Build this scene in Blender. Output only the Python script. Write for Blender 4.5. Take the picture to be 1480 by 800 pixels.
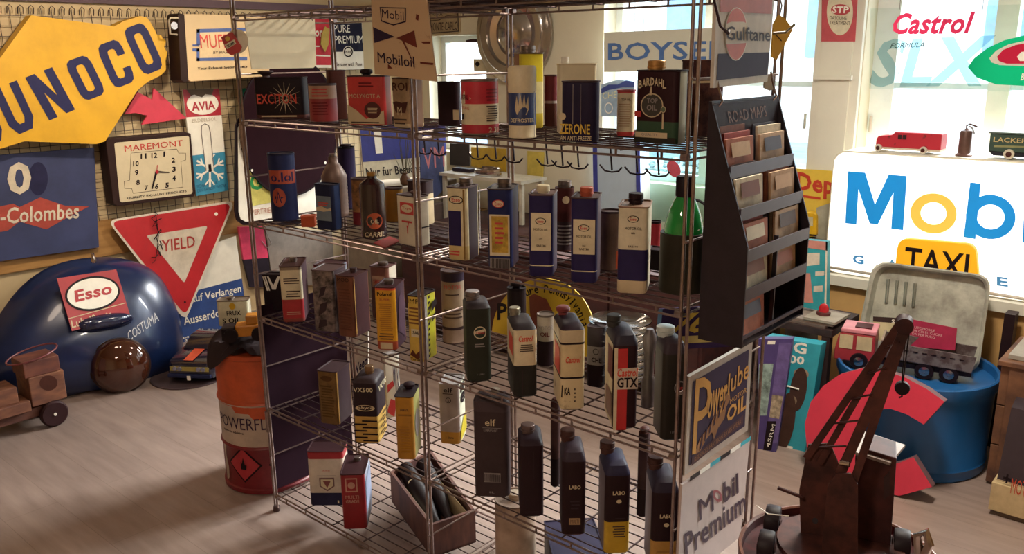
import bpy, bmesh, math, random
from mathutils import Vector as V, Matrix
random.seed(7)
sc = bpy.context.scene
for o in list(bpy.data.objects): bpy.data.objects.remove(o)
COL = sc.collection
PI = math.pi
# ------------------------------------------------------------------ camera (calibrated on the wire rack)
FPX, PIT, ROL, CH = 1233.85, .2537, -.0109, 1.6621
RA = -.7194
UX, UY = (math.cos(RA), math.sin(RA)), (-math.sin(RA), math.cos(RA))
C = V((.9030*UX[0]-2.9191*UX[1], .9030*UY[0]-2.9191*UY[1], CH))     # world X = long side of the rack, Y = its depth
def ray(px, py):
    X = (px-740)/FPX; Y = (py-400)/FPX
    c, s = math.cos(ROL), math.sin(ROL)
    X, Y = c*X+s*Y, -s*X+c*Y
    y = math.cos(PIT)-Y*math.sin(PIT); z = -math.sin(PIT)-Y*math.cos(PIT)
    return V((X*UX[0]+y*UX[1], X*UY[0]+y*UY[1], z))
fw = ray(740, 400).normalized(); rt = (ray(741, 400)-ray(740, 400)).normalized(); upv = rt.cross(fw)
cd = bpy.data.cameras.new('camera'); cam = bpy.data.objects.new('camera', cd); COL.objects.link(cam)
cd.sensor_width = 36; cd.lens = FPX*36/1480; cd.clip_start = .02
mw = Matrix.Identity(4)
for i in range(3):
    mw[i][0], mw[i][1], mw[i][2], mw[i][3] = rt[i], upv[i], -fw[i], C[i]
cam.matrix_world = mw
sc.camera = cam
# ------------------------------------------------------------------ world and lights
w = bpy.data.worlds.new('World'); sc.world = w; w.use_nodes = True
bg = w.node_tree.nodes['Background']; bg.inputs[0].default_value = (.93, .97, 1, 1); bg.inputs[1].default_value = 3.6
def area(name, loc, rot, sx, sy, power, colr, spread=PI):
    l = bpy.data.lights.new(name, 'AREA'); l.shape = 'RECTANGLE'; l.size = sx; l.size_y = sy; l.energy = power; l.color = colr; l.spread = spread
    o = bpy.data.objects.new(name, l); COL.objects.link(o); o.location = loc; o.rotation_euler = rot; return o
for x_, sx_ in ((.19, 1.3), (1.74, 1.32), (3.25, 1.0)):          # light portals in the window openings
    area('window_portal', (x_, 2.99, 1.61), (-PI/2, 0, 0), sx_, 1.38, 1, (1, 1, 1)).data.cycles.is_portal = True
sl = bpy.data.lights.new('sun', 'SUN'); sl.energy = 24; sl.angle = .55; sl.color = (1, .96, .88)
sun = bpy.data.objects.new('sun', sl); COL.objects.link(sun); sun.rotation_euler = V((-.25, -1, -.60)).to_track_quat('-Z', 'Y').to_euler(); sun.location = (0, 6, 5)
vs = sc.view_settings
vs.view_transform = 'Standard'; vs.look = 'None'; vs.gamma = 1; vs.use_curve_mapping = False; vs.exposure = .38
# ------------------------------------------------------------------ helpers
def lin(h):
    h = h.lstrip('#'); r = []
    for i in (0, 2, 4):
        c = int(h[i:i+2], 16)/255; r.append(c/12.92 if c <= .04045 else ((c+.055)/1.055)**2.4)
    return r
_m = {}
def M(h, rough=.5, metal=0, wear=.18, scale=14, bump=0, emit=0, coat=0):
    k = (h, rough, metal, wear, scale, bump, emit, coat)
    if k in _m: return _m[k]
    m = bpy.data.materials.new('paint_'+h); m.use_nodes = True; nt = m.node_tree; b = nt.nodes['Principled BSDF']
    c = lin(h); b.inputs['Roughness'].default_value = rough; b.inputs['Metallic'].default_value = metal
    if coat: b.inputs['Coat Weight'].default_value = coat
    elif sum(c)/3 < .07 and not metal: b.inputs['Specular IOR Level'].default_value = .18 if rough < .9 else .03; b.inputs['Roughness'].default_value = max(rough, .5)
    tc = nt.nodes.new('ShaderNodeTexCoord'); nz = nt.nodes.new('ShaderNodeTexNoise')
    nz.inputs['Scale'].default_value = scale; nz.inputs['Detail'].default_value = 5; nz.inputs['Roughness'].default_value = .65
    nt.links.new(tc.outputs['Object'], nz.inputs['Vector'])
    rp = nt.nodes.new('ShaderNodeValToRGB')
    d = 1-wear*1.5; rp.color_ramp.elements[0].position = .3; rp.color_ramp.elements[1].position = .62
    rp.color_ramp.elements[0].color = (c[0]*d, c[1]*d, c[2]*d, 1); rp.color_ramp.elements[1].color = (*c, 1)
    nt.links.new(nz.outputs['Fac'], rp.inputs['Fac']); nt.links.new(rp.outputs[0], b.inputs['Base Color'])
    if emit:
        nt.links.new(rp.outputs[0], b.inputs['Emission Color']); b.inputs['Emission Strength'].default_value = emit
    if bump:
        bp = nt.nodes.new('ShaderNodeBump'); bp.inputs['Strength'].default_value = bump; bp.inputs['Distance'].default_value = .004
        nt.links.new(nz.outputs['Fac'], bp.inputs['Height']); nt.links.new(bp.outputs[0], b.inputs['Normal'])
    _m[k] = m; return m
def rusty(h, h2, rough=.6, scale=9, lo=.42, hi=.56, metal=0):
    k = ('r', h, h2, rough, scale, lo)
    if k in _m: return _m[k]
    m = M(h, rough, metal, .1, scale+.01).copy(); m.name = 'worn_'+h; nt = m.node_tree
    rp = [n for n in nt.nodes if n.type == 'VALTORGB'][0]
    rp.color_ramp.elements[0].position = lo; rp.color_ramp.elements[1].position = hi
    rp.color_ramp.elements[0].color = (*lin(h2), 1); rp.color_ramp.elements[1].color = (*lin(h), 1)
    _m[k] = m; return m
def wood(h, h2, scale=3, stretch=(1, 12, 12), rough=.6):
    k = ('w', h, h2, scale, stretch)
    if k in _m: return _m[k]
    m = bpy.data.materials.new('wood_'+h); m.use_nodes = True; nt = m.node_tree; b = nt.nodes['Principled BSDF']; b.inputs['Roughness'].default_value = rough
    tc = nt.nodes.new('ShaderNodeTexCoord'); mp = nt.nodes.new('ShaderNodeMapping'); mp.inputs['Scale'].default_value = stretch
    nz = nt.nodes.new('ShaderNodeTexNoise'); nz.inputs['Scale'].default_value = scale; nz.inputs['Detail'].default_value = 6
    rp = nt.nodes.new('ShaderNodeValToRGB'); rp.color_ramp.elements[0].position = .35; rp.color_ramp.elements[1].position = .68
    rp.color_ramp.elements[0].color = (*lin(h2), 1); rp.color_ramp.elements[1].color = (*lin(h), 1)
    for a, c in ((tc.outputs['Object'], mp.inputs[0]), (mp.outputs[0], nz.inputs['Vector']), (nz.outputs['Fac'], rp.inputs[0]), (rp.outputs[0], b.inputs['Base Color'])): nt.links.new(a, c)
    bp = nt.nodes.new('ShaderNodeBump'); bp.inputs['Strength'].default_value = .15; nt.links.new(nz.outputs['Fac'], bp.inputs['Height']); nt.links.new(bp.outputs[0], b.inputs['Normal'])
    _m[k] = m; return m
def clear(h, fac, rough=.05, name='glass'):
    """thin clear sheet: mostly straight-through light with a tint and a gloss"""
    k = ('g', h, fac, rough)
    if k in _m: return _m[k]
    m = bpy.data.materials.new(name); m.use_nodes = True; nt = m.node_tree; nt.nodes.remove(nt.nodes['Principled BSDF'])
    out = nt.nodes['Material Output']; t = nt.nodes.new('ShaderNodeBsdfTransparent'); t.inputs[0].default_value = (*lin(h), 1)
    g = nt.nodes.new('ShaderNodeBsdfGlossy'); g.inputs['Roughness'].default_value = rough; g.inputs[0].default_value = (1, 1, 1, 1)
    mx = nt.nodes.new('ShaderNodeMixShader'); mx.inputs[0].default_value = fac
    nt.links.new(t.outputs[0], mx.inputs[1]); nt.links.new(g.outputs[0], mx.inputs[2]); nt.links.new(mx.outputs[0], out.inputs[0])
    _m[k] = m; return m
def glassy(h, rough=.05, ior=1.45):
    k = ('gl', h, rough)
    if k in _m: return _m[k]
    m = bpy.data.materials.new('bottle_glass'); m.use_nodes = True; b = m.node_tree.nodes['Principled BSDF']
    b.inputs['Base Color'].default_value = (*lin(h), 1); b.inputs['Transmission Weight'].default_value = 1; b.inputs['Roughness'].default_value = rough; b.inputs['IOR'].default_value = ior
    _m[k] = m; return m
def film(h, emit=0):
    """coloured translucent vinyl"""
    k = ('f', h)
    if k in _m: return _m[k]
    m = bpy.data.materials.new('vinyl_film'); m.use_nodes = True; nt = m.node_tree; nt.nodes.remove(nt.nodes['Principled BSDF']); out = nt.nodes['Material Output']
    a = nt.nodes.new('ShaderNodeBsdfDiffuse'); b = nt.nodes.new('ShaderNodeBsdfTranslucent'); mx = nt.nodes.new('ShaderNodeMixShader'); mx.inputs[0].default_value = .13
    for n_ in (a, b): n_.inputs[0].default_value = (*lin(h), 1)
    nt.links.new(a.outputs[0], mx.inputs[1]); nt.links.new(b.outputs[0], mx.inputs[2]); nt.links.new(mx.outputs[0], out.inputs[0]); _m[k] = m; return m
BASE = {}
def tag(o, label, cat, group=None):
    o['label'] = label; o['category'] = cat
    if group: o['group'] = group
    return o
def thing(name, label, cat, loc=(0, 0, 0), rz=0, group=None):
    o = bpy.data.objects.new(name, None); o.empty_display_size = .05; COL.objects.link(o)
    o.location = loc; o.rotation_euler = (0, 0, rz); BASE[o.name] = V(loc); return tag(o, label, cat, group)
def mk(name, vs_, fs, mat, parent=None, local=False, smooth=False, mi=None, bevel=0):
    """one mesh object; world coordinates unless local; parent = thing or part"""
    base = V((0, 0, 0))
    if not local:
        if parent: base = BASE[parent.name]
        else:
            n = len(vs_); base = V((sum(v[0] for v in vs_)/n, sum(v[1] for v in vs_)/n, min(v[2] for v in vs_)))
    me = bpy.data.meshes.new(name); me.from_pydata([V(v)-base for v in vs_], [], fs)
    mats = mat if isinstance(mat, (list, tuple)) else [mat]
    for m in mats: me.materials.append(m)
    if mi: me.polygons.foreach_set('material_index', mi)
    bm = bmesh.new(); bm.from_mesh(me)
    if len(fs) > 1 and not name.startswith(('lettering', 'print')): bmesh.ops.recalc_face_normals(bm, faces=bm.faces)
    if bevel: bmesh.ops.bevel(bm, geom=[e for e in bm.edges if len(e.link_faces) == 2 and e.calc_face_angle(0) > .6], offset=bevel, segments=2, affect='EDGES', profile=.5)
    bm.to_mesh(me); bm.free()
    if smooth:
        me.polygons.foreach_set('use_smooth', [True]*len(me.polygons))
        try: me.set_sharp_from_angle(angle=.7)
        except Exception: pass
    o = bpy.data.objects.new(name, me); COL.objects.link(o)
    if parent: o.parent = parent; BASE[o.name] = base
    else: o.location = base; BASE[o.name] = base
    return o
class G:
    """geometry collector"""
    def __init__(s): s.v = []; s.f = []; s.m = []
    def add(s, vs_, fs, m=0):
        n = len(s.v); s.v += [V(x) for x in vs_]; s.f += [tuple(i+n for i in f) for f in fs]; s.m += [m]*len(fs); return s
    def box(s, x0, x1, y0, y1, z0, z1, m=0):
        return s.add([(x0, y0, z0), (x1, y0, z0), (x1, y1, z0), (x0, y1, z0), (x0, y0, z1), (x1, y0, z1), (x1, y1, z1), (x0, y1, z1)],
                     [(3, 2, 1, 0), (4, 5, 6, 7), (0, 1, 5, 4), (1, 2, 6, 5), (2, 3, 7, 6), (3, 0, 4, 7)], m)
    def rod(s, a, b, r, n=6, m=0, r2=None):
        a, b = V(a), V(b); d = (b-a).normalized(); r2 = r if r2 is None else r2
        x = d.orthogonal().normalized(); y = d.cross(x); vs_ = []
        for p, q in ((a, r), (b, r2)):
            for i in range(n): t = 2*PI*i/n; vs_.append(p+(x*math.cos(t)+y*math.sin(t))*q)
        return s.add(vs_, [(i, (i+1) % n, n+(i+1) % n, n+i) for i in range(n)]+[tuple(range(n))[::-1], tuple(range(n, 2*n))], m)
    def tube(s, pts, r, n=6, m=0, closed=False):
        pts = [V(p) for p in pts]; vs_ = []; k = len(pts); x = None
        for i, p in enumerate(pts):
            d = (pts[(i+1) % k if closed else min(i+1, k-1)]-pts[(i-1) % k if closed else max(i-1, 0)]).normalized()
            x = d.orthogonal().normalized() if x is None else (x-d*x.dot(d)).normalized()
            y = d.cross(x)
            for j in range(n): t = 2*PI*j/n; vs_.append(p+(x*math.cos(t)+y*math.sin(t))*r)
        fs = [(i*n+j, i*n+(j+1) % n, ((i+1) % k)*n+(j+1) % n, ((i+1) % k)*n+j) for i in range(k if closed else k-1) for j in range(n)]
        if not closed: fs += [tuple(range(n))[::-1], tuple(range((k-1)*n, k*n))]
        return s.add(vs_, fs, m)
    def lathe(s, prof, n=20, o=(0, 0, 0), axis=None, m=0, ms=None):
        """prof = (radius, height) pairs, capped at both ends"""
        o = V(o); az = V(axis).normalized() if axis else V((0, 0, 1)); ax = az.orthogonal().normalized() if axis else V((1, 0, 0)); ay = az.cross(ax)
        vs_ = [o+az*h+(ax*math.cos(2*PI*i/n)+ay*math.sin(2*PI*i/n))*r for r, h in prof for i in range(n)]
        b = len(s.f)
        for k in range(len(prof)-1):
            s_f = [(k*n+i, k*n+(i+1) % n, (k+1)*n+(i+1) % n, (k+1)*n+i) for i in range(n)]
            if k == 0: nb = len(s.v); s.v += vs_
            s.f += [tuple(i+nb for i in f) for f in s_f]; s.m += [ms[k] if ms else m]*n
        s.f += [tuple(nb+i for i in range(n))[::-1], tuple(nb+(len(prof)-1)*n+i for i in range(n))]; s.m += [ms[0] if ms else m, ms[-1] if ms else m]
        return s
    def prism(s, poly, n, m=0, ms=None):
        """polygon (3D points) extruded by vector n"""
        k = len(poly); n = V(n)
        return s.add(list(poly)+[V(p)+n for p in poly], [tuple(range(k))[::-1], tuple(range(k, 2*k))]+[(i, (i+1) % k, k+(i+1) % k, k+i) for i in range(k)], m)
    def to(s, name, mat, parent=None, local=False, smooth=False, bevel=0):
        return mk(name, s.v, s.f, mat, parent, local, smooth, s.m if isinstance(mat, (list, tuple)) else None, bevel)
class Plane:
    def __init__(s, o, n, ex=None):
        s.o = V(o); s.n = V(n).normalized()
        s.ex = (V(ex) if ex else V((0, 0, 1)).cross(s.n)).normalized(); s.ey = s.n.cross(s.ex)
    def px(s, x, y):
        d = ray(x, y); return C+d*((s.o-C).dot(s.n)/d.dot(s.n))
    def at(s, a, b, off=0): return s.o+s.ex*a+s.ey*b+s.n*off
    def off(s, d): return Plane(s.o+s.n*d, s.n, s.ex)
def on_z(px, py, z): d = ray(px, py); return C+d*((z-C.z)/d.z)
def on_x(px, py, x): d = ray(px, py); return C+d*((x-C.x)/d.x)
def on_y(px, py, y): d = ray(px, py); return C+d*((y-C.y)/d.y)
def z_at(px, py, P):
    """height of pixel (px,py) on the vertical standing on P"""
    d = ray(px, py); return C.z+d.z*math.hypot(P[0]-C.x, P[1]-C.y)/math.hypot(d.x, d.y)
def mpp(P): return (V(P)-C).dot(fw)/FPX          # metres per pixel at P
_t = {}
def tmesh(txt, bold=.02, shear=0):
    k = (txt, bold, shear)
    if k in _t: return _t[k]
    bold = 0 if any(c in txt for c in 'MW') else min(bold, .016 if any(c in txt for c in 'mw8RfN') else .03)
    cu = bpy.data.curves.new('t', 'FONT'); cu.body = txt; cu.offset = bold; cu.shear = shear; cu.resolution_u = 2; cu.space_character = 1+bold*1.5
    cu.fill_mode = 'FRONT'
    ob = bpy.data.objects.new('t', cu); COL.objects.link(ob); me = ob.to_mesh()
    vs_ = [(v.co.x, v.co.y) for v in me.vertices]; fs = [tuple(p.vertices) for p in me.polygons]
    ob.to_mesh_clear(); bpy.data.objects.remove(ob); bpy.data.curves.remove(cu)
    x0, x1 = min(v[0] for v in vs_), max(v[0] for v in vs_); y0, y1 = min(v[1] for v in vs_), max(v[1] for v in vs_)
    r = ([((x-x0)/(x1-x0), (y-y0)/(y1-y0)) for x, y in vs_], fs); _t[k] = r; return r
def ptext(txt, pl, TL, TR, BL, mat, parent, bold=.02, shear=0, off=.0012, name='lettering', depth=0):
    """lettering inside the pixel parallelogram TL,TR,BL on a plane"""
    a, b, c = [pl.px(*q)+pl.n*off for q in (TL, TR, BL)]
    vs_, fs = tmesh(txt, bold, shear); pts = [a+(b-a)*s+(c-a)*(1-t) for s, t in vs_]
    if depth:
        g = G();
        g.add(pts, fs); g.add([p-pl.n*depth for p in pts], [f[::-1] for f in fs])
        cnt = {}
        for f in fs:
            for i in range(len(f)):
                e = (f[i], f[(i+1) % len(f)]); cnt[e] = 1
        k = len(pts)
        for (i, j) in cnt:
            if (j, i) not in cnt: g.f.append((i, i+k, j+k, j)); g.m.append(0)
        return mk(name, g.v, g.f, mat, parent)
    return mk(name, pts, fs, mat, parent)
def ppoly(pl, pix, mat, parent=None, thick=0, off=0, name='panel', bevel=0):
    """pixel outline laid on a plane; thick extrudes towards the back"""
    pts = [pl.px(*q)+pl.n*off for q in pix]
    if thick: return G().prism(pts, -pl.n*thick).to(name, mat, parent, bevel=bevel)
    return mk(name, pts, [tuple(range(len(pts)))], mat, parent)
def pell(pl, cx, cy, rx, ry, mat, parent, off=.001, ang=0, name='emblem', n=28, inner=0, thick=0):
    """ellipse or ring in pixels on a plane"""
    def ring(k): return [pl.px(cx+k*(rx*math.cos(t)*math.cos(ang)-ry*math.sin(t)*math.sin(ang)), cy+k*(rx*math.cos(t)*math.sin(ang)+ry*math.sin(t)*math.cos(ang)))+pl.n*off for t in [2*PI*i/n for i in range(n)]]
    if inner:
        a, b = ring(1), ring(inner); return mk(name, a+b, [(i, (i+1) % n, n+(i+1) % n, n+i) for i in range(n)], mat, parent)
    if thick: return G().prism(ring(1), -pl.n*thick).to(name, mat, parent)
    return mk(name, ring(1), [tuple(range(n))], mat, parent)
def lerp2(a, b, t): return (a[0]+(b[0]-a[0])*t, a[1]+(b[1]-a[1])*t)
def quad(TL, TR, BR, BL):
    """map (u,v) in the unit square (v down) to pixels inside a traced quad"""
    return lambda u, v: lerp2(lerp2(TL, TR, u), lerp2(BL, BR, u), v)
def rrect(w, d, r, n=3, cx=0, cy=0):
    r = min(r, w*.49, d*.49); pts = []
    for sx, sy, a0 in ((1, -1, -PI/2), (1, 1, 0), (-1, 1, PI/2), (-1, -1, PI)):
        for i in range(n+1):
            t = a0+PI/2*i/n; pts.append((cx+sx*(w/2-r)+r*math.cos(t), cy+sy*(d/2-r)+r*math.sin(t)))
    return pts
STRUCT = lambda o: (o.__setitem__('kind', 'structure'), o)[1]
# ------------------------------------------------------------------ colours
BLK = M('#26161d', .45); INK = M('#1d1218', .5, 0, .05); NAVY = M('#2b2350', .35); CREAM = M('#d9cbaa', .5); WHITE = M('#e9e4da', .45); RED = M('#b5202f', .4)
TIN = M('#8a7d78', .32, .85, .25); CHROME = M('#b9aaa2', .2, 1, .1); DKT = M('#4a3436', .5, .3, .3); YEL = M('#d9a51c', .45); GRN = M('#2a2c22', .4); BRN = M('#4e2a24', .55)
GOLD = M('#a2762c', .5); GREYB = M('#3a2b30', .45); PWHITE = M('#efece2', .5, 0, .08); GREY = M('#8f8684', .5); ORNG = M('#c4532a', .45); TXTD = M('#4a3a36', .6, 0, .05)
# ------------------------------------------------------------------ the room
XW, YW, CEIL = -2.2, 2.75, 2.45
def floor_mat():
    m = bpy.data.materials.new('pale_laminate'); m.use_nodes = True; nt = m.node_tree; b = nt.nodes['Principled BSDF']
    N = nt.nodes.new; L = nt.links.new
    tc = N('ShaderNodeTexCoord'); mp = N('ShaderNodeMapping'); mp.inputs['Rotation'].default_value = (0, 0, .0)
    br = N('ShaderNodeTexBrick'); br.offset = .37; br.inputs['Scale'].default_value = 1; br.inputs['Mortar Size'].default_value = .0012; br.inputs['Brick Width'].default_value = 1.25; br.inputs['Row Height'].default_value = .19
    br.inputs['Color1'].default_value = (.93, .93, .93, 1); br.inputs['Color2'].default_value = (1, 1, 1, 1); br.inputs['Mortar'].default_value = (.72, .7, .68, 1)
    m2 = N('ShaderNodeMapping'); m2.inputs['Scale'].default_value = (1.2, 9, 1); nz = N('ShaderNodeTexNoise'); nz.inputs['Scale'].default_value = 2.4; nz.inputs['Detail'].default_value = 7; nz.inputs['Roughness'].default_value = .6
    rp = N('ShaderNodeValToRGB'); rp.color_ramp.elements[0].position = .3; rp.color_ramp.elements[1].position = .7
    rp.color_ramp.elements[0].color = (*lin('#87746d'), 1); rp.color_ramp.elements[1].color = (*lin('#a08c83'), 1)
    mx = N('ShaderNodeMix'); mx.data_type = 'RGBA'; mx.blend_type = 'MULTIPLY'; mx.inputs[0].default_value = 1
    L(tc.outputs['Object'], mp.inputs[0]); L(mp.outputs[0], br.inputs['Vector']); L(tc.outputs['Object'], m2.inputs[0]); L(m2.outputs[0], nz.inputs['Vector']); L(nz.outputs['Fac'], rp.inputs[0])
    L(rp.outputs[0], mx.inputs[6]); L(br.outputs['Color'], mx.inputs[7]); L(mx.outputs[2], b.inputs['Base Color']); b.inputs['Roughness'].default_value = .42
    bp = N('ShaderNodeBump'); bp.inputs['Strength'].default_value = .08; L(nz.outputs['Fac'], bp.inputs['Height']); L(bp.outputs[0], b.inputs['Normal'])
    return m
def sbox(name, x0, x1, y0, y1, z0, z1, mat): return STRUCT(G().box(x0, x1, y0, y1, z0, z1).to(name, mat))
WALLM = M('#cdb893', .85, 0, .07, 3); WINW = M('#dcd9cc', .55, 0, .06, 4); BEIGE = M('#c39a63', .8, 0, .1, 4)
FL = floor_mat(); XR, YN = 4.4, -3.4
sbox('floor', XW-.2, XR, YN, YW, -.05, 0, FL)
sbox('ceiling', XW-.2, XR, YN, YW+.25, CEIL, CEIL+.1, M('#d8cdb8', .9, 0, .05, 3))
sbox('wall_left', XW-.2, XW, YN, YW+.25, 0, CEIL, WALLM)
sbox('wall_right', XR, XR+.1, YN, YW+.25, 0, CEIL, WALLM)
sbox('wall_front', XW-.2, XR, YN-.1, YN, 0, CEIL, WALLM)
# window wall with three openings
OPEN = [(-1.98, -1.42, 1.0, 1.80), (-.46, .84, .92, 2.3), (1.08, 2.40, .92, 2.3), (2.75, 3.75, .92, 2.3)]
g = G(); xs = [XW]+[a for o in OPEN for a in o[:2]]+[XR]
for i in range(0, len(xs), 2): g.box(xs[i], xs[i+1], YW, YW+.25, .62, CEIL)
for x0, x1, z0, z1 in OPEN: g.box(x0, x1, YW, YW+.25, .62, z0); g.box(x0, x1, YW, YW+.25, z1, CEIL)
STRUCT(g.to('wall_back', M('#d6cdb6', .8, 0, .06, 3)))
sbox('wall_back_lower', XW, XR, YW-.04, YW+.25, 0, .615, BEIGE)
sbox('wall_back_parapet', 1.085, XR, YW-.31, YW-.041, 0, .574, M('#cfa468', .8, 0, .1, 4))
sbox('trim_1', 1.0, XR, YW-.34, YW-.04, .575, .622, WINW)          # window ledge under the light box
PANE = clear('#f4fbff', .06, .02, 'window_glass')
for k, (x0, x1, z0, z1) in enumerate(OPEN):
    y0, y1 = YW+.13, YW+.18; f = .045; g = G()
    g.box(x0, x0+(.11 if k == 2 else f), y0, y1, z0, z1).box(x1-f, x1, y0, y1, z0, z1).box(x0+f, x1-f, y0, y1, z0, z0+f).box(x0+f, x1-f, y0, y1, z1-f, z1)
    fr = STRUCT(g.to('window_%d' % (k+1), M('#dfe3e2', .5, 0, .05)))
    mids = {0: [], 1: [.19], 2: [1.655], 3: [3.25]}[k]
    for xm in mids:
        G().box(xm-.045, xm+.045, y0-.012, y1+.005, z0+f, z1-f).to('mullion', M('#dcdcd2', .5, 0, .05), fr)
    ed = [x0+(.11 if k == 2 else f)]+[q for xm in mids for q in (xm-.045, xm+.045)]+[x1-f]
    for i in range(0, len(ed), 2):
        bars = [] if k in (0,) else [z0+.58]
        for zb in bars: G().box(ed[i], ed[i+1], y0+.005, y1-.005, zb-.014, zb+.014).to('glazing_bar', M('#cfe0e4', .5, 0, .05), fr)
        mk('pane', [(ed[i], y0+.025, z0+f), (ed[i+1], y0+.025, z0+f), (ed[i+1], y0+.025, z1-f), (ed[i], y0+.025, z1-f)], [(0, 1, 2, 3)], PANE, fr)
    if k:
        G().rod((x1-.08 if k == 1 else x0+.02, y0-.012, z0+.35), (x1-.08 if k == 1 else x0+.02, y0-.012, z0+.43), .008, 8).to('hinge', M('#d8d4c8', .3, .6), fr)
# pilaster with a panelled casing between the two windows
for k, (a, b, d) in enumerate(((.845, 1.075, .03), (.885, 1.035, .045))):
    sbox('trim_%d' % (k+2), a, b, YW-d, YW, .63, CEIL-.01, WINW)
sbox('trim_4', .87, 1.05, YW-.065, YW-.046, 1.53, 1.55, WINW)
sbox('trim_5', XW, XW+.035, -.4, 2.6, 1.952, 1.995, M('#5a4450', .6, 0, .1))     # dark picture rail above the wire grid
sbox('baseboard_left', XW, XW+.015, YN, YW, 0, .07, M('#9a8a78', .6))
# wood strip along the left wall under the grid
sbox('trim_6', XW, XW+.02, -.9, 1.75, .60, .80, wood('#b78b52', '#8f6636', 3, (10, 1, 10)))
# outside: sky-lit facade, pavement, hedge stones
sbox('outside_ground', -6, 9, YW+.3, 9, .55, .6, M('#8fa6b5', .8, 0, .3, 2))
fac = STRUCT(G().box(-6, 9, 8.6, 8.8, .6, 3.1).to('outside_facade', M('#dfe4e4', .9, 0, .05, 2)))
for i in range(6):
    for z in (1.6,): G().box(-3.55+i*1.9, -2.75+i*1.9, 8.56, 8.62, z, z+1.2).to('window', M('#7fa4bd', .3, 0, .2, 3), fac)
for i in range(34):
    x = .95+i*.045+random.uniform(-.01, .01); r = random.uniform(.018, .035); q = rrect(r*2, r*1.6, r*.7, 2)
    pass
g = G()
for i in range(140):
    x = random.uniform(-.4, 2.4); y = random.uniform(3.1, 3.45); r = random.uniform(.015, .04)
    g.lathe([(r*.5, -r*.6), (r, 0), (r*.6, r*.6), (r*.1, r*.8)], 6, (x, y, .97))
g.box(-.6, 2.8, 3.07, 3.5, .6, .96, 0)
st = g.to('gravel_bed', M('#93a9b4', .9, 0, .5, 30)); st['kind'] = 'stuff'; tag(st, 'snowy grey gravel bed outside below the windows', 'gravel')
# ceiling lamps that light the shop from above the frame
for i, (x, y, pw) in enumerate(((1.9, -1.9, 20), (-.9, -.3, 3), (-.2, 1.5, 8), (1.75, 1.0, 34))):
    t = thing('ceiling_lamp', ['white round ceiling lamp near the camera', 'white round ceiling lamp above the left wall signs', 'white round ceiling lamp behind the wire rack', 'white round ceiling lamp above the blue tub'][i], 'lamp', (x, y, CEIL-.085), 0, 'ceiling lamps')
    G().lathe([(.06, 0), (.16, .02), (.17, .05), (.1, .085)], 24).to('shade', M('#f3e2bd', .5, 0, .03, 4, 0, 3), t, local=True, smooth=True)
    G().lathe([(.175, .048), (.18, .06), (.1, .085)], 24).to('rim', CHROME, t, local=True, smooth=True)
    l = bpy.data.lights.new('ceiling_light', 'AREA'); l.shape = 'DISK'; l.size = .34; l.energy = pw; l.color = (1, .77, .60) if i < 2 else (1, .9, .74)
    o = bpy.data.objects.new('ceiling_light', l); COL.objects.link(o); o.parent = t; o.location = (0, 0, -.02)
# track spot aimed at the sign wall
for i, (x, y, tx, ty, tz, pw) in enumerate(((-.75, .1, XW, .2, 1.25, 60), (-.75, 1.2, XW, 1.2, 1.35, 40))):
    t = thing('track_spot', ['black ceiling spot aimed at the yellow arrow sign', 'black ceiling spot aimed at the wall clock'][i], 'lamp', (x, y, CEIL-.2), 0, 'ceiling spots')
    dv = (V((tx, ty, tz))-V((x, y, CEIL-.2))).normalized()
    G().lathe([(.03, -.1), (.045, -.09), (.05, 0), (.046, .01)], 20, (0, 0, 0), dv).to('shade', M('#2b2426', .5), t, local=True, smooth=True); G().rod((0, 0, .02), (0, 0, .2), .01, 8).to('stem', M('#2b2426', .5), t, local=True)
    l = bpy.data.lights.new('spot_light', 'SPOT'); l.energy = pw; l.color = (1, .82, .6); l.spot_size = 1.5; l.spot_blend = .8; l.shadow_soft_size = .05
    o = bpy.data.objects.new('spot_light', l); COL.objects.link(o); o.parent = t; o.location = dv*.02; o.rotation_euler = dv.to_track_quat('-Z', 'Y').to_euler()
# ------------------------------------------------------------------ the wire rack
Z = [1.8, 1.4624, 1.1173, .7722, .4229, .0729]
LX, DY = 1.7034, .3973
rack = thing('wire_rack', 'chrome wire shelving rack with six shelves full of oil cans', 'shelf', (0, 0, 0))
RODM = M('#a08d88', .28, .9, .25, 40); WIREM = M('#5c4a4a', .4, .7, .3, 40)  # wire colour is chrome darkened to carry its backlit look
POSTX = [0, .852, LX]
for ix, x in enumerate(POSTX):
    for y in (0, DY):
        g = G()
        for dx in (-.0085, .0085): g.rod((x+dx, y, .012), (x+dx, y, 1.86), .0042, 8)
        po = g.to('post', RODM, rack, smooth=True)
        G().lathe([(.013, 0), (.014, .004), (.012, .02)], 10, (x, y, 0)).to('foot', M('#4d3a38', .5), po, smooth=True)
        if ix == 0:
            for zs in (1.40, .355): G().rod((x-.003, y-.002, zs-.03), (x-.003, y-.002, zs+.05), .0095, 10).to('sleeve', RODM, po, smooth=True)
    for k in range(5):
        zr = (Z[k]+Z[k+1])/2-.02; G().rod((x, -.008, zr), (x, DY, zr), .0028).to('rung', RODM, rack)
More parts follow.
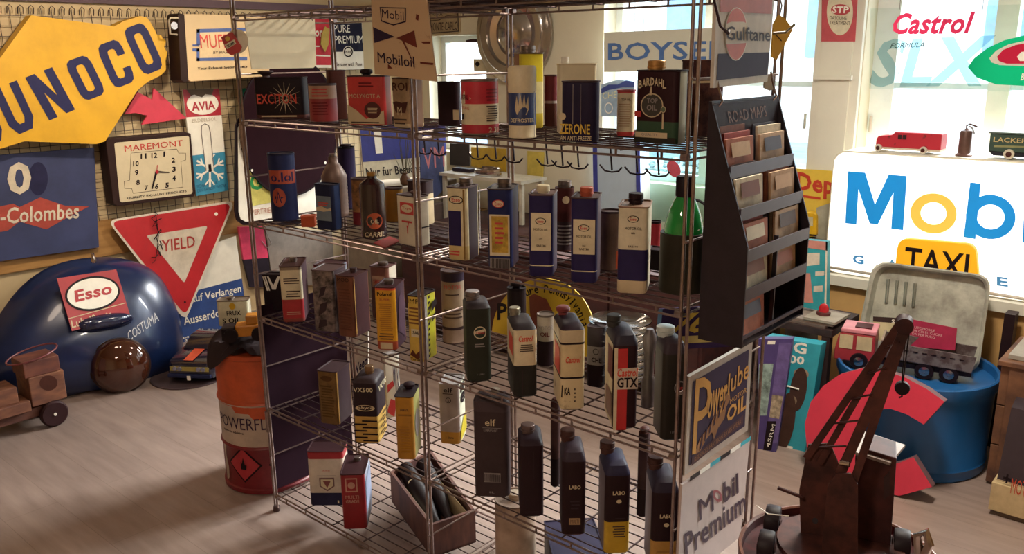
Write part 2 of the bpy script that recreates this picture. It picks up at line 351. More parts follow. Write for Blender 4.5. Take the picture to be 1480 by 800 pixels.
for zi, z in enumerate(Z):
    for k in (0, 1):
        xa, xb = POSTX[k]+.012, POSTX[k+1]-.012; g = G()
        for y in (0, DY):
            for dz in (-.003, -.019): g.rod((xa, y, z+dz), (xb, y, z+dz), .0030)
            for i in range(7): xx = xa+(xb-xa)*(i+.5)/7; g.rod((xx, y, z-.003), (xx, y, z-.019), .003, 5)
            for xx in (xa, xb): g.rod((xx-.006 if xx == xa else xx-.01, y, z-.011), (xx+.01 if xx == xa else xx+.006, y, z-.011), .0085, 8)
        for xx in (xa, xb):
            for dz in (-.003, -.019): g.rod((xx, 0, z+dz), (xx, DY, z+dz), .0028)
        sh = g.to('shelf', RODM, rack)
        n = 10
        if k == 0 and zi == 0:
            wire_me = G().rod((0, 0, 0), (1, 0, 0), .0021, 5);
            w0 = wire_me.to('wire', WIREM, sh, local=True); w0.scale = (xb-xa, 1, 1); w0.location = (xa, .02, z-.0015); c0 = G().rod((0, 0, 0), (0, DY, 0), .0026, 5).to('cross_rod', WIREM, sh, local=True); c0.location = (xa+.2, 0, z-.006)
        for i in range(n):
            y = .022+i*(DY-.044)/(n-1)
            if k == 0 and zi == 0 and i == 0: continue
            o = w0.copy(); COL.objects.link(o); o.parent = sh; o.location = (xa, y, z-.0015); o.scale = (xb-xa, 1, 1)
        for i in range(4):
            if k == 0 and zi == 0 and i == 0: c0.location = (xa+(xb-xa)*.2, 0, z-.006); continue
            o = c0.copy(); COL.objects.link(o); o.parent = sh; o.location = (xa+(xb-xa)*(i+1)/5, 0, z-.006)
# ------------------------------------------------------------------ cans and bottles on the rack
def face_part(t, name, pts2, fs, face, w, d, h, mat, off, z0=0):
    """pts2 = (u,v) fractions on the front or side face of a can"""
    if face == 'f': P = [(-w/2+u*w, -d/2-off, z0+v*h) for u, v in pts2]
    elif face == 'R': P = [(w/2+off, -d/2+u*d, z0+v*h) for u, v in pts2]
    elif face == 'L': P = [(-w/2-off, d/2-u*d, z0+v*h) for u, v in pts2]
    return mk(name, P, fs, mat, t, local=True)
def decals(t, dec, w, d, h, side):
    for i, q in enumerate(dec):
        if q[1] not in ('f', 's'): q = (q[0], 'f')+tuple(q[1:])
        kind, face = q[0], q[1]; face = side if face == 's' else face; off = .0007+.0003*i
        if kind == 'r':
            _, _, u0, v0, u1, v1, m = q; face_part(t, 'label', [(u0, v0), (u1, v0), (u1, v1), (u0, v1)], [(0, 1, 2, 3)], face, w, d, h, m, off)
        elif kind == 'p':
            _, _, pts, m = q; face_part(t, 'label', pts, [tuple(range(len(pts)))], face, w, d, h, m, off)
        elif kind in 'eo':
            _, _, cu, cv, ru, rv, m = q; n = 20
            a = [(cu+ru*math.cos(2*PI*j/n), cv+rv*math.sin(2*PI*j/n)) for j in range(n)]
            if kind == 'e': face_part(t, 'emblem', a, [tuple(range(n))], face, w, d, h, m, off)
            else:
                b = [(cu+ru*.8*math.cos(2*PI*j/n), cv+rv*.8*math.sin(2*PI*j/n)) for j in range(n)]
                face_part(t, 'emblem_ring', a+b, [(j, (j+1) % n, n+(j+1) % n, n+j) for j in range(n)], face, w, d, h, m, off)
        elif kind == 't':
            _, _, txt, u0, v0, u1, v1, m = q[:8]; b = q[8] if len(q) > 8 else .02; shr = q[9] if len(q) > 9 else 0
            vs_, fs = tmesh(txt, b, shr); face_part(t, 'lettering', [(u0+(u1-u0)*a, v0+(v1-v0)*c) for a, c in vs_], fs, face, w, d, h, m, off)
        elif kind == 'l':                                    # rows of small print
            _, _, u0, v0, u1, v1, n, m = q; pts = []; fs = []
            for j in range(n):
                vv = v0+(v1-v0)*(j+.25)/n; hh = (v1-v0)/n*.45; a = u0+(u1-u0)*random.uniform(0, .12); b = u1-(u1-u0)*random.uniform(0, .15)
                k = len(pts); pts += [(a, vv), (b, vv), (b, vv+hh), (a, vv+hh)]; fs.append((k, k+1, k+2, k+3))
            face_part(t, 'print_rows', pts, fs, face, w, d, h, m, off)
def cap_part(t, x, y, z, m, r, hh, kind='screw'):
    if kind == 'screw':
        g = G(); g.lathe([(r*.86, -.004), (r*.86, hh*.22), (r*1.0, hh*.24), (r, hh*.42), (r*.9, hh*.46), (r*.97, hh*.5), (r*.97, hh*.93), (r*.88, hh)], 16, (x, y, z)); g.to('cap', m, t, local=True, smooth=True)
    elif kind == 'cone':
        G().lathe([(r*.5, -.003), (r*.45, hh*.3), (r, hh*.8), (r, hh)], 16, (x, y, z)).to('cap', m, t, local=True, smooth=True)
    elif kind == 'knob':
        G().lathe([(r*.7, -.003), (r*.7, hh*.3), (r*1.05, hh*.45), (r*1.05, hh*.8), (r*.75, hh)], 14, (x, y, z)).to('cap', m, t, local=True, smooth=True)
WARN = []
def shelf_fix(nm, P, z):
    return P
def can(name, label, k, side, xl, xc, xr, yb, yt, ratio=1.9, bands=None, top=None, sidem=None, cap=None, dec=(), kind='tin', group='oil cans on the wire rack', cat='oil can', rad=.012, z0=None, w=None, d=None):
    """rectangular can from its pixel edges: near corner (xc,yb..yt), left and right outline xl,xr"""
    z = Z[k]+.0015 if z0 is None else z0
    P = on_z(xc, yb, z); m = mpp(P); cdv = V((C.x-P.x, C.y-P.y)); al = math.atan2(cdv.y, cdv.x)
    fp, sp = (xc-xl, xr-xc) if side == 'R' else (xr-xc, xc-xl)
    phi = math.atan2(sp, fp*ratio) if w is None or d is None else math.atan2(sp*w, fp*d)
    W = fp*m/math.cos(phi) if w is None else w; D = W*ratio if d is None else d
    th = al+PI/2-phi if side == 'R' else al+PI/2+phi
    cx, cy = (W/2 if side == 'R' else -W/2), -D/2
    loc = V((P.x-(cx*math.cos(th)-cy*math.sin(th)), P.y-(cx*math.sin(th)+cy*math.cos(th)), z))
    h = z_at(xc, yt, P)-z
    if z0 is None:
        ys = [loc.y+sx*W/2*math.sin(th)+sy*D/2*math.cos(th) for sx in (1, -1) for sy in (1, -1)]
        sft = 0
        if max(ys) > DY-.004: sft = DY-.004-max(ys)
        if min(ys)+sft < .004: sft = .004-min(ys)
        if abs(sft) > 1e-4:      # slide along the line of sight so that it stays on the shelf
            loc = loc+V((sft*cdv.x/cdv.y, sft, 0))
            if abs(sft) > .03: WARN.append((name, label[:30], round(sft, 3)))
    WARN.append(('size', label[:40], round(W, 3), round(D, 3), round(h, 3), round(loc.x, 2), round(loc.y, 2), round(math.degrees(th))))
    t = thing(name, label, cat, loc, th, group)
    bands = bands or [(1, BLK)]; mats = [];
    def mid(x):
        if x not in mats: mats.append(x)
        return mats.index(x)
    loops = []; segm = []
    e = .0035; top = top or bands[-1][1]
    if kind == 'tin':
        loops.append((0, W-.004, D-.004)); loops.append((.003, W, D)); segm.append(bands[0][1])
        for v, m_ in bands[:-1]: loops.append((v*h, W, D)); segm.append(m_)
        loops.append((h-.004, W, D)); segm.append(bands[-1][1])
        loops.append((h-.003, W+.003, D+.003)); segm.append(top); loops.append((h, W+.003, D+.003)); segm.append(top)
        loops.append((h, W-.004, D-.004)); segm.append(top); loops.append((h-.003, W-.006, D-.006)); segm.append(top)
        ztop = h-.003
    else:                                                    # plastic bottle with a sloping shoulder
        loops.append((0, W-.012, D-.012)); loops.append((.006, W, D)); segm.append(bands[0][1])
        for v, m_ in bands[:-1]: loops.append((v*h, W, D)); segm.append(m_)
        loops.append((h, W, D)); segm.append(bands[-1][1])
        s = .03 if kind == 'jug' else .014
        loops.append((h+s*.35, W-.006, D-.01)); segm.append(top); loops.append((h+s*.75, W*.8, D*.84)); segm.append(top); loops.append((h+s, W*.5, D*.6)); segm.append(top)
        ztop = h+s
    vs_, fs, mi = [], [], []; n = 16; prev = None
    for (zz, ww, dd) in loops: vs_ += [(x, y, zz) for x, y in rrect(ww, dd, rad)]
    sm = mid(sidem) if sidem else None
    for i in range(len(loops)-1):
        for j in range(n):
            fs.append((i*n+j, i*n+(j+1) % n, (i+1)*n+(j+1) % n, (i+1)*n+j))
            mm = mid(segm[i])
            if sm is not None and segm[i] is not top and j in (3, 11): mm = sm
            mi.append(mm)
    fs += [tuple(range(n))[::-1], tuple((len(loops)-1)*n+j for j in range(n))]; mi += [mid(segm[0]), mid(top)]
    mk('body', vs_, fs, mats, t, local=True, smooth=True, mi=mi)
    if cap:
        cm, r, hh, fx, fy = cap[:5]; cap_part(t, (fx-.5)*W, (fy-.5)*D, ztop, cm, r, hh, cap[5] if len(cap) > 5 else 'screw')
    decals(t, dec, W, D, h, side)
    return t
def rcan(name, label, k, xl, xr, yb, yt, bands=None, top=None, cap=None, dec=(), prof=None, group='oil cans on the wire rack', cat='oil can', z0=None, rim=True, n=28, mats=None):
    """round can from its pixel outline; prof = extra (radius fraction, height fraction) profile with materials"""
    z = Z[k]+.0015 if z0 is None else z0
    xm = (xl+xr)/2; P = on_z(xm, yb, z); m = mpp(P); r = (xr-xl)/2*m
    cdv = V((C.x-P.x, C.y-P.y)).normalized(); c = V((P.x-cdv.x*r, P.y-cdv.y*r, z)); h = z_at(xm, yt, P)-z
    if z0 is None:
        s = 0
        if c.y+r > DY-.004: s = DY-.004-c.y-r
        if c.y-r+s < .004: s = .004-c.y+r
        if abs(s) > 1e-4:
            c = c+V((s*cdv.x/cdv.y, s, 0))
            if abs(s) > .03: WARN.append((name, label[:30], round(s, 3)))
    WARN.append(('rsize', label[:40], round(r, 3), round(h, 3), round(c.x, 2), round(c.y, 2)))
    th = math.atan2(cdv.y, cdv.x)+PI/2
    t = thing(name, label, cat, c, th, group)
    if prof: G().lathe([(a*r, b*h) for a, b in prof], n, ms=mats and list(range(len(mats)))).to('body', mats or bands[0][1], t, local=True, smooth=True)
    else:
        bands = bands or [(1, BLK)]; top = top or bands[-1][1]; ms = []; seg = []; mats_ = []
        def mid(x):
            if x not in mats_: mats_.append(x)
            return mats_.index(x)
        pr = [(r*.96, 0), (r*1.02, .001), (r*1.02, .004), (r, .005)]; seg = [mid(top)]*3
        for v, mm in bands: pr.append((r, max(v*h-(.006 if v == 1 else 0), .006))); seg.append(mid(mm))
        if rim: pr += [(r*1.02, h-.005), (r*1.02, h), (r*.96, h), (r*.95, h-.004)]; seg += [mid(top)]*4
        else: pr += [(r*.9, h)]; seg += [mid(top)]
        G().lathe(pr, n, ms=seg).to('body', mats_, t, local=True, smooth=True)
    if cap: cap_part(t, cap[3]*r if len(cap) > 3 else 0, 0, h-.003, cap[0], cap[1], cap[2], cap[4] if len(cap) > 4 else 'screw')
    # labels wrap round the front: u in -1..1 = -90..90 degrees
    for i, q in enumerate(dec):
        off = r+.0007+.0003*i
        if q[0] == 'r':
            _, u0, v0, u1, v1, mm = q; N_ = 10; a = [(u0+(u1-u0)*j/N_, v) for v in (v0, v1) for j in range(N_+1)]; fs = [(j, j+1, N_+2+j, N_+1+j) for j in range(N_)]; nm = 'label'
        elif q[0] == 't':
            _, txt, u0, v0, u1, v1, mm = q[:7]; vs_, fs = tmesh(txt, q[7] if len(q) > 7 else .02, q[8] if len(q) > 8 else 0); a = [(u0+(u1-u0)*x, v0+(v1-v0)*y) for x, y in vs_]; nm = 'lettering'
        elif q[0] == 'e':
            _, cu, cv, ru, rv, mm = q; N_ = 20; a = [(cu, cv)]+[(cu+ru*math.cos(2*PI*j/N_), cv+rv*math.sin(2*PI*j/N_)) for j in range(N_)]; fs = [(0, 1+j, 1+(j+1) % N_) for j in range(N_)]; nm = 'emblem'
        elif q[0] == 'p':
            _, pts, mm = q; a = pts; fs = [tuple(range(len(a)))]; nm = 'label'
        elif q[0] == 'l':
            _, u0, v0, u1, v1, nn, mm = q; a = []; fs = []; nm = 'print_rows'
            for j in range(nn):
                vv = v0+(v1-v0)*(j+.25)/nn; hh = (v1-v0)/nn*.45; aa = u0+(u1-u0)*random.uniform(0, .12); b = u1-(u1-u0)*random.uniform(0, .2)
                k_ = len(a); ns = 5
                for s_ in range(ns+1): uu = aa+(b-aa)*s_/ns; a += [(uu, vv), (uu, vv+hh)]
                fs += [(k_+2*s_, k_+2*s_+2, k_+2*s_+3, k_+2*s_+1) for s_ in range(ns)]
        mk(nm, [(off*math.sin(u*PI/2), -off*math.cos(u*PI/2), v*h) for u, v in a], fs, mm, t, local=True)
    return t
OLIVE = M('#3b3a2c', .45); DKR = M('#6e1f26', .5); TEAL = M('#2aa3b5', .5); SILV = M('#9c8f88', .35, .6, .4, 60); COPR = M('#7a4a34', .4, .4, .3); RUSTB = rusty('#5e3a34', '#3c2124', .6, 30)
CRU = M('#cbb896', .55, 0, .12); RD2 = M('#c23a3a', .5); ORED = M('#d24a36', .5); PURP = M('#2c2448', .4)
# ---- shelf two
can('oil_can', 'black rectangular tin with red starburst lettering on the second shelf', 1, 'R', 372, 441, 449, 171, 111, .42, [(.09, RUSTB), (1, INK)], BLK, cap=(DKT, .026, .024, .2, .5, 'cone'),
    dec=[('l', 'f', .03, .02, .97, .1, 1, CRU)]+[('p', 'f', [(.62+.03*math.cos(a)-.012*math.sin(a), .5+.05*math.sin(a)+.01*math.cos(a)), (.62+.34*math.cos(a), .5+.4*math.sin(a)), (.62+.03*math.cos(a)+.012*math.sin(a), .5+.05*math.sin(a)-.01*math.cos(a))], CRU) for a in [2*PI*i/16 for i in range(16)]]+[('t', 'f', 'EXCITON', .06, .36, .86, .6, ORED, .03)])
rcan('oil_can', 'round tin with beige top half and dark red lower half behind the black starburst tin', 1, 449, 489, 178, 121, [(.62, M('#8e2a2e', .45)), (1, M('#a8836a', .5))], DKT, dec=[('l', -.6, .66, .3, .9, 3, RD2), ('l', -.6, .2, .2, .55, 5, DKR)])
can('oil_can', 'tall dark brown tin at the back between red tins on the second shelf', 1, 'L', 474, 480, 504, 173, 101, .8, [(1, BRN)], DKT)
can('oil_can', 'red and cream square tin with dark round emblem on the second shelf', 1, 'R', 503, 557, 569, 181, 109, .42, [(1, M('#c63a38', .45))], DKT, M('#8a5348', .5), (BLK, .018, .022, .45, .5, 'knob'),
    [('p', 'f', [(0.01, .02), (.98, .02), (.98, .3), (.5, .12), (.25, .3), (.01, .42)], CRU), ('e', 'f', .68, .3, .22, .17, M('#5b3230', .5)), ('l', 'f', .54, .24, .82, .36, 4, CRU), ('t', 'f', 'MOLYKOTE A', .08, .55, .9, .63, CRU, .025), ('l', 'f', .3, .76, .75, .88, 2, DKR), ('l', 'f', .1, .03, .9, .08, 1, TXTD)])
can('oil_can', 'faded cream and brown picture tin behind the middle post on the second shelf', 1, 'R', 567, 592, 616, 185, 112, 1.0, [(.08, CRU), (1, M('#a98b68', .55, 0, .35))], DKT, M('#8a6a58', .5),
    dec=[('t', 'f', 'ROI', .1, .74, .95, .9, BRN, .03), ('p', 'f', [(.25, .3), (.8, .3), (.95, .52), (.6, .5), (.3, .53), (.1, .5)], BRN), ('t', 'f', 'M', .35, .25, .6, .42, CRU), ('l', 'f', .1, .05, .9, .2, 2, TXTD)])
can('oil_can', 'plain black square tin with small pale label right of the middle post', 1, 'R', 633, 664, 668, 181, 118, 1.0, [(1, M('#2d1a20', .5))], BLK, dec=[('r', 'f', .72, .12, .99, .36, CRU)])
rcan('oil_can', 'round red and white tin marked two thirty eight on the second shelf', 1, 667, 722, 197, 115, [(.19, M('#b0283a', .35)), (.56, CREAM), (1, M('#c22c3e', .35))], TIN,
     dec=[('p', [(-.8, .62), (-.62, .8), (-.3, .66), (-.62, .56), (-.8, .56)], CREAM), ('t', 'CASTROL', -.8, .64, -.42, .73, INK, .03), ('t', 'MOTOR OIL', -.8, .46, -.38, .52, RD2, .02), ('r', -.8, .28, -.62, .38, INK), ('l', .2, .24, .75, .54, 7, TXTD), ('l', .2, .6, .7, .85, 4, M('#8a1c2c', .4)), ('t', '2.38', .28, .05, .75, .14, CREAM, .02)])
can('oil_can', 'tall yellow tin with silver screw cap behind the blue defroster can', 1, 'L', 743, 752, 786, 186, 76, .8, [(.2, M('#c9b43a', .5)), (.62, M('#d9cf96', .5)), (1, M('#d3c022', .45))], TIN, M('#8a5a3c', .5), (TIN, .021, .022, .45, .4), rad=.006)
rcan('spray_can', 'blue defroster can with white cap and gold crown emblem', 1, 735, 775, 200, 131, [(.27, CREAM), (1, M('#2f3f6e', .35))], CREAM, rim=False,
     cap=None, dec=[('p', [(-.35, .62), (-.25, .9), (-.18, .68), (-.08, .95), (0, .68), (.1, .93), (.16, .68), (.28, .88), (.3, .62), (.2, .5), (-.25, .5)], CRU), ('t', 'DEFROSTER', -.6, .34, .6, .42, CREAM, .02), ('r', .62, 0.02, .66, .98, TIN)])
o = bpy.data.objects['spray_can']
G().lathe([(.0345, .11), (.0352, .112), (.0352, .168), (.031, .174)], 24).to('cap', CREAM, o, local=True, smooth=True)
can('oil_can', 'plain cream rectangular tin with white spout standing behind the navy anti freeze can', 1, 'L', 804, 809, 862, 193, 92, .5, [(1, M('#ddd2b2', .5, 0, .08))], CREAM, cap=(PWHITE, .011, .02, .18, .5), rad=.008)
can('oil_can', 'navy anti freeze can with yellow block lettering on the second shelf', 1, 'R', 808, 860, 869, 206, 117, .55, [(1, M('#27203a', .3))], GREYB, rad=.02,
    dec=[('t', 'f', 'ZERONE', .0, .13, .86, .3, M('#d8b23a', .5), .035), ('t', 'f', 'AN ANTI-FREEZE', .02, .03, .9, .1, CRU, .02), ('e', 'f', .08, .42, .1, .06, CRU), ('r', 'f', .37, .3, .385, .95, GREY), ('r', 'f', .6, .3, .606, .95, GREY)])  # the two thin grey upright strips are highlights painted on the navy face
can('oil_can', 'narrow cream tin with red top and bottom bands beside the green and black tin', 1, 'R', 890, 914, 918, 197, 130, 1.0, [(.1, RD2), (.93, CREAM), (1, RD2)], M('#8a2a2a', .5), dec=[('l', 'f', .12, .2, .9, .72, 10, M('#b59a7a', .6)), ('t', 'TOP OIL', .3, .77, .85, .82, TXTD)])
can('oil_can', 'black and green tin with arched lettering and brass cap at the right end', 1, 'R', 915, 976, 993, 209, 101, .5, [(.3, M('#3c5540', .45)), (1, M('#31161c', .4))], BLK, M('#a9a184', .5), (M('#b98a4e', .35, .5), .021, .024, .35, .5),
    [('r', 'f', 0, 0, 1, .09, M('#2c2a24', .45)), ('e', 'f', .42, .52, .27, .165, CRU), ('e', 'f', .42, .52, .245, .15, M('#4a4640', .45)), ('t', 'TOP', .3, .55, .56, .62, GREY, .03), ('t', 'OIL', .3, .45, .55, .53, GREY, .03), ('e', 'f', .7, .47, .06, .045, CRU), ('e', 'f', .7, .47, .048, .035, M('#5c6a4e', .5)),
     ('r', 'f', .68, .2, .72, .42, CRU), ('p', 'f', [(.36, .66), (.39, .78), (.42, .78), (.42, .66)], CRU), ('r', 'f', .02, .36, .18, .44, RD2), ('r', 'f', .05, .08, .82, .155, CRU), ('t', 'QUALITY', .2, .095, .6, .14, GREY)]
    +[('t', ch, .1+i*.098, .74+.05*math.sin(PI*(i+.5)/7)-.008*i*.0, .185+i*.098, .85+.05*math.sin(PI*(i+.5)/7), CRU, .03) for i, ch in enumerate('BARDAHL')])
can('storage_tin', 'large rusty brown tin box with pale lid line behind the right posts', 1, 'L', 981, 1000, 1042, 190, 86, .6, [(.70, RUSTB), (.73, CRU), (1, RUSTB)], RUSTB, group='tins at the right end of the rack', cat='tin')
can('oil_can', 'dark red brown tin at the back between the yellow tin and the cream tin', 1, 'R', 785, 803, 807, 183, 108, .8, [(.45, BRN), (.5, GREY), (1, M('#5c2026', .45))], DKT)
tag(G().box(.78, 1.42, .03, .37, Z[0]+.002, Z[0]+.03).to('wooden_tray', wood('#4a3030', '#35201f', 3, (2, 8, 8)), None, bevel=.003), 'dark wooden tray lying on the top shelf of the rack', 'tray')
# ---- shelf three
rcan('oil_can', 'tall dark blue cylinder with orange banner and round emblem on the third shelf', 2, 394, 432, 320, 222, [(1, M('#232a52', .35))], M('#1c1f3c', .4), dec=[('r', -.75, .56, .72, .76, M('#a8462e', .5)), ('t', 'o.lol', -.6, .59, .55, .73, NAVY, .03), ('e', -.25, .36, .34, .14, M('#a8462e', .5)), ('p', [(-.4, .28), (-.25, .46), (-.1, .28)], NAVY)])
rcan('oil_jug', 'brown ribbed metal jug with cone top at the back of the third shelf', 2, 468, 505, 314, 228, prof=[(.95, 0), (1, .03)]+[(1-.03*(i % 2), .06+i*.03) for i in range(20)]+[(1, .68), (.55, .86), (.38, .9), (.36, 1)], bands=[(1, M('#6e564c', .45, .3, .25))], cap=(TIN, .013, .014, 0))
rcan('oil_can', 'dark navy round tin with lid behind the brown ribbed jug', 2, 493, 517, 302, 212, [(1, PURP)], M('#1c1720', .4), cap=(BLK, .02, .012, 0, 'knob'))
can('oil_can', 'small dark blue tin with pale picture label in front of the ribbed jug', 2, 'R', 457, 483, 497, 333, 267, .62, [(1, M('#1f2440', .35))], M('#1a1c30', .4), M('#27365c', .35), dec=[('r', 'f', .1, .2, .92, .74, M('#6f7f8e', .45)), ('p', 'f', [(.1, .48), (.4, .52), (.7, .46), (.92, .5), (.92, .44), (.5, .4), (.1, .42)], CRU), ('l', 'f', .2, .52, .8, .62, 2, ORED)])
can('carton', 'small orange cardboard box beside the tall dark blue cylinder', 2, 'R', 436, 455, 458, 328, 312, .8, [(1, ORNG)], ORNG, group='small boxes on the rack', cat='box', rad=.002)
rcan('oil_can', 'dark brown glossy oil bottle with orange round emblem on the third shelf', 2, 523, 560, 346, 256, prof=[(.9, 0), (1, .02), (1, .1), (.97, .12), (1, .15), (1, .8), (.94, .88), (.4, .96), (.36, 1)], bands=[(1, M('#2a1518', .2, 0, .1, 14, 0, 0, .5))], cap=(GOLD, .013, .014, 0), dec=[('e', .05, .3, .42, .13, M('#b4502c', .5)), ('t', 'OIL', -.15, .26, .25, .33, CRU, .02), ('t', 'CARRIL', -.5, .04, .55, .12, CRU, .02, .2)])
rcan('oil_can', 'round tin with ornate orange and brown print behind the glossy brown bottle', 2, 511, 537, 327, 258, [(.3, DKR), (1, M('#9a6a3a', .5, 0, .7, 40))], DKT)
rcan('oil_can', 'mustard yellow round tin behind the glossy brown bottle', 2, 558, 584, 322, 272, [(1, M('#a3741f', .5))], DKT)
can('oil_can', 'white tin with red oval badge and dripping red letters behind the middle post', 2, 'R', 574, 604, 624, 357, 284, .62, [(1, M('#d3c9b2', .5, 0, .15))], DKT, M('#b7ab98', .5), (DKT, .016, .014, .6, .6, 'knob'),
    [('r', 'f', .22, .62, .86, .86, RD2), ('e', 'f', .54, .74, .28, .08, CREAM), ('t', 'Typo', .32, .71, .76, .77, RD2, .02), ('l', 'f', .25, .44, .8, .52, 1, RD2), ('p', 'f', [(.5, .4), (.56, .4), (.6, .5), (.66, .5), (.58, .36), (.57, .24), (.53, .24), (.53, .36)], RD2), ('r', 's', .1, .36, .9, .385, INK)])
can('oil_can', 'dark lidded tin behind the white red badge tin', 2, 'R', 589, 616, 630, 326, 262, .8, [(.7, CRU), (1, GREYB)], BLK)
G_ = 'motor oil cans on the third shelf'
def esso(f, cv, r1=.27, r2=.04, ink=INK, fill=CREAM): return [('e', f, .5, cv, r1, r2, ink), ('e', f, .5, cv, r1*.84, r2*.8, fill), ('t', f, 'Esso', .5-r1*.58, cv-r2*.42, .5+r1*.58, cv+r2*.42, RD2, .03)]
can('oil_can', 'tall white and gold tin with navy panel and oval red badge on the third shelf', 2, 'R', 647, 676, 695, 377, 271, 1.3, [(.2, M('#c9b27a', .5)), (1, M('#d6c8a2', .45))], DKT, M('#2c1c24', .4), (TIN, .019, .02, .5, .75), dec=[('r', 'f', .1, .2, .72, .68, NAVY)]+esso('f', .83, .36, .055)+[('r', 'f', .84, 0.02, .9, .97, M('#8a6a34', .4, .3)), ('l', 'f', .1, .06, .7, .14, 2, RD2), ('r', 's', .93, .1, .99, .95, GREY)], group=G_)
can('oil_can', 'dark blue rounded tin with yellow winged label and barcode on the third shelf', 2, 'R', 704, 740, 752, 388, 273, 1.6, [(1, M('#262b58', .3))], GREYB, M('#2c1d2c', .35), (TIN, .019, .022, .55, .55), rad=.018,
    dec=[('r', 'f', .12, .16, .92, .68, CREAM), ('r', 'f', .2, .2, .86, .66, M('#c9a23c', .45, .2, .4, 40)), ('l', 'f', .3, .3, .7, .6, 5, RD2), ('r', 'f', .12, .0, .92, .13, GREY)]+[('r', 'f', .15+i*.055, .005, .175+i*.055, .125, INK) for i in range(14)]+esso('f', .82, .24, .05, RD2)[0:], group=G_)
def motor(v0, v1): return [('r', 'f', .1, v0, .92, v1, CREAM)]+esso('f', v1-.1, .22, .042)+[('t', 'f', 'MOTOR OIL', .22, v1-.215, .8, v1-.185, INK, .035), ('t', 'f', '20W', .44, v1-.32, .58, v1-.3, TXTD), ('t', 'f', 'SAE 30', .33, v0+.05, .7, v0+.075, TXTD)]
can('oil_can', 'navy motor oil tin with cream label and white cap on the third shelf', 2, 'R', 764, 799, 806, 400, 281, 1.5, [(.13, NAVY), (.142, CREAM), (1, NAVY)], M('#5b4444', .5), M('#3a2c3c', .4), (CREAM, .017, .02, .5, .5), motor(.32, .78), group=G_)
rcan('oil_jar', 'brown jar with silver lid and grey label between two navy motor oil tins', 2, 802, 829, 364, 272, [(.48, GREYB), (1, M('#4a1f20', .35))], BRN, cap=(TIN, .019, .022, 0), dec=[('e', .1, .82, .25, .06, CRU), ('l', -.6, .1, .6, .44, 6, GREY)])
can('oil_can', 'navy motor oil tin with cream label and orange red cap on the third shelf', 2, 'R', 824, 862, 868, 409, 286, 1.5, [(.13, NAVY), (.142, CREAM), (1, NAVY)], M('#4a3638', .5), M('#4a3c46', .4), (M('#b5543a', .45), .017, .022, .5, .5), motor(.34, .75), group=G_)
rcan('tin_pot', 'open brown tin pot behind the navy motor oil tin with the orange cap', 2, 866, 897, 393, 306, [(1, M('#7a5f52', .45, .3, .3))], DKT, dec=[('r', .35, .05, .5, .35, ORNG)], group='pots on the rack', cat='pot')
can('oil_can', 'cream motor oil tin with blue lower band and dark cap on the third shelf', 2, 'R', 891, 934, 939, 425, 299, 1.5, [(.15, CRU), (.51, NAVY), (1, M('#d6cbb0', .45))], M('#8a6a54', .5), M('#bcb19a', .5), (BLK, .018, .026, .5, .55), esso('f', .86, .19, .04)+[('t', 'f', 'MOTOR OIL', .24, .74, .8, .77, INK, .035), ('t', 'f', 'HD', .45, .69, .58, .71, TXTD), ('t', 'f', 'SAE 10', .35, .54, .68, .56, TXTD)], group=G_)
t = rcan('glass_bottle', 'large green glass bottle with black screw cap at the right end of the third shelf', 2, 955, 1013, 427, 283, prof=[(.85, 0), (1, .03), (1, .55), (.97, .66), (.80, .80), (.55, .92), (.36, .99), (.34, 1.05)], bands=[(1, M('#1d8a3c', .06, 0, .1, 14, 0, 0, .6))], group='bottles on the rack', cat='bottle')
G().lathe([(.021, .225), (.0215, .228), (.0215, .268), (.019, .272)], 18).to('cap', INK, t, local=True, smooth=True)
G().lathe([(.0535, .004), (.0535, .1), (.0535, .142)], 28).to('label', M('#2e2a20', .5), t, local=True, smooth=True)
can('carton', 'flat black box lying behind the cream and blue motor oil tin', 2, 'R', 932, 957, 966, 392, 362, 1.0, [(1, INK)], BLK, group='small boxes on the rack', cat='box', rad=.002)
# red flat card
pl = Plane((0, 0, Z[2]+.006), (0, 0, 1)); tag(ppoly(pl, [(540, 350), (563, 341), (579, 347), (556, 357)], M('#9a2a2c', .5), None, .003, 0, 'card'), 'flat dark red card lying in front of the brown bottle', 'card')
# ---- shelf four
can('carton', 'black box with white slanted letter marks at the left end of the fourth shelf', 3, 'R', 384, 409, 414, 448, 396, .6, [(1, INK)], INK, group='small boxes on the rack', cat='box', rad=.002,
    dec=[('p', 'f', [(.0, .95), (.08, .95), (.3, .55), (.2, .55)], PWHITE), ('p', 'f', [(.12, .95), (.2, .95), (.38, .55), (.32, .55)], PWHITE), ('p', 'f', [(.26, .95), (.36, .95), (.58, .7), (.85, .95), (1, .95), (.7, .58), (.5, .58)], PWHITE)])
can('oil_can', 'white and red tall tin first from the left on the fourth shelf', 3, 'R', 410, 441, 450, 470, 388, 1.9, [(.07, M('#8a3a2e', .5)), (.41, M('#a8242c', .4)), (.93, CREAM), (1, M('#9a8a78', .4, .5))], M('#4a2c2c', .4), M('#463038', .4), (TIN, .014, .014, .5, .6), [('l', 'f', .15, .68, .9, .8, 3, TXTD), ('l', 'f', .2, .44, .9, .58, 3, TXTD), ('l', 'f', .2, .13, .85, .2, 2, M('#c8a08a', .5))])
can('oil_can', 'dark lidded tin with red rim behind the patterned silver tin', 3, 'R', 456, 489, 507, 446, 384, 1.0, [(.85, CRU), (1, DKR)], M('#3c2226', .4), M('#6d7888', .4))
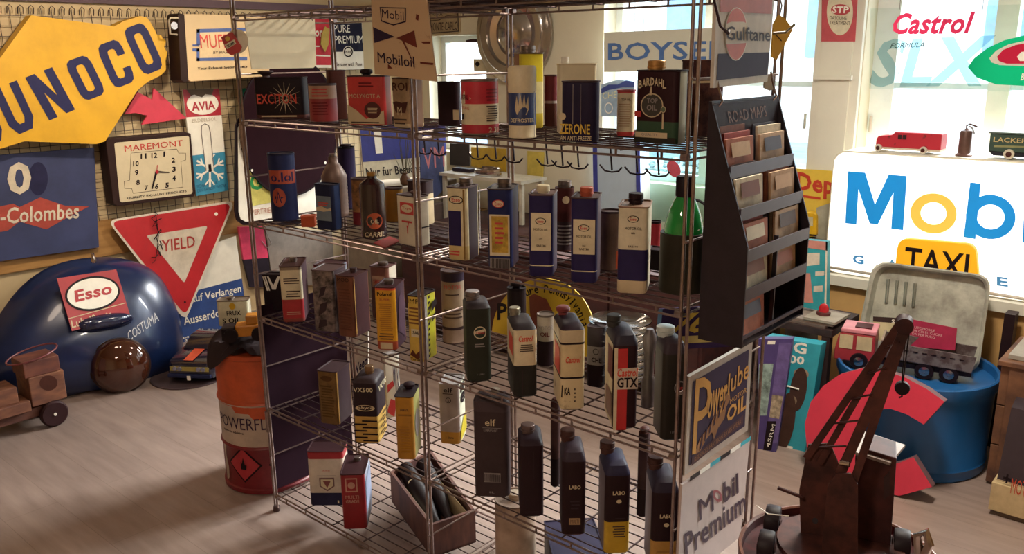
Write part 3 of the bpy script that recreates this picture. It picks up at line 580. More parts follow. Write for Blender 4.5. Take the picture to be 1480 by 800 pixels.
can('oil_can', 'silver brown patterned tin second from the left on the fourth shelf', 3, 'R', 455, 486, 507, 480, 391, 1.3, [(1, M('#8d7d78', .4, .4, .7, 45))], M('#5b4446', .4), M('#4a3a40', .4), dec=[('p', 'f', [(.25, .25), (.6, .35), (.7, .5), (.35, .45)], GREYB), ('p', 'f', [(.3, .55), (.55, .6), (.7, .75), (.45, .72)], GREYB), ('p', 'f', [(.2, .05), (.6, .1), (.6, .2), (.3, .2)], GREYB)])
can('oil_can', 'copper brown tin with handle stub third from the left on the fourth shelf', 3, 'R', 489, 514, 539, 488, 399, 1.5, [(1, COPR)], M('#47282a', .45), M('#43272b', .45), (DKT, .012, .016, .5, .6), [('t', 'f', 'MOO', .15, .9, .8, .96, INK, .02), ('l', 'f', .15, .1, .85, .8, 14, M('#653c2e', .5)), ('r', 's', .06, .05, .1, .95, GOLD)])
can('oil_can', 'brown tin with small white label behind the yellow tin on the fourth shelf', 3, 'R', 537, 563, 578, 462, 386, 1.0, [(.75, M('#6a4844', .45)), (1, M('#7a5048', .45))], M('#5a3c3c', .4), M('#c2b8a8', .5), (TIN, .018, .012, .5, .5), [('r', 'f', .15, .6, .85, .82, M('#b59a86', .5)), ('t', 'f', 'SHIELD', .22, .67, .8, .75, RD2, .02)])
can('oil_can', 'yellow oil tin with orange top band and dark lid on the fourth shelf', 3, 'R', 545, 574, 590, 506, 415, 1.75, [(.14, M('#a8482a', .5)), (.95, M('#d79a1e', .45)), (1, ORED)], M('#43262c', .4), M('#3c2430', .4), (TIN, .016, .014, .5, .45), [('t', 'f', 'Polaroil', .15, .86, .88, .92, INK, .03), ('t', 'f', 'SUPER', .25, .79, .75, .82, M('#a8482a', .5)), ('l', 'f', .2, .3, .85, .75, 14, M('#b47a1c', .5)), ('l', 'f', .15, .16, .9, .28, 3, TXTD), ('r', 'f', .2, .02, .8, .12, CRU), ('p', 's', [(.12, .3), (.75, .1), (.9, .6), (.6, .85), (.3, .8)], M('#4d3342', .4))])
can('oil_can', 'pale yellow tin with checkered edge and green side by the middle post', 3, 'R', 591, 613, 634, 524, 428, 1.7, [(1, M('#d9b54e', .45))], BLK, M('#bdb92c', .45), None, [('t', 'f', 'IMP', .1, .88, .8, .95, INK, .03), ('l', 'f', .1, .56, .8, .84, 5, M('#7a4a24', .5)), ('r', 'f', .25, .38, .85, .5, CREAM), ('t', 'f', 'SAE', .35, .42, .75, .47, INK, .02), ('p', 'f', [(.12, .1), (.3, .18), (.5, .12), (.85, .2), (.8, .08), (.6, .04), (.3, .08)], M('#5a2c1c', .5)), ('t', 'f', 'Turtle', .15, .02, .8, .06, INK)]+[('r', 's', .02, .02, .3, .98, GREY)]+[('p', 's', [(.3, .04+i*.08), (.42, .06+i*.08), (.42, .1+i*.08), (.3, .08+i*.08)], INK) for i in range(12)]+[('p', 's', [(.5, .7), (.9, .8), (.85, .9), (.55, .84)], INK), ('p', 's', [(.5, .55), (.8, .62), (.8, .7), (.55, .64)], INK)])
rcan('oil_can', 'round grey beige can with dark top band right of the middle post', 3, 640, 673, 498, 393, [(.2, M('#9a8478', .5)), (.24, GREYB), (.86, M('#96826f', .5)), (1, M('#352a3c', .35))], DKT, dec=[('t', 'MOTOR', -.5, .76, .5, .82, RD2, .02), ('l', -.6, .35, .6, .5, 3, TXTD), ('l', -.5, .67, .5, .71, 1, TXTD)])
GB = dict(group='plastic oil bottles on the rack', cat='oil bottle')
can('oil_bottle', 'slim dark green bottle with silver cap and round white emblem on the fourth shelf', 3, 'L', 671, 676, 711, 553, 447, 1.6, [(1, M('#2f3128', .45))], M('#3a3438', .5), None, (TIN, .021, .024, .35, .5), [('e', 'f', .55, .68, .26, .085, CREAM), ('e', 'f', .55, .68, .22, .07, M('#2f3a30', .45)), ('p', 'f', [(.35, .66), (.75, .69), (.75, .73), (.35, .7)], CREAM), ('t', 'f', 'Castrol', .38, .66, .73, .7, RD2, .02), ('l', 'f', .3, .48, .75, .54, 2, GREY), ('t', 'f', '1 LITRE', .4, .1, .7, .12, GREY)], 'bottle', **GB)
can('oil_bottle', 'white over black oil bottle with red script and silver cap on the fourth shelf', 3, 'L', 733, 743, 777, 578, 480, 2.1, [(.48, M('#2a2825', .4)), (1, CREAM)], M('#2c2428', .5), None, (M('#a8a08e', .35, .7), .016, .02, .3, .78), [('t', 'f', 'Castrol', .22, .83, .82, .92, ORED, .035, .25), ('l', 'f', .25, .68, .85, .8, 4, TXTD), ('r', 's', .3, .55, .98, .95, CREAM), ('p', 's', [(.4, .62), (.96, .62), (.96, .9), (.4, .9)], ORED), ('r', 'f', .35, .05, .38, .42, GREYB)], 'bottle', **GB)
rcan('oil_can', 'round white topped can between two white Castrol style oil bottles', 3, 776, 801, 531, 456, [(.5, M('#2c1c22', .4)), (1, M('#b9ab9c', .5))], TIN, dec=[('t', 'MOTOR', -.6, .72, .6, .8, GREY, .02), ('t', 'OIL', -.4, .6, .3, .68, DKR, .02)])
can('oil_bottle', 'stained white oil bottle with black bands and red brown cap on the fourth shelf', 3, 'L', 798, 810, 845, 594, 478, 2.1, [(.40, rusty('#cbb892', '#7a5a44', .5, 24, .3, .42)), (.425, INK), (.825, M('#cdb88e', .45, 0, .15)), (.85, INK), (1, M('#c9b796', .45))], M('#30222c', .5), None, (M('#7a3030', .5), .018, .022, .35, .75, 'knob'), [('t', 'f', 'Castrol', .2, .6, .82, .68, ORED, .035, .25), ('p', 'f', [(.02, .18), (.06, .18), (.09, .33), (.05, .33)], INK), ('t', 'f', 'KA', .15, .2, .4, .3, INK, .03), ('l', 'f', .55, .1, .62, .3, 4, TXTD), ('p', 's', [(.35, .45), (.95, .45), (.95, .78), (.35, .78)], ORED)], 'bottle', **GB)
can('oil_can', 'dark grey can with white band and ring emblem behind the red striped bottle', 3, 'R', 846, 870, 878, 561, 474, 1.0, [(.37, BLK), (.68, M('#8d8488', .5)), (1, M('#3c343c', .45))], GREYB, dec=[('o', 'f', .6, .6, .18, .05, INK), ('t', 'f', 'CHE', .35, .42, .95, .5, INK, .03)])
can('oil_bottle', 'black oil bottle with red and white stripe and diagonal lettering on the fourth shelf', 3, 'L', 871, 885, 920, 621, 500, 2.1, [(1, M('#2c181e', .4))], M('#34303c', .5), CREAM, (M('#3c3a38', .5), .018, .026, .2, .6), [('r', 'f', .02, .0, .16, .98, CREAM), ('r', 'f', .16, 0, .56, .97, M('#c22a2c', .4)), ('p', 'f', [(.14, .49), (.99, .49), (.99, .745), (.14, .735)], M('#cbb8a6', .45)), ('t', 'f', 'Castrol', .15, .64, .98, .735, ORED, .03, .2), ('t', 'f', 'GTX', .15, .51, .98, .63, INK, .05), ('p', 's', [(.3, .1), (.9, .1), (.9, .42), (.3, .42)], M('#8a6a5a', .5)), ('p', 's', [(.5, .6), (.98, .6), (.98, .95), (.5, .95)], M('#6a2a30', .5))], 'jug', **GB)
can('oil_bottle', 'large dark green oil bottle beside the right posts on the fourth shelf', 3, 'L', 941, 955, 988, 638, 512, 1.7, [(1, M('#29241f', .45))], M('#3a2f38', .5), M('#4c4644', .5), (M('#c6d0d0', .4, .3), .022, .02, .3, .65), [('e', 'f', .75, .62, .26, .08, GREY), ('e', 'f', .75, .62, .22, .065, M('#29241f', .45)), ('t', 'f', 'Castrol', .56, .6, .94, .64, RD2), ('t', 'f', '1 LITRE', .4, .1, .7, .12, GREY)], 'jug', **GB)
t = thing('glass_plates', 'stack of clear glass plates at the back of the fourth shelf', 'plates', (1.335, .30, Z[3]+.002))
for i in range(9): G().lathe([(.05, i*.02), (.055, i*.02+.001), (.088, i*.02+.014), (.087, i*.02+.016), (.053, i*.02+.004), (.001, i*.02+.003)], 28).to('plate', glassy('#d8d0cc', .03), t, local=True, smooth=True)
PQ = Plane((0, DY-.006, 0), (0, -1, 0)); t = thing('round_sign', 'round yellow Pure Pennsylvania enamel sign at the back of the fourth shelf', 'sign', PQ.px(785, 540))
pp_ = [PQ.px(785+74*math.cos(a), 482+80*math.sin(a)) for a in [2*PI*i/48 for i in range(48)]]; pp_ = [V((p.x, p.y, max(p.z, Z[3]+.002))) for p in pp_]; PY = rusty('#d2b02c', '#6a4a20', .45, 9, .22, .27)
G().prism(pp_, (0, .004, 0)).to('disc', PY, t)
for i, ch in enumerate('Pure Pennsylvania'):
    if ch == ' ': continue
    a = -PI*.66+i*.115; r_ = 62; x, y = 785+r_*math.cos(a), 484+r_*1.08*math.sin(a); tx, ty = -math.sin(a)*3., math.cos(a)*3.; nx, ny = math.cos(a)*5.5, math.sin(a)*5.5
    hk_ = 1 if ch in 'Pl' else .75; wk_ = .35 if ch in 'li' else 1; tx *= wk_; ty *= wk_
    ptext(ch, PQ, (x-tx+nx*(2*hk_-1), y-ty+ny*(2*hk_-1)), (x+tx+nx*(2*hk_-1), y+ty+ny*(2*hk_-1)), (x-tx-nx, y-ty-ny), INK, t, .015, 0, .001)
ptext('P', PQ, (719, 438), (733, 437), (719, 462), INK, t, .03, 0, .001); ppoly(PQ, [(765, 428), (772, 424), (790, 432), (800, 452), (795, 490), (770, 480), (766, 450)], M('#8a3a2c', .5), t, 0, .001, 'print')
VP = Plane((0, DY+.012, 0), (0, -1, 0)); t = thing('tin_sign', 'white tin sign with slanted navy Veed lettering behind the brown gold tin', 'sign', VP.px(522, 560)); ppoly(VP, [(512, 497), (532, 476), (532, 552), (513, 566)], PWHITE, t, .004, 0, 'plate'); ptext('Veed', VP, (514, 527), (531, 512), (514, 541), NAVY, t, .03, 0, .001); ppoly(VP, [(513, 545), (532, 528), (532, 531), (513, 549)], NAVY, t, 0, .001, 'line')
rcan('oil_lantern', 'grey metal lantern standing between the striped bottle and the dark green bottle', 3, 926, 946, 590, 478, prof=[(.9, 0), (1, .02), (1, .35), (.7, .4), (.75, .7), (1, .78), (1, .9), (.5, 1)], bands=[(1, M('#6e6466', .35, .5))], group='odds on the rack', cat='lantern')
rcan('oil_jar', 'dark round jar with black lid behind the white over black bottle', 3, 734, 761, 524, 418, [(1, M('#2e2226', .4))], INK, cap=(INK, .017, .02, 0, 'knob'))
V7 = Plane((0, DY+.014, 0), (0, -1, 0)); t = thing('tin_sign', 'purple tin sign with slanted yellow numerals behind the right posts', 'sign', V7.px(1000, 520)); ppoly(V7, [(952, 446), (1066, 440), (1066, 500), (946, 506)], M('#3a2a58', .5), t, .004, 0, 'plate'); ptext('76', V7, (976, 452), (1030, 449), (968, 482), M('#d8b84a', .5), t, .03, .3, .001); ppoly(V7, [(946, 487), (1066, 482), (1066, 492), (946, 498)], M('#cdbb74', .5), t, 0, .001, 'strip'); ppoly(V7, [(946, 506), (952, 446), (958, 446), (952, 506)], M('#6a94b8', .5), t, 0, .001, 'edge')
# ---- shelf five
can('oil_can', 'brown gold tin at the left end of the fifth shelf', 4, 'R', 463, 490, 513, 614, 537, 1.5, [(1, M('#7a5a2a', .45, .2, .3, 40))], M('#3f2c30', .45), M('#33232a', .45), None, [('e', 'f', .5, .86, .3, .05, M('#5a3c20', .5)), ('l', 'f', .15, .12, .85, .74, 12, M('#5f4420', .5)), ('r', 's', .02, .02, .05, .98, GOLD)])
can('oil_bottle', 'black bottle with yellow striped lower half on the fifth shelf', 4, 'R', 514, 548, 562, 642, 554, 1.5, [(.03, BLK), (.46, M('#c39a4a', .45)), (1, M('#2a1c22', .4))], M('#3f3236', .5), None, (M('#8a6a4c', .35, .5), .016, .026, .55, .5), [('t', 'f', 'VX500', .05, .86, .85, .93, CREAM, .02), ('o', 'f', .5, .6, .4, .05, CRU), ('t', 'f', 'labyce', .18, .57, .82, .63, CRU, .02)]+[('r', 'f', .0 if i % 2 else .35, .05+i*.055, .55 if i % 2 else .98, .075+i*.055, INK) for i in range(7)]+[('r', 's', .1 if i % 2 else .4, .08+i*.055, .6 if i % 2 else .98, .1+i*.055, INK) for i in range(7)]+[('t', 's', 'VX500', .08, .84, .9, .94, CREAM, .02)], 'bottle', **GB)
can('oil_can', 'golden yellow tin with black top beside the middle post on the fifth shelf', 4, 'R', 574, 600, 611, 664, 573, 1.9, [(1, M('#b9801c', .45))], M('#2a1e24', .4), M('#a4a060', .5), (BLK, .018, .02, .55, .7, 'knob'), [('t', 'f', 'ENERGOL', .3, .77, .75, .81, TXTD), ('l', 'f', .1, .68, .9, .74, 1, M('#8a5c14', .5)), ('r', 'f', .1, .6, .9, .605, M('#8a5c14', .5)), ('l', 'f', .2, .1, .8, .55, 10, M('#a36f18', .5)), ('e', 's', .45, .5, .3, .22, GREY)])
can('oil_can', 'narrow white sign tin with red and navy print behind the yellow striped bottle', 4, 'L', 557, 560, 580, 604, 512, .5, [(1, PWHITE)], GREY, None, None, [('p', 'f', [(.1, .4), (.6, .5), (.5, .58), (.1, .52)], RD2), ('p', 'f', [(.0, .1), (.5, .0), (.7, .25), (.3, .3)], RD2), ('t', 'f', 'MIX', .55, .3, .95, .8, NAVY)], rad=.003)
can('oil_can', 'white elf motor oil tin with yellow lower band and black side lettering', 4, 'R', 636, 665, 675, 642, 555, 1.4, [(.2, M('#c08a2c', .45)), (1, M('#a4948e', .45))], GREY, M('#d9d6c2', .5), None, [('t', 'f', 'elf', .25, .86, .7, .93, INK, .04), ('l', 'f', .2, .82, .75, .85, 1, TXTD), ('o', 'f', .48, .73, .14, .045, INK), ('t', 'f', '2', .44, .71, .52, .75, INK), ('t', 'f', '1 litre', .3, .09, .7, .13, TXTD), ('p', 's', [(.1, .05), (.95, .1), (.95, .4), (.5, .35), (.1, .2)], M('#c9b22c', .45)), ('t', 's', 'e', .2, .62, .8, .8, INK, .05), ('t', 's', 'lf', .2, .82, .8, .96, INK, .05)])
can('oil_bottle', 'wide dark grey elf oil bottle with barcode label on the fifth shelf', 4, 'R', 686, 736, 740, 720, 582, .7, [(.9, M('#3f3133', .45)), (1, M('#4a3c40', .45))], M('#3a2e32', .45), None, (M('#9a8f84', .4, .4), .013, .012, .6, .6), [('t', 'f', 'elf', .34, .76, .64, .83, CRU, .04), ('l', 'f', .2, .735, .8, .745, 1, GREY), ('t', 'f', 'LUBRIFIANT', .3, .7, .7, .725, GREY), ('r', 'f', .28, .17, .76, .27, GREY)]+[('r', 'f', .3+i*.032, .18, .315+i*.032, .26, GREYB) for i in range(14)]+[('t', 'f', '1L', .44, .06, .58, .08, GREY)], 'bottle', rad=.016, **GB)
can('oil_bottle', 'plain black oil bottle with silver ringed cap beside the grey elf bottle', 4, 'L', 749, 752, 786, 748, 645, 1.9, [(1, M('#2a171c', .4))], M('#352730', .5), None, (M('#6e5a58', .35, .5), .02, .024, .4, .5), [('r', 'f', .58, .55, .595, .92, GREYB), ('t', 'f', 'SUPERTON', .2, .06, .85, .09, GREYB)], 'bottle', **GB)
can('oil_bottle', 'slim dark brown bottle far back between the black bottles on the fifth shelf', 4, 'R', 794, 806, 811, 706, 585, 1.2, [(.35, BLK), (1, M('#4a3232', .45))], BRN, kind='bottle', **GB)
can('oil_bottle', 'slim dark bottle far back between the last two black bottles', 4, 'R', 918, 933, 938, 750, 628, 1.2, [(.35, BLK), (1, M('#4a3638', .45))], BRN, kind='bottle', **GB)
lab = lambda v: [('t', 'f', 'LABO', .3, v, .78, v+.05, CRU, .04)]
can('oil_bottle', 'black oil bottle with small gold lower label third from the right posts', 4, 'L', 808, 812, 846, 775, 668, 1.9, [(.03, M('#5a3430', .4)), (1, M('#281418', .4))], M('#3a2f3a', .5), None, (M('#4a302c', .4), .02, .028, .3, .65), lab(.64)+[('l', 'f', .35, .36, .75, .5, 3, GREYB), ('r', 'f', .3, .16, .78, .25, M('#a3825c', .5)), ('t', 'f', 'MULTI', .36, .18, .72, .23, TXTD)], 'jug', **GB)
can('oil_bottle', 'black oil bottle with bright yellow lower third second from the right posts', 4, 'L', 862, 873, 909, 803, 689, 1.9, [(.42, M('#c09a1c', .45)), (1, M('#261318', .4))], M('#2f2c44', .5), M('#6e646c', .5), (M('#4a302c', .4), .02, .028, .25, .65), lab(.76)+[('e', 'f', .55, .68, .1, .025, CRU), ('l', 'f', .3, .22, .85, .38, 5, TXTD), ('l', 'f', .4, .46, .8, .48, 1, GREYB)], 'jug', **GB)
can('oil_bottle', 'black oil bottle with ochre lower part next to the right posts', 4, 'L', 928, 939, 977, 832, 713, 1.9, [(.42, M('#b0833a', .45)), (1, M('#261318', .4))], M('#2f2838', .5), M('#7a6f70', .5), (M('#4a302c', .4), .02, .028, .25, .65), lab(.7)+[('e', 'f', .55, .62, .1, .025, CRU), ('r', 'f', .22, .05, .95, .3, M('#8a6630', .5)), ('r', 'f', .24, .06, .93, .29, M('#b0833a', .45)), ('l', 'f', .3, .1, .85, .26, 4, TXTD)], 'jug', **GB)
# ---- bottom shelf
can('oil_can', 'large white tin with red top band, navy base and shield emblem on the bottom shelf', 5, 'R', 450, 500, 508, 730, 651, .7, [(.24, M('#2b2a48', .4)), (.86, M('#cfc2b4', .5)), (1, M('#a2242e', .45))], M('#3a2226', .45), None, None, [('p', 'f', [(.3, .52), (.72, .52), (.72, .36), (.51, .27), (.3, .36)], M('#7a5a5a', .5)), ('p', 'f', [(.34, .49), (.68, .49), (.68, .37), (.51, .3), (.34, .37)], CREAM), ('p', 'f', [(.4, .46), (.62, .46), (.51, .33)], M('#8a4a4a', .5)), ('t', 'f', '***', .4, .62, .62, .66, RD2), ('r', 'f', .25, .56, .78, .565, GREY), ('r', 'f', .78, .05, .82, .1, CREAM)], group='oil cans on the wire rack')
can('oil_can', 'red tall tin with gold frame print and black top on the bottom shelf', 5, 'R', 497, 531, 541, 768, 688, 1.9, [(1, M('#8e1c24', .45))], M('#3a2024', .45), M('#aab0c4', .5), (TIN, .013, .014, .55, .7), [('r', 'f', .2, .68, .7, .93, M('#b98a7a', .5)), ('r', 'f', .25, .7, .65, .91, M('#8e1c24', .45)), ('e', 'f', .45, .8, .15, .06, M('#b98a7a', .5)), ('t', 'f', 'MULTI', .18, .56, .74, .62, M('#b98a7a', .5), .03), ('t', 'f', 'GRADE', .18, .48, .74, .54, M('#b98a7a', .5), .03), ('p', 's', [(.1, .3), (.9, .2), (.9, .9), (.1, .8)], M('#8a94b0', .5))])
rcan('oil_can', 'beige round canister on the bottom shelf below the grey elf bottle', 5, 716, 776, 835, 733, [(1, M('#b39a88', .5, 0, .2))], M('#8a7468', .5), cap=(M('#c9b6a2', .5), .022, .02, 0))
can('carton', 'dark navy box lying on the bottom shelf below the black bottles', 5, 'L', 786, 800, 872, 838, 770, 1.3, [(1, M('#231d30', .5))], M('#2c2740', .5), group='small boxes on the rack', cat='box', rad=.004)
# wooden crate with black bottles
def crate(px, z, label):
    """px: near-left, near-right, far-right, far-left top-inner corners on the shelf plane"""
    pts = [on_z(x, y, z) for x, y in px]; cx = sum((p for p in pts), V())/4
    t = thing('wooden_crate', label, 'crate', (cx.x, cx.y, z)); h = .12; mt = wood('#6a4438', '#45292a', 4, (8, 8, 2))
    for i in range(4):
        a, b = pts[i], pts[(i+1) % 4]; n = V((-(b-a).y, (b-a).x, 0)).normalized()*.01
        G().prism([a, b, b+n, a+n], (0, 0, h)).to('side_board', mt, t)
    G().prism(pts, (0, 0, .008)).to('bottom_board', mt, t)
    return t, cx, pts
t, cx, pts = crate([(624, 806), (688, 783), (624, 690), (566, 724)], Z[5]+.003, 'dark wooden crate holding black bottles on the bottom shelf')
ax = ((pts[0]+pts[1])/2-(pts[2]+pts[3])/2).normalized(); sd = V((-ax.y, ax.x, 0))
for i in range(2):
    a = (pts[2]+pts[3])/2+ax*.03+sd*(-.036+.072*i)+V((0, 0, .115)); b = (pts[0]+pts[1])/2-ax*.05+sd*(-.02+.04*i)+V((0, 0, .04))
    g = G(); L_ = (b-a).length; g.lathe([(.016, 0), (.03, .01), (.031, L_*.55), (.014, L_*.8), (.014, L_)], 16, a, b-a)
    o = tag(g.to('glass_bottle', M('#1c1316', .2), None, smooth=True), ['black bottle lying in the wooden crate with a round white mark', 'black bottle lying in the wooden crate on the far side'][i], 'bottle', 'bottles in the wooden crate')
    if i == 0:
        m = a+(b-a)*.25; nn = (C-m).normalized(); p_ = Plane(m+nn*.0325, nn); q = [p_.at(.018*math.cos(2*PI*j/18), .012*math.sin(2*PI*j/18)) for j in range(18)]; q2 = [p_.at(.014*math.cos(2*PI*j/18), .008*math.sin(2*PI*j/18)) for j in range(18)]
        mk('emblem_ring', q+q2, [(j, (j+1) % 18, 18+(j+1) % 18, 18+j) for j in range(18)], CREAM, o)
for i in range(2):
    a = pts[0]*.2+pts[3]*.8; b = pts[0]*.85+pts[3]*.15; off = sd*(.02+.13*i)
    tag(mk('card', [a+off+V((0, 0, .03)), b+off+V((0, 0, .03)), b+off+V((0, 0, .1)), a+off+V((0, 0, .1)), a+off+sd*.002+V((0, 0, .03)), b+off+sd*.002+V((0, 0, .03)), b+off+sd*.002+V((0, 0, .1)), a+off+sd*.002+V((0, 0, .1))], [(0, 1, 2, 3), (7, 6, 5, 4), (3, 2, 6, 7), (0, 4, 5, 1), (0, 3, 7, 4), (1, 5, 6, 2)], CRU), ['cream cardboard divider at the left side inside the wooden crate', 'cream cardboard divider at the right side inside the wooden crate'][i], 'card', 'dividers in the wooden crate')
# ------------------------------------------------------------------ left wall
def wplane(x, tilt=0): return Plane((x, 0, 0), (1, 0, 0))
def glyph(ch):
    U = ([(0, 1), (0, .22), (.22, 0), (.78, 0), (1, .22), (1, 1)], [(.32, 1), (.32, .28), (.4, .18), (.6, .18), (.68, .28), (.68, 1)], False)
    O8 = [(0, .2), (.07, .06), (.22, 0), (.78, 0), (.93, .06), (1, .2), (1, .8), (.93, .94), (.78, 1), (.22, 1), (.07, .94), (0, .8)]
    I8 = [(.33, .26), (.35, .2), (.42, .17), (.58, .17), (.65, .2), (.67, .26), (.67, .74), (.65, .8), (.58, .83), (.42, .83), (.35, .8), (.33, .74)]
    if ch == 'O': return O8, I8, True
    if ch == 'U': return U
    if ch == 'C': r = list(range(6, 12))+list(range(0, 6)); return [(1, .64)]+[O8[i] for i in r]+[(1, .36)], [(.67, .64)]+[I8[i] for i in r]+[(.67, .36)], False
    if ch == 'S': return [(1, .7), (1, .8), (.78, 1), (.22, 1), (0, .8), (0, .5), (.6, .42), (.68, .3), (.6, .18), (.4, .18), (.32, .34)], [(.68, .7), (.66, .76), (.6, .82), (.4, .82), (.32, .72), (.4, .58), (1, .5), (1, .2), (.78, 0), (.22, 0), (0, .34)], False
def pglyph(ch, pl, TL, TR, BL, mat, parent, off=.002):
    a, b, c = [pl.px(*q)+pl.n*off for q in (TL, TR, BL)]; P = lambda s, t: a+(b-a)*s+(c-a)*(1-t)
    if ch == 'N': q = [(0, 0), (0, 1), (.34, 1), (.68, .42), (.68, 1), (1, 1), (1, 0), (.66, 0), (.32, .58), (.32, 0)]; return mk('letter', [P(*x) for x in q], [(0, 1, 2, 8, 9), (2, 3, 7, 8), (3, 4, 5, 6, 7)], mat, parent)
    o, i, cl = glyph(ch); n = len(o); return mk('letter', [P(*x) for x in o+i], [(j, (j+1) % n, n+(j+1) % n, n+j) for j in range(n if cl else n-1)], mat, parent)
# wire grid
gw = thing('wire_grid_panel', 'black wire grid panel covering the upper left wall', 'grid panel', (XW+.02, .7, 1.35)); GW = M('#3b2c30', .5, .3)
v0 = G().rod((0, 0, -.55), (0, 0, .57), .0016, 5).to('grid_wire', GW, gw, local=True); h0 = G().rod((0, -1.6, 0), (0, 1.6, 0), .0016, 5).to('grid_wire', GW, gw, local=True); l0 = None
v0.location = (0, -1.6, 0); h0.location = (.003, 0, -.52)
for i in range(1, 65): o = v0.copy(); COL.objects.link(o); o.location = (0, -1.6+i*.05, 0)
for i in range(1, 22): o = h0.copy(); COL.objects.link(o); o.location = (.003, 0, -.52+i*.05)
l0 = G().tube([(0, -.012, -.03), (.012, -.012, .0), (.012, 0, .012), (.012, .012, .0), (0, .012, -.03)], .0022, 5).to('hook_loop', GW, gw, local=True); l0.location = (0, -1.55, .57)
for i in range(1, 62): o = l0.copy(); COL.objects.link(o); o.location = (0, -1.55+i*.05, .57)
# yellow arrow sign
SP = wplane(XW+.16); SY = M('#dca91f', .45, 0, .12, 5); SB = M('#2e2f58', .45, 0, .1)
t = thing('petrol_sign', 'big yellow arrow shaped sign with slanted navy letters on the wire grid', 'sign', SP.px(110, 140))
ppoly(SP, [(45, 22), (165, 38), (178, 31), (203, 23), (212, 25), (218, 33), (227, 50), (233, 51), (235, 55), (240, 59), (237, 68), (242, 76), (239, 88), (240, 101), (232, 109), (214, 118), (199, 130), (152, 204), (139, 208), (35, 204), (0, 215), (-50, 232), (-75, 200), (-40, 130), (0, 84)], SY, t, .07, 0, 'sign_board')
for ch, TL, TR, BL in (('S', (-56, 148), (-22, 134), (-24, 214)), ('U', (-12, 130), (24, 116), (20, 197)), ('N', (36, 112), (75, 97), (71, 174)), ('O', (92, 90), (126, 78), (121, 147)), ('C', (138, 67), (171, 55), (165, 129)), ('O', (176, 43), (208, 31), (207, 110))):
    pglyph(ch, SP, TL, TR, BL, SB, t)
# blue panel with ten and band
CP = wplane(XW+.05); t = thing('advertising_sign', 'faded blue tin sign with a red zigzag band and white lettering', 'sign', CP.px(60, 370)); CB = M('#39426e', .6, 0, .25, 4)
ppoly(CP, [(-40, 227), (136, 213), (143, 357), (-40, 383)], CB, t, .02, 0, 'sign_board')
pell(CP, 55, 258, 14, 24, M('#2a2a4c', .6), t, .001, 0, 'print')  # dark oval painted as the shadow behind the numeral
CR = M('#b3483c', .6, 0, .2); ppoly(CP, [(-20, 302), (0, 298), (19, 294), (28, 299), (58, 285), (94, 297), (129, 298), (101, 312), (67, 331), (28, 320), (11, 333), (-20, 338)], CR, t, 0, .0015, 'band')
ptext('10', CP, (-16, 236), (44, 233), (-14, 284), M('#d9cdb8', .6), t, .04, 0, .003)
for off, mt, b in ((.0025, INK, .055), (.004, M('#e0d6c4', .6), .02)): ptext('er-Colombes', CP, (-24, 302), (114, 293), (-24, 326), mt, t, b, 0, off)
# clock
KP = wplane(XW+.13); t = thing('wall_clock', 'square advertising wall clock with cream face and dark frame', 'clock', KP.px(218, 245))
ppoly(KP, [(153, 204), (156, 200), (270, 191), (276, 193), (283, 279), (280, 284), (170, 298), (164, 295)], M('#33211f', .4), t, .09, 0, 'frame', .004)
KF = M('#cfc2a4', .45, 0, .06); ppoly(KP, [(165, 208), (167, 206), (271, 196), (273, 198), (278, 277), (276, 280), (176, 292), (173, 290)], KF, t, 0, .002, 'face')
ptext('MAREMONT', KP, (179, 210), (263, 202), (180, 219), M('#c23c34', .5), t, .035, 0, .004)
ptext('QUALITY EXHAUST PRODUCTS', KP, (183, 284.5), (269, 274), (183.5, 288.5), INK, t, .03, 0, .004)
ol = [(189, 221), (255, 215), (258, 221), (268, 221), (268, 231), (261, 233), (264, 270), (192, 279), (190, 272), (180, 272), (179, 262), (187, 260)]; P3 = [KP.px(*q)+KP.n*.003 for q in ol]
G().tube(P3, .0012, 4, closed=True).to('outline', TXTD, t)
for i, (x, y) in enumerate(((237, 222), (250, 231), (251, 244), (251, 257), (241, 267), (226, 269), (211, 271), (199, 263), (197, 249), (196, 236), (207, 225), (222.5, 224))):
    wn = 4.2 if i in (9, 10, 11) else 1.3 if i == 0 else 2.6; ptext(str(i+1), KP, (x-wn, y-3.2), (x+wn, y-3.8), (x-wn, y+4.2), INK, t, .04, 0, .004, 'numeral')
for pts in ([(225, 246.5), (226, 249), (244, 249.6), (244, 248.2)], [(224, 247), (227, 248), (220, 273), (218, 272)]): ppoly(KP, pts, INK, t, 0, .006, 'hand')
ppoly(KP, [(226, 238), (227, 238), (226, 249), (225, 249)], RED, t, 0, .008, 'second_hand'); pell(KP, 226, 248, 2.5, 2.5, RED, t, .009, 0, 'hub')
# pink arrow
AP = wplane(XW+.07); tag(ppoly(AP, [(180, 165), (199, 133), (220, 144), (222, 127), (270, 171), (205, 180), (213, 167), (196, 163)], M('#cf3a52', .5, 0, .1), None, .012, 0, 'arrow_sign'), 'pink red arrow sign pointing right from under the yellow sign', 'sign')
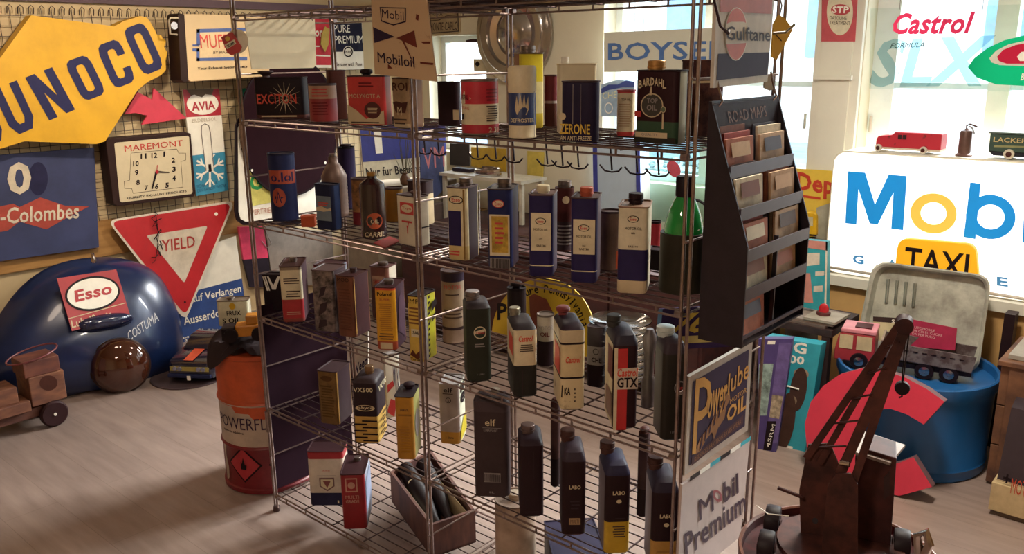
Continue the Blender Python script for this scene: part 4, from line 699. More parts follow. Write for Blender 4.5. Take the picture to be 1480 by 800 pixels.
# thermometer
TP = wplane(XW+.06); q = quad((264, 129.5), (316.5, 128), (330, 275), (283.5, 283)); t = thing('thermometer_sign', 'tall enamel thermometer sign with red top and blue snowflake foot', 'sign', TP.px(300, 280))
def Q(pl, q, pts, mat, t, off, name='print'): return ppoly(pl, [q(*p) for p in pts], mat, t, 0, off, name)
ppoly(TP, [q(0, 0), q(1, 0), q(1, 1), q(0, 1)], PWHITE, t, .012, 0, 'sign_board')
Q(TP, q, [(0, 0), (1, 0), (1, .26), (0, .26)], M('#b52c3c', .45), t, .001, 'top_panel'); Q(TP, q, [(0, .62), (1, .62), (1, 1), (0, 1)], M('#3f93b8', .45), t, .001, 'foot_panel')
x, y = q(.5, .14); pell(TP, x, y, 23, 16, PWHITE, t, .002); Q(TP, q, [(.1, 0), (.85, 0), (.78, .06), (.6, .05), (.5, .08), (.3, .05), (.2, .06)], M('#6a5a48', .7), t, .003, 'rust_patch')
ptext('AVIA', TP, q(.18, .12), q(.84, .115), q(.18, .205), M('#b52c3c', .45), t, .04, 0, .003); ptext('ERDBELSOL', TP, q(.15, .28), q(.85, .275), q(.15, .315), M('#c9bfae', .5), t, .02, 0, .002)
tube = [q(.38, .78), q(.37, .42), q(.4, .35), q(.5, .33), q(.6, .35), q(.63, .42), q(.62, .78)]; G().tube([TP.px(*p)+TP.n*.004 for p in tube], .0022, 5).to('glass_tube', GREY, t)
Q(TP, q, [(.39, .45), (.61, .45), (.61, .78), (.39, .78)], PWHITE, t, .0022, 'scale')
g = G(); cxy = q(.5, .77)
for i in range(6):
    a = PI/6+i*PI/3; dx, dy = math.cos(a), math.sin(a)*1.15; zo = .0035+.0003*i
    P = lambda r, s: TP.px(cxy[0]+22*r*dx-22*s*dy, cxy[1]+22*r*dy+22*s*dx)+TP.n*zo
    g.add([P(.15, -.06), P(1, -.06), P(1, .06), P(.15, .06)], [(0, 1, 2, 3)])
    for s in (1, -1): zo += .0001; g.add([P(.5, 0), P(.85, s*.3), P(.9, s*.22), P(.6, 0)], [(0, 1, 2, 3)])
mk('print_snowflake', g.v, g.f, PWHITE, t); Q(TP, q, [(.46, .72), (.54, .72), (.54, .79), (.46, .79)], INK, t, .007, 'bulb')
ptext('SICHERHEIT FUR\nDEN GANZEN WINTER', TP, q(.05, .9), q(.95, .885), q(.05, .97), M('#1f4f74', .5), t, .02, 0, .002)
# muffler light box
LP = wplane(XW+.24); t = thing('light_box_sign', 'beige advertising light box with blue frame print hanging by the rack', 'sign', LP.px(310, 115)); LB = M('#d8bd92', .5, 0, .06, 4)
ppoly(LP, [(263, 24), (266, 20), (385, 22), (390, 110), (276, 118), (270, 115)], LB, t, .1, 0, 'box', .004)
g = G(); a = [LP.px(*p) for p in ((256, 22), (259, 19), (266, 21), (272, 117), (266, 120), (261, 116))]; g.prism([p+LP.n*.005 for p in a], -LP.n*.12).to('end_cap', M('#33221f', .4), t, bevel=.003)
lb = M('#4a62a4', .45); fr = [((284, 42), (357, 40), (357, 45), (284, 47)), ((284, 84), (357, 82), (357, 87), (284, 88)), ((284, 42), (288, 42), (289, 65), (284, 65)), ((284, 70), (288, 70), (288, 88), (284, 88)), ((278, 64), (288, 64), (288, 67), (278, 67)), ((278, 70), (288, 70), (288, 74), (278, 74))]
for p in fr: ppoly(LP, p, lb, t, 0, .002, 'print')
ppoly(LP, [(289, 46), (357, 45), (357, 82), (289, 83)], M('#e6cba0', .5), t, 0, .0015, 'print'); ptext('MUFFLERS', LP, (288, 50), (362, 49), (290, 70), M('#d8463c', .45), t, .045, 0, .003); ptext('BY MAREMONT', LP, (308, 74), (350, 73), (308, 78), TXTD, t, .03, 0, .003); ptext('Your Exhaust System Specs', LP, (285, 97), (357, 94), (285, 102), INK, t, .03, 0, .003)
g = G(); P = lambda x, y: LP.px(x, y); g.tube([P(258, 26), P(246, 26), P(244, 30), P(246, 49), P(256, 50)], .006, 6); g.to('bracket', M('#bdb09a', .4, .4), t); G().lathe([(.01, -.01), (.022, 0), (.026, .012), (.02, .02)], 14, P(252, 37)-LP.n*.02, LP.n).to('screw_knob', CHROME, t, smooth=True)
# yield sign
YP = Plane((XW+.12, .8, .1), (1, 0, .06)); t = thing('traffic_sign', 'red and white triangular YIELD traffic sign', 'sign', YP.px(267, 458))
def rtri(pts, r):
    out = []
    for i in range(3):
        p, a, b = V(pts[i]), V(pts[i-1]), V(pts[(i+1) % 3]); u_ = (a-p).normalized(); v_ = (b-p).normalized()
        s, e = p+u_*r, p+v_*r
        for k in range(5): w_ = k/4; out.append(tuple(s*(1-w_)**2+p*2*w_*(1-w_)+e*w_*w_))
    return out
T3 = [(155, 318), (340, 289), (268, 464)]
ppoly(YP, rtri(T3, 14), M('#ddd3c6', .4), t, .004, 0, 'plate')
ppoly(YP, rtri([(160, 320), (335, 293), (268, 456)], 12), M('#b9242c', .4, 0, .1), t, 0, .001, 'red_field'); ppoly(YP, rtri([(211, 340), (300, 326), (266, 409)], 4), M('#d3c8b8', .4), t, 0, .002, 'white_field')
ptext('YIELD', YP, (233, 347), (281, 340), (234, 364), M('#a8322c', .5), t, .015, 0, .003); pell(YP, 312, 309, 2.5, 2.5, PWHITE, t, .003, 0, 'bolt'); pell(YP, 267, 436, 1.5, 1.5, INK, t, .003, 0, 'bolt')
g = G(); random.seed(3); pts = [YP.px(224+random.uniform(-7, 9), 305+i*2.6+random.uniform(-7, 7))+YP.n*random.uniform(.008, .03) for i in range(26)]; g.tube(pts, .0026, 5)
g.tube([YP.px(222, 300)+YP.n*.01, YP.px(224, 310)+YP.n*.012, YP.px(228, 340)+YP.n*.01, YP.px(224, 375)+YP.n*.01, YP.px(219, 380)+YP.n*.01], .0016, 5)
tag(g.to('cable', INK), 'tangled thin black cable hanging in front of the triangular sign', 'cable')
# blue and white paper sign behind
BP = Plane((XW+.06, .9, 0), (1, 0, .02)); t = thing('notice_board', 'white and blue notice board with German lettering behind the triangular sign', 'sign', BP.px(310, 520))
ppoly(BP, [(250, 372), (341, 341), (364, 515), (266, 530)], PWHITE, t, .01, 0, 'sign_board'); ppoly(BP, [(255, 427), (349.5, 402), (364, 515), (266, 530)], M('#2f4c8e', .5), t, 0, .001, 'blue_field')
ptext('Auf Verlangen', BP, (272, 427), (348, 411), (273, 441), PWHITE, t, .03, 0, .002); ptext('Ausserdorf', BP, (264, 458), (326, 443), (266, 470), PWHITE, t, .03, 0, .002); ptext('"S" Senhach', BP, (263, 487), (302, 479), (264, 494), PWHITE, t, .02, 0, .002)
# white rounded sign with green letter behind the left post
RP = wplane(XW+.2); t = thing('enamel_sign', 'white rounded enamel sign with green letter behind the black round sign', 'sign', RP.px(390, 320))
ppoly(RP, [(341, 183), (345, 172), (352, 168), (480, 165), (480, 312), (425, 325), (352, 325), (343, 318), (340, 305)], INK, t, .012, -.004, 'backing'); ppoly(RP, [(344, 186), (347, 176), (354, 172), (480, 168), (480, 310), (424, 318), (355, 320), (348, 316), (345, 306)], PWHITE, t, .004, 0, 'face', )
ppoly(RP, [(360, 240), (430, 230), (430, 285), (361, 298)], M('#ded87a', .5), t, 0, .0025, 'print'); ptext('G', RP, (360, 252), (378, 249), (361, 276), M('#2f9a58', .5), t, .04, 0, .004); ptext('VERTRIEBS', RP, (362, 303), (398, 298), (362, 311), M('#c99a8a', .5), t, .03, 0, .004)
bl = on_x(351, 313, XW+.2)
# black round tin in front of it
DP = wplane(XW+.225); t = thing('round_sign', 'large black round metal disc hanging behind the left end of the rack', 'disc', DP.px(420, 280)); DK = M('#2a181f', .95, 0, .12)
pell(DP, 418, 182, 72, 102, DK, t, 0, 0, 'disc', 40, 0, .01)
for x, y in ((364, 246), (470, 235)): pell(DP, x, y, 1.6, 2, PWHITE, t, .002, 0, 'rivet')
pell(DP, 418, 182, 72, 102, INK, t, .0015, 0, 'rim', 40, .97)
# green board above, pink bag, grey board
GP = wplane(XW+.035); tag(ppoly(GP, [(344, 128), (380, 126), (378, 165), (347, 170)], M('#27a27c', .5), None, .01, 0, 'board'), 'green board partly hidden by the left rack post', 'board')
PP = wplane(XW+.045); t = thing('plastic_bag', 'pink plastic bag with black lower half hanging beside the left post', 'bag', PP.px(370, 385))
ppoly(PP, [(345, 328), (380, 327), (388, 372), (352, 375)], M('#e0486e', .4), t, .02, 0, 'bag_body'); ppoly(PP, [(352, 375), (388, 372), (392, 415), (362, 415)], M('#2b2430', .5), t, .02, 0, 'lower_part'); G().tube([PP.px(382, 328), PP.px(392, 352), PP.px(386, 358), PP.px(378, 348)], .0025, 5).to('wire_hook', GREY, t)
WP = wplane(XW+.04); tag(ppoly(WP, [(383, 326), (480, 335), (485, 410), (395, 415)], M('#8a7f78', .6), None, .015, 0, 'board'), 'grey board leaning on the wall behind the fourth shelf', 'board')
# ------------------------------------------------------------------ blue car fender with Esso tin
FP_ = Plane((-1.80, .1, 0), (.9, 0, .42))
ol = [(-45, 560), (-30, 500), (0, 452), (28, 414), (66, 386), (110, 373), (160, 370), (200, 378), (228, 394), (248, 425), (262, 465), (266, 505), (262, 535), (240, 552), (200, 566), (150, 575), (90, 580), (20, 575)]
pts = [FP_.px(*p) for p in ol]
def smooth_loop(p, it=2):
    for _ in range(it):
        q_ = []
        for i in range(len(p)): a, b = p[i], p[(i+1) % len(p)]; q_ += [a*.75+b*.25, a*.25+b*.75]
        p = q_
    return p
lo = smooth_loop(pts, 2); c = sum(lo, V())/len(lo); n = len(lo); vs_ = []; fs = []; R_ = 10
for k in range(R_+1):
    s = 1-k/R_*.98; hgt = .20*(1-s**2.6)**.75
    vs_ += [c+(p-c)*s+FP_.n*hgt for p in lo]
for k in range(R_): fs += [(k*n+i, k*n+(i+1) % n, (k+1)*n+(i+1) % n, (k+1)*n+i) for i in range(n)]
fs += [tuple(range(R_*n, R_*n+n)), tuple(range(n))[::-1]]
vs_ = [V((max(v.x, XW+.03), v.y, max(v.z, .002))) for v in vs_]
BLU = M('#16264f', .28, .1, .25, 6, 0, 0, .35); t = thing('car_fender', 'large curved dark blue car fender leaning against the left wall', 'fender', (c.x, c.y, 0))
mk('panel', vs_, fs, BLU, t, smooth=True)
FQ = Plane(c+FP_.n*.195, FP_.n)
from mathutils.bvhtree import BVHTree
_bv = BVHTree.FromPolygons(vs_, fs); _tv, _tf = tmesh('COSTUMA', .03, .1); _tp = []
for s_, t_ in _tv:
    x_, y_ = 183+43*s_+4*(1-t_), 480-30*s_+13*(1-t_); d_ = ray(x_, y_).normalized(); h_ = _bv.ray_cast(C, d_)[0]; _tp.append((h_ if h_ else FQ.px(x_, y_))-d_*.003)
mk('lettering', _tp, _tf, M('#c4c2c8', .5), t)
# nacelle bump
nb = FQ.px(150, 466); g = G(); ax = (FQ.px(195, 463)-FQ.px(105, 478)).normalized(); up2 = FQ.n.cross(ax)
vs2 = []; fs2 = []
for i in range(13):
    s = -1+2*i/12; rr = math.sqrt(max(0, 1-abs(s)**2.5))
    for j in range(12): a = 2*PI*j/12; vs2.append(nb+ax*s*.155+(up2*math.cos(a)*.045+FQ.n*math.sin(a)*.06)*max(rr, .02))
for i in range(12): fs2 += [(i*12+j, i*12+(j+1) % 12, (i+1)*12+(j+1) % 12, (i+1)*12+j) for j in range(12)]
fs2 += [tuple(range(12))[::-1], tuple(range(144, 156))]
mk('nacelle', vs2, fs2, M('#1f2444', .2, .1, .2, 6, 0, 0, .6), t, smooth=True)
G().lathe([(.012, 0), (.014, .02), (.008, .03), (.008, .05)], 12, FP_.px(120, 392)+FP_.n*.17, (0, 0, 1)).to('latch', CHROME, t, smooth=True)
EP = Plane(c+FP_.n*.225, FP_.n); t = thing('enamel_sign', 'red tin sign with white oval Esso badge leaning on the blue fender', 'sign', EP.px(135, 475)); ER = M('#a82a34', .35, 0, .12)
ppoly(EP, [(82, 402), (168, 389), (188, 455), (104, 478)], ER, t, .006, 0, 'plate'); pell(EP, 133.5, 424, 40, 25, INK, t, .002, -.15); pell(EP, 133.5, 424, 37, 22, PWHITE, t, .003, -.15)
ptext('Esso', EP, (107, 420), (160, 408), (109, 437), M('#b52c34', .45), t, .04, 0, .004); ptext('Lubrifiants', EP, (102, 463), (160, 448), (104, 474), CRU, t, .02, 0, .002); ppoly(EP, [(98, 460), (181, 437), (181.5, 438), (98.5, 461)], CRU, t, 0, .002, 'line')
# amber lens on the floor
HP = on_z(178, 566, 0); cc = HP+V((-.02, .012, .135)); nn = (C-cc); nn.z = .25*nn.length*.6; nn.normalize()
t = thing('headlight_lens', 'dark amber round headlight lens standing on the floor by the blue fender', 'headlight', (cc.x, cc.y, 0)); g = G()
g.lathe([(.139*math.cos(a), .075*math.sin(a)) for a in [PI/2*i/8 for i in range(8)]]+[(.003, .075)], 36, cc, nn); g.to('lens', M('#4a2416', .08, .2, .25, 6, 0, 0, 1), t, smooth=True)
G().lathe([(.13, -.03), (.145, -.02), (.146, .004), (.138, .008)], 36, cc, nn).to('rim', M('#33201c', .3, .5), t, smooth=True)
# wooden toy truck
t = thing('toy_truck', 'wooden toy truck with round cut out cab and black wheels on the floor', 'toy truck', (-1.5, -.3, 0)); WD = wood('#8a5a40', '#5f3a30', 5, (6, 2, 6)); XF = -1.47
Y = lambda x, y: on_x(x, y, XF).y; ZZ = lambda x, y: on_x(x, y, XF).z
ya, yb_, za, zb = Y(46, 580), Y(98, 576), ZZ(70, 582), ZZ(64, 541)
G().box(XF-.16, XF, ya, yb_, za, zb).to('cab', WD, t, bevel=.004); G().box(XF-.15, XF-.005, ya-.012, yb_-.01, zb, zb+.075).to('cab_top', wood('#7d4a38', '#5a3230', 5, (6, 2, 6)), t, bevel=.004)
KP2 = wplane(XF); pell(KP2, 70, 553, 13, 11, M('#4d2a22', .6), t, .001, 0, 'cut_out'); G().tube([(XF-.08+.085*math.cos(a), (ya+yb_)/2-.02+.11*math.sin(a), zb+.085+.02*math.sin(a)) for a in [2*PI*i/20 for i in range(20)]], .004, 6, closed=True).to('roof_ring', M('#7a3c40', .4), t)
wz = .062; wy = Y(78, 598)
for x_ in (XF+.005, XF-.165): G().lathe([(.03, 0), (.06, 0), (.062, .008), (.062, .025), (.055, .033), (.012, .03)], 24, (x_-.02, wy, wz), (1, 0, 0)).to('wheel', M('#351f22', .55), t, smooth=True)
G().rod((XF+.014, wy, wz), (XF+.02, wy, wz), .007, 10).to('axle_cap', PWHITE, t)
G().box(XF-.16, XF-.02, wy-.75, yb_-.03, wz+.0, wz+.045).to('chassis', wood('#6e4434', '#4d2e2a', 5, (6, 2, 6)), t)
yb2 = Y(43, 580); G().box(XF-.17, XF+.01, yb2-.6, yb2, wz+.046, wz+.095).to('bed', WD, t, bevel=.003); G().box(XF-.15, XF-.01, yb2-.6, yb2-.04, wz+.095, wz+.17).to('load_block', WD, t, bevel=.003)
for x_ in (XF+.005, XF-.165): G().lathe([(.03, 0), (.06, 0), (.062, .008), (.062, .025), (.055, .033), (.012, .03)], 24, (x_-.02, wy-.6, wz), (1, 0, 0)).to('wheel', M('#351f22', .55), t, smooth=True)
# toy muscle car on a dark oval base
cb = on_z(276, 556, 0); d = V((C.x-cb.x, C.y-cb.y, 0)).normalized(); ang = math.atan2(d.y, d.x)-.5
t = thing('model_car', 'black model muscle car with orange hood stripe on the floor', 'model car', (cb.x-.2*math.cos(ang), cb.y-.2*math.sin(ang), .009), ang); t.scale = (.95, 1.18, 1.18); CBK = M('#1d1a2c', .15, 0, .1, 14, 0, 0, .7)
def loft(name, secs, mat, t, close=True):
    n = len(secs[0]); vs_ = [p for s in secs for p in s]; fs = [(k*n+i, k*n+(i+1) % n, (k+1)*n+(i+1) % n, (k+1)*n+i) for k in range(len(secs)-1) for i in range(n)]
    fs += [tuple(range(n))[::-1], tuple((len(secs)-1)*n+i for i in range(n))]; return mk(name, vs_, fs, mat, t, local=True, smooth=True)
def sec(x, w, z0, z1, tw=.8): return [(x, -w, z0), (x, w, z0), (x, w, z0+(z1-z0)*.55), (x, w*tw, z1), (x, -w*tw, z1), (x, -w, z0+(z1-z0)*.55)]
loft('body', [sec(.21, .095, .03, .085), sec(.195, .105, .025, .1, .9), sec(.05, .108, .025, .118, .9), sec(-.16, .108, .025, .118, .9), sec(-.24, .1, .035, .105, .85)], CBK, t)
loft('cabin', [sec(.06, .085, .11, .12, .95), sec(-.0, .082, .11, .172, .8), sec(-.1, .08, .11, .175, .8), sec(-.19, .085, .11, .12, .95)], CBK, t)
mk('windscreen', [(.052, -.07, .126), (.052, .07, .126), (.004, .062, .168), (.004, -.062, .168)], [(0, 1, 2, 3)], M('#3c3444', .1), t, local=True); mk('hood_stripe', [(.196, -.03, .1045), (.196, .015, .1045), (.06, .02, .121), (.06, -.03, .121)], [(0, 1, 2, 3)], M('#d2512e', .4), t, local=True)
G().box(.196, .214, -.09, .09, .058, .078).to('grille', M('#b0a25a', .4, .4), t, local=True)
for s in (1, -1):
    for k in range(2): G().lathe([(.011, 0), (.009, .006)], 14, (.213, s*(.066+.0*k)-s*k*.022, .068), (1, 0, 0)).to('headlight', M('#8e90a8', .2, .4), t, local=True)
    for x_ in (.13, -.15): w_ = G().lathe([(.012, 0), (.03, 0), (.036, .008), (.036, .026), (.03, .03)], 18, (x_, s*.082 if s > 0 else s*.082, .036), (0, s, 0)).to('wheel', INK, t, local=True, smooth=True); G().lathe([(.02, .029), (.022, .033), (.008, .036)], 14, (x_, s*.082, .036), (0, s, 0)).to('hub', CHROME, w_, local=True, smooth=True)
G().box(.2, .225, -.1, .1, .028, .045).to('bumper', M('#23284a', .2), t, local=True, bevel=.004); G().box(.222, .228, -.008, .008, .02, .04).to('number_plate', PWHITE, t, local=True)
tag(G().lathe([(.2, 0), (.2, .006), (.19, .008)], 32, (cb.x-.14*d.x, cb.y-.14*d.y, 0)).to('round_mat', M('#4e4044', .6), None), 'dark round mat under the black model car', 'mat')
# ------------------------------------------------------------------ orange drum with cloth, tin and toy
DR = .185; dp_ = on_z(397, 713, 0); dv_ = V((C.x-dp_.x, C.y-dp_.y, 0)).normalized(); DC = dp_-dv_*DR; dh = z_at(397, 512, dp_)
cdv = V((C.x-DC.x, C.y-DC.y, 0)).normalized(); dth = math.atan2(cdv.y, cdv.x)+PI/2
t = thing('steel_drum', 'orange, white and dark red steel drum at the left end of the rack', 'drum', DC, dth); DO = M('#c8552c', .45, 0, .2, 12, .05); DW = M('#b9a596', .5, 0, .15); DR_ = M('#7e1f28', .45, 0, .2)
DS = dh/.6; pr = [(a_, b_*DS) for a_, b_ in [(.17, 0), (.188, .004), (.188, .02), (.182, .025), (.182, .19), (.188, .2), (.182, .21), (.182, .38), (.188, .39), (.182, .4), (.182, .575), (.189, .58), (.189, .597), (.182, .6), (.175, .585), (.001, .585)]]
G().lathe(pr, 40, ms=[2, 2, 2, 2, 2, 2, 1, 1, 0, 0, 0, 0, 0, 0, 0]).to('shell', [DO, DW, DR_], t, local=True, smooth=True)
def wrap(name, pts, fs, mat, r): return mk(name, [(r*math.sin(a), -r*math.cos(a), z*DS) for a, z in pts], fs, mat, t, local=True)
v_, f_ = tmesh('POWERFLUID', .04); wrap('lettering', [(-1.3+x*1.75, .285+y*.05) for x, y in v_], f_, M('#3a2440', .5), .1835); v_, f_ = tmesh('hydraulic additive', .02); wrap('lettering', [(-1.15+x*.6, .262+y*.012) for x, y in v_], f_, TXTD, .1835)
wrap('orange_edge', [(-1.4+i*.1, z) for i in range(21) for z in (.405, .38 if i < 7 else .355 if i < 11 else .33)], [(2*i, 2*i+2, 2*i+3, 2*i+1) for i in range(20)], DO, .1832)
def dia(a0, z0, s, m, r):
    pts = []; N_ = 12
    for i in range(N_+1): u_ = -1+2*i/N_; hh_ = (1-abs(u_))*s*.19+1e-4; pts += [(a0+u_*s, z0-hh_), (a0+u_*s, z0+hh_)]
    return wrap('hazard_label', pts, [(2*i, 2*i+2, 2*i+3, 2*i+1) for i in range(N_)], m, r)
dia(-.62, .13, .42, INK, .1836); dia(-.62, .13, .37, M('#b0303a', .5), .1842); dia(.35, .13, .42, INK, .1836); dia(.35, .13, .37, M('#c9bcb4', .5), .1842)
wrap('flame', [(-.68, .11), (-.56, .11), (-.54, .13), (-.58, .13), (-.61, .165), (-.65, .135), (-.68, .145)], [(0, 1, 2, 3), (0, 3, 4, 5, 6)], INK, .186)
g = G(); wrap('torn_label', [(-1.25, .03), (-1.12, .05), (-1.1, .1), (-1.18, .15), (-1.12, .2), (-1.25, .2)], [tuple(range(6))], DW, .184)
# cloth
top = V((DC.x, DC.y, dh)); vs_ = []; fs = []; NR, NA = 9, 40; random.seed(5)
for k in range(NR+1):
    for i in range(NA):
        a = 2*PI*i/NA; lim = .21+.035*math.sin(a*3+.5)+.02*math.sin(a*7); r = lim*k/NR
        wob = .018*math.sin(a*4+k*.7)*math.sin(k)+.012*math.sin(a*9+k*1.7); z = dh+.045*math.exp(-(r/.14)**2)+.016+wob*.8*(1 if r < .19 else .3)
        if r > .19: z = dh+.012-(r-.19)*1.0+wob*.2; r = .19+(r-.19)*.45+.004
        vs_.append((top.x+r*math.cos(a), top.y+r*math.sin(a), max(z, dh+.003 if r < .19 else dh-.06)))
for k in range(NR): fs += [(k*NA+i, k*NA+(i+1) % NA, (k+1)*NA+(i+1) % NA, (k+1)*NA+i) for i in range(NA)]
tag(mk('cloth', vs_, fs, M('#2f2326', .85, 0, .2), None, smooth=True), 'crumpled black cloth draped over the orange drum', 'cloth')
can('oil_can', 'white square tin with yellow shell emblem on the black cloth', 0, 'R', 318, 361, 366, 470, 433, .5, [(1, M('#d8d2b4', .5))], M('#6a5a4c', .4), M('#b9ae98', .5), (TIN, .016, .012, .4, .5, 'knob'), [('e', 'f', .5, .78, .1, .13, M('#d8a81c', .5)), ('t', 'f', 'FRUX', .3, .42, .75, .6, INK, .05), ('t', 'f', 'S OIL', .15, .12, .72, .32, INK, .05)], z0=dh+.055, group='tins on the drum', cat='tin')
t = thing('toy_digger', 'yellow and black toy digger lying on the black cloth', 'toy', (*on_z(362, 487, dh+.06)[:2], dh+.062), .9)
G().box(-.05, .05, -.03, .03, .01, .055).to('body', M('#c8801e', .45), t, local=True, bevel=.006); G().box(-.01, .035, -.025, .025, .055, .09).to('cab', M('#b8741c', .45), t, local=True, bevel=.005)
for x_ in (-.065, .035):
    for s in (1, -1): G().lathe([(.01, -.01), (.026, -.008), (.026, .008), (.01, .01)], 16, (x_, s*.036, .02), (0, 1, 0)).to('wheel', INK, t, local=True, smooth=True)
G().box(-.1, -.05, -.035, .035, .0, .05).to('bucket', INK, t, local=True, bevel=.005)
# black end panel on the rack
tag(G().box(-.026, -.018, .012, DY-.01, .075, .80).to('black_board', M('#2a1a24', .95, 0, .12), None), 'black board closing the lower left end of the rack', 'board')
# ------------------------------------------------------------------ signs fixed to the rack
EPx = Plane((LX+.016, 0, 0), (1, 0, 0))
# Power-lube
t = thing('tin_sign', 'framed purple tin sign with ochre Power-lube lettering and tiger on the rack end', 'sign', EPx.px(1035, 680)); PU = M('#31243e', .45, 0, .15); q = quad((998, 546), (1086, 496), (1079, 620), (991, 683))
ppoly(EPx, [q(-.02, -.02), q(1.02, -.02), q(1.02, 1.02), q(-.02, 1.02)], M('#b3a79c', .4, .3), t, .01, 0, 'frame'); Q(EPx, q, [(.04, .05), (.96, .05), (.96, .94), (.04, .94)], PU, t, .001, 'sign_face'); OC = M('#c08a3c', .5); OD = M('#8a5a2c', .5)
ptext('P', EPx, q(.08, .04), q(.36, .1), q(.08, .84), OC, t, .0, 0, .002); ptext('ower', EPx, q(.3, .26), q(.62, .3), q(.3, .56), OC, t, .01, 0, .0025); ptext('lube', EPx, q(.63, .2), q(.97, .14), q(.63, .44), OC, t, .01, 0, .0025); Q(EPx, q, [(.5, .36), (.6, .32), (.6, .35), (.5, .39)], OC, t, .002)
ptext('MOTOR', EPx, q(.68, .5), q(.95, .48), q(.68, .56), OC, t, .03, 0, .002); ptext('OIL', EPx, q(.64, .58), q(.96, .55), q(.64, .76), OC, t, .04, 0, .002)
Q(EPx, q, [(.12, .86), (.2, .72), (.34, .66), (.42, .58), (.52, .52), (.6, .42), (.66, .4), (.68, .5), (.62, .56), (.6, .68), (.5, .74), (.44, .84), (.4, .74), (.3, .78), (.22, .86)], OD, t, .002, 'tiger');
for i in range(6): a = .2+i*.07; Q(EPx, q, [(a, .84-i*.055), (a+.02, .84-i*.055), (a+.045, .7-i*.045), (a+.03, .7-i*.045)], PU, t, .003, 'tiger_stripe')
Q(EPx, q, [(.08, .87), (.92, .79), (.92, .89), (.08, .96)], M('#4a3038', .5), t, .002, 'caption_band'); ptext('REDUCES FRICTION SAVES WEAR', EPx, q(.12, .885), q(.88, .815), q(.12, .935), OD, t, .02, 0, .003)
# Mobil Premium
t = thing('tin_sign', 'plain grey white sign with dark Mobil Premium lettering low on the rack end', 'sign', EPx.px(1035, 780)); q = quad((986, 700), (1084, 634), (1070, 775), (978, 850))
ppoly(EPx, [q(0, 0), q(1, 0), q(1, 1), q(0, 1)], M('#b9aaa6', .5, 0, .08), t, .006, 0, 'plate'); MD = M('#3c2738', .5)
ptext('M', EPx, (1009, 722), (1030, 707), (1010, 752), MD, t, .035, 0, .002); ptext('bil', EPx, (1044, 697), (1066, 682), (1045, 727), MD, t, .035, 0, .002); pell(EPx, 1036, 715.5, 6.2, 9.5, M('#8a3a42', .5), t, .002, -.5, 'letter_o', 22, .55); ptext('Premium', EPx, (988, 771), (1076, 706), (990, 806), MD, t, .035, 0, .002)
g = G()
for i in range(6):
    a, b = q(.1+i*.15, -.035), q(.1+(i+1)*.15, -.035); c2, d2 = q(.1+(i+1)*.15, .01), q(.1+i*.15, .01); ppoly(EPx, [a, b, c2, d2], [INK, PWHITE, TEAL][i % 3], t, 0, .002, 'tape')
# Gulftane
GPx = EPx.off(.012); t = thing('tin_sign', 'white framed Gulftane tin sign with orange disc high on the rack end', 'sign', GPx.px(1070, 125))
ppoly(GPx, [(1036, -12), (1120, -12), (1109, 118), (1031, 127)], M('#c9c0b2', .45), t, .008, 0, 'plate'); ppoly(GPx, [(1041, -12), (1116, -12), (1115, 20), (1040, 17)], M('#b8665a', .45), t, 0, .001, 'red_band'); ppoly(GPx, [(1037.5, 77.5), (1112, 75.5), (1108, 108), (1035, 116)], M('#372a42', .45), t, 0, .001, 'navy_band')
pell(GPx, 1063, 49, 16.5, 38.5, PWHITE, t, .0015, .02, 'disc'); pell(GPx, 1063, 49, 15.5, 37, M('#cc6450', .45), t, .002, .02, 'disc'); ppoly(GPx, [(1047, 35), (1055, 31.5), (1073, 31.5), (1079, 34), (1078, 62), (1048, 64)], M('#d5c9b4', .45), t, 0, .0025, 'white_band'); ptext('Gulftane', GPx, (1047, 37.5), (1111, 41), (1047, 58), M('#4a4650', .5), t, .035, 0, .004)
g = G(); g.tube([GPx.px(1032, 0), GPx.px(1028, 38)+V((.02, 0, 0)), GPx.px(1033, 49)+V((.03, 0, 0)), GPx.px(1041, 45)+V((.02, 0, 0))], .003, 6); g.to('hook', GREYB, t); G().tube([GPx.px(1117, 48), GPx.px(1123, 47)+V((.02, 0, 0)), GPx.px(1130, 36)+V((.03, 0, 0))], .003, 6).to('hook', M('#6a5a2c', .4), t)
YP2 = Plane((LX+.03, DY+.012, 0), (1, -.4, 0)); t = thing('price_tag', 'yellow plastic tag hanging at the rear right post', 'tag', YP2.px(1125, 85)); ppoly(YP2, [(1126, 21), (1134, 26), (1146, 42), (1123, 86), (1115, 82), (1118, 35)], M('#e0b23c', .45, 0, .08), t, .004, 0, 'tag_body'); G().tube([YP2.px(1127, 22), YP2.px(1130, 8), YP2.px(1127, -4)], .0018, 5).to('string', GREY, t); G().tube([YP2.px(1121, 50)+YP2.n*.001, YP2.px(1129, 59)+YP2.n*.001], .001, 4).to('scratch', TXTD, t)
tag(ppoly(YP2.off(-.003), [(1106, 108), (1118, 106), (1120, 128), (1113, 131), (1104, 127)], M('#c9c2b4', .5), None, .003, 0, 'price_tag'), 'small pale paper tag under the framed tin sign', 'tag')
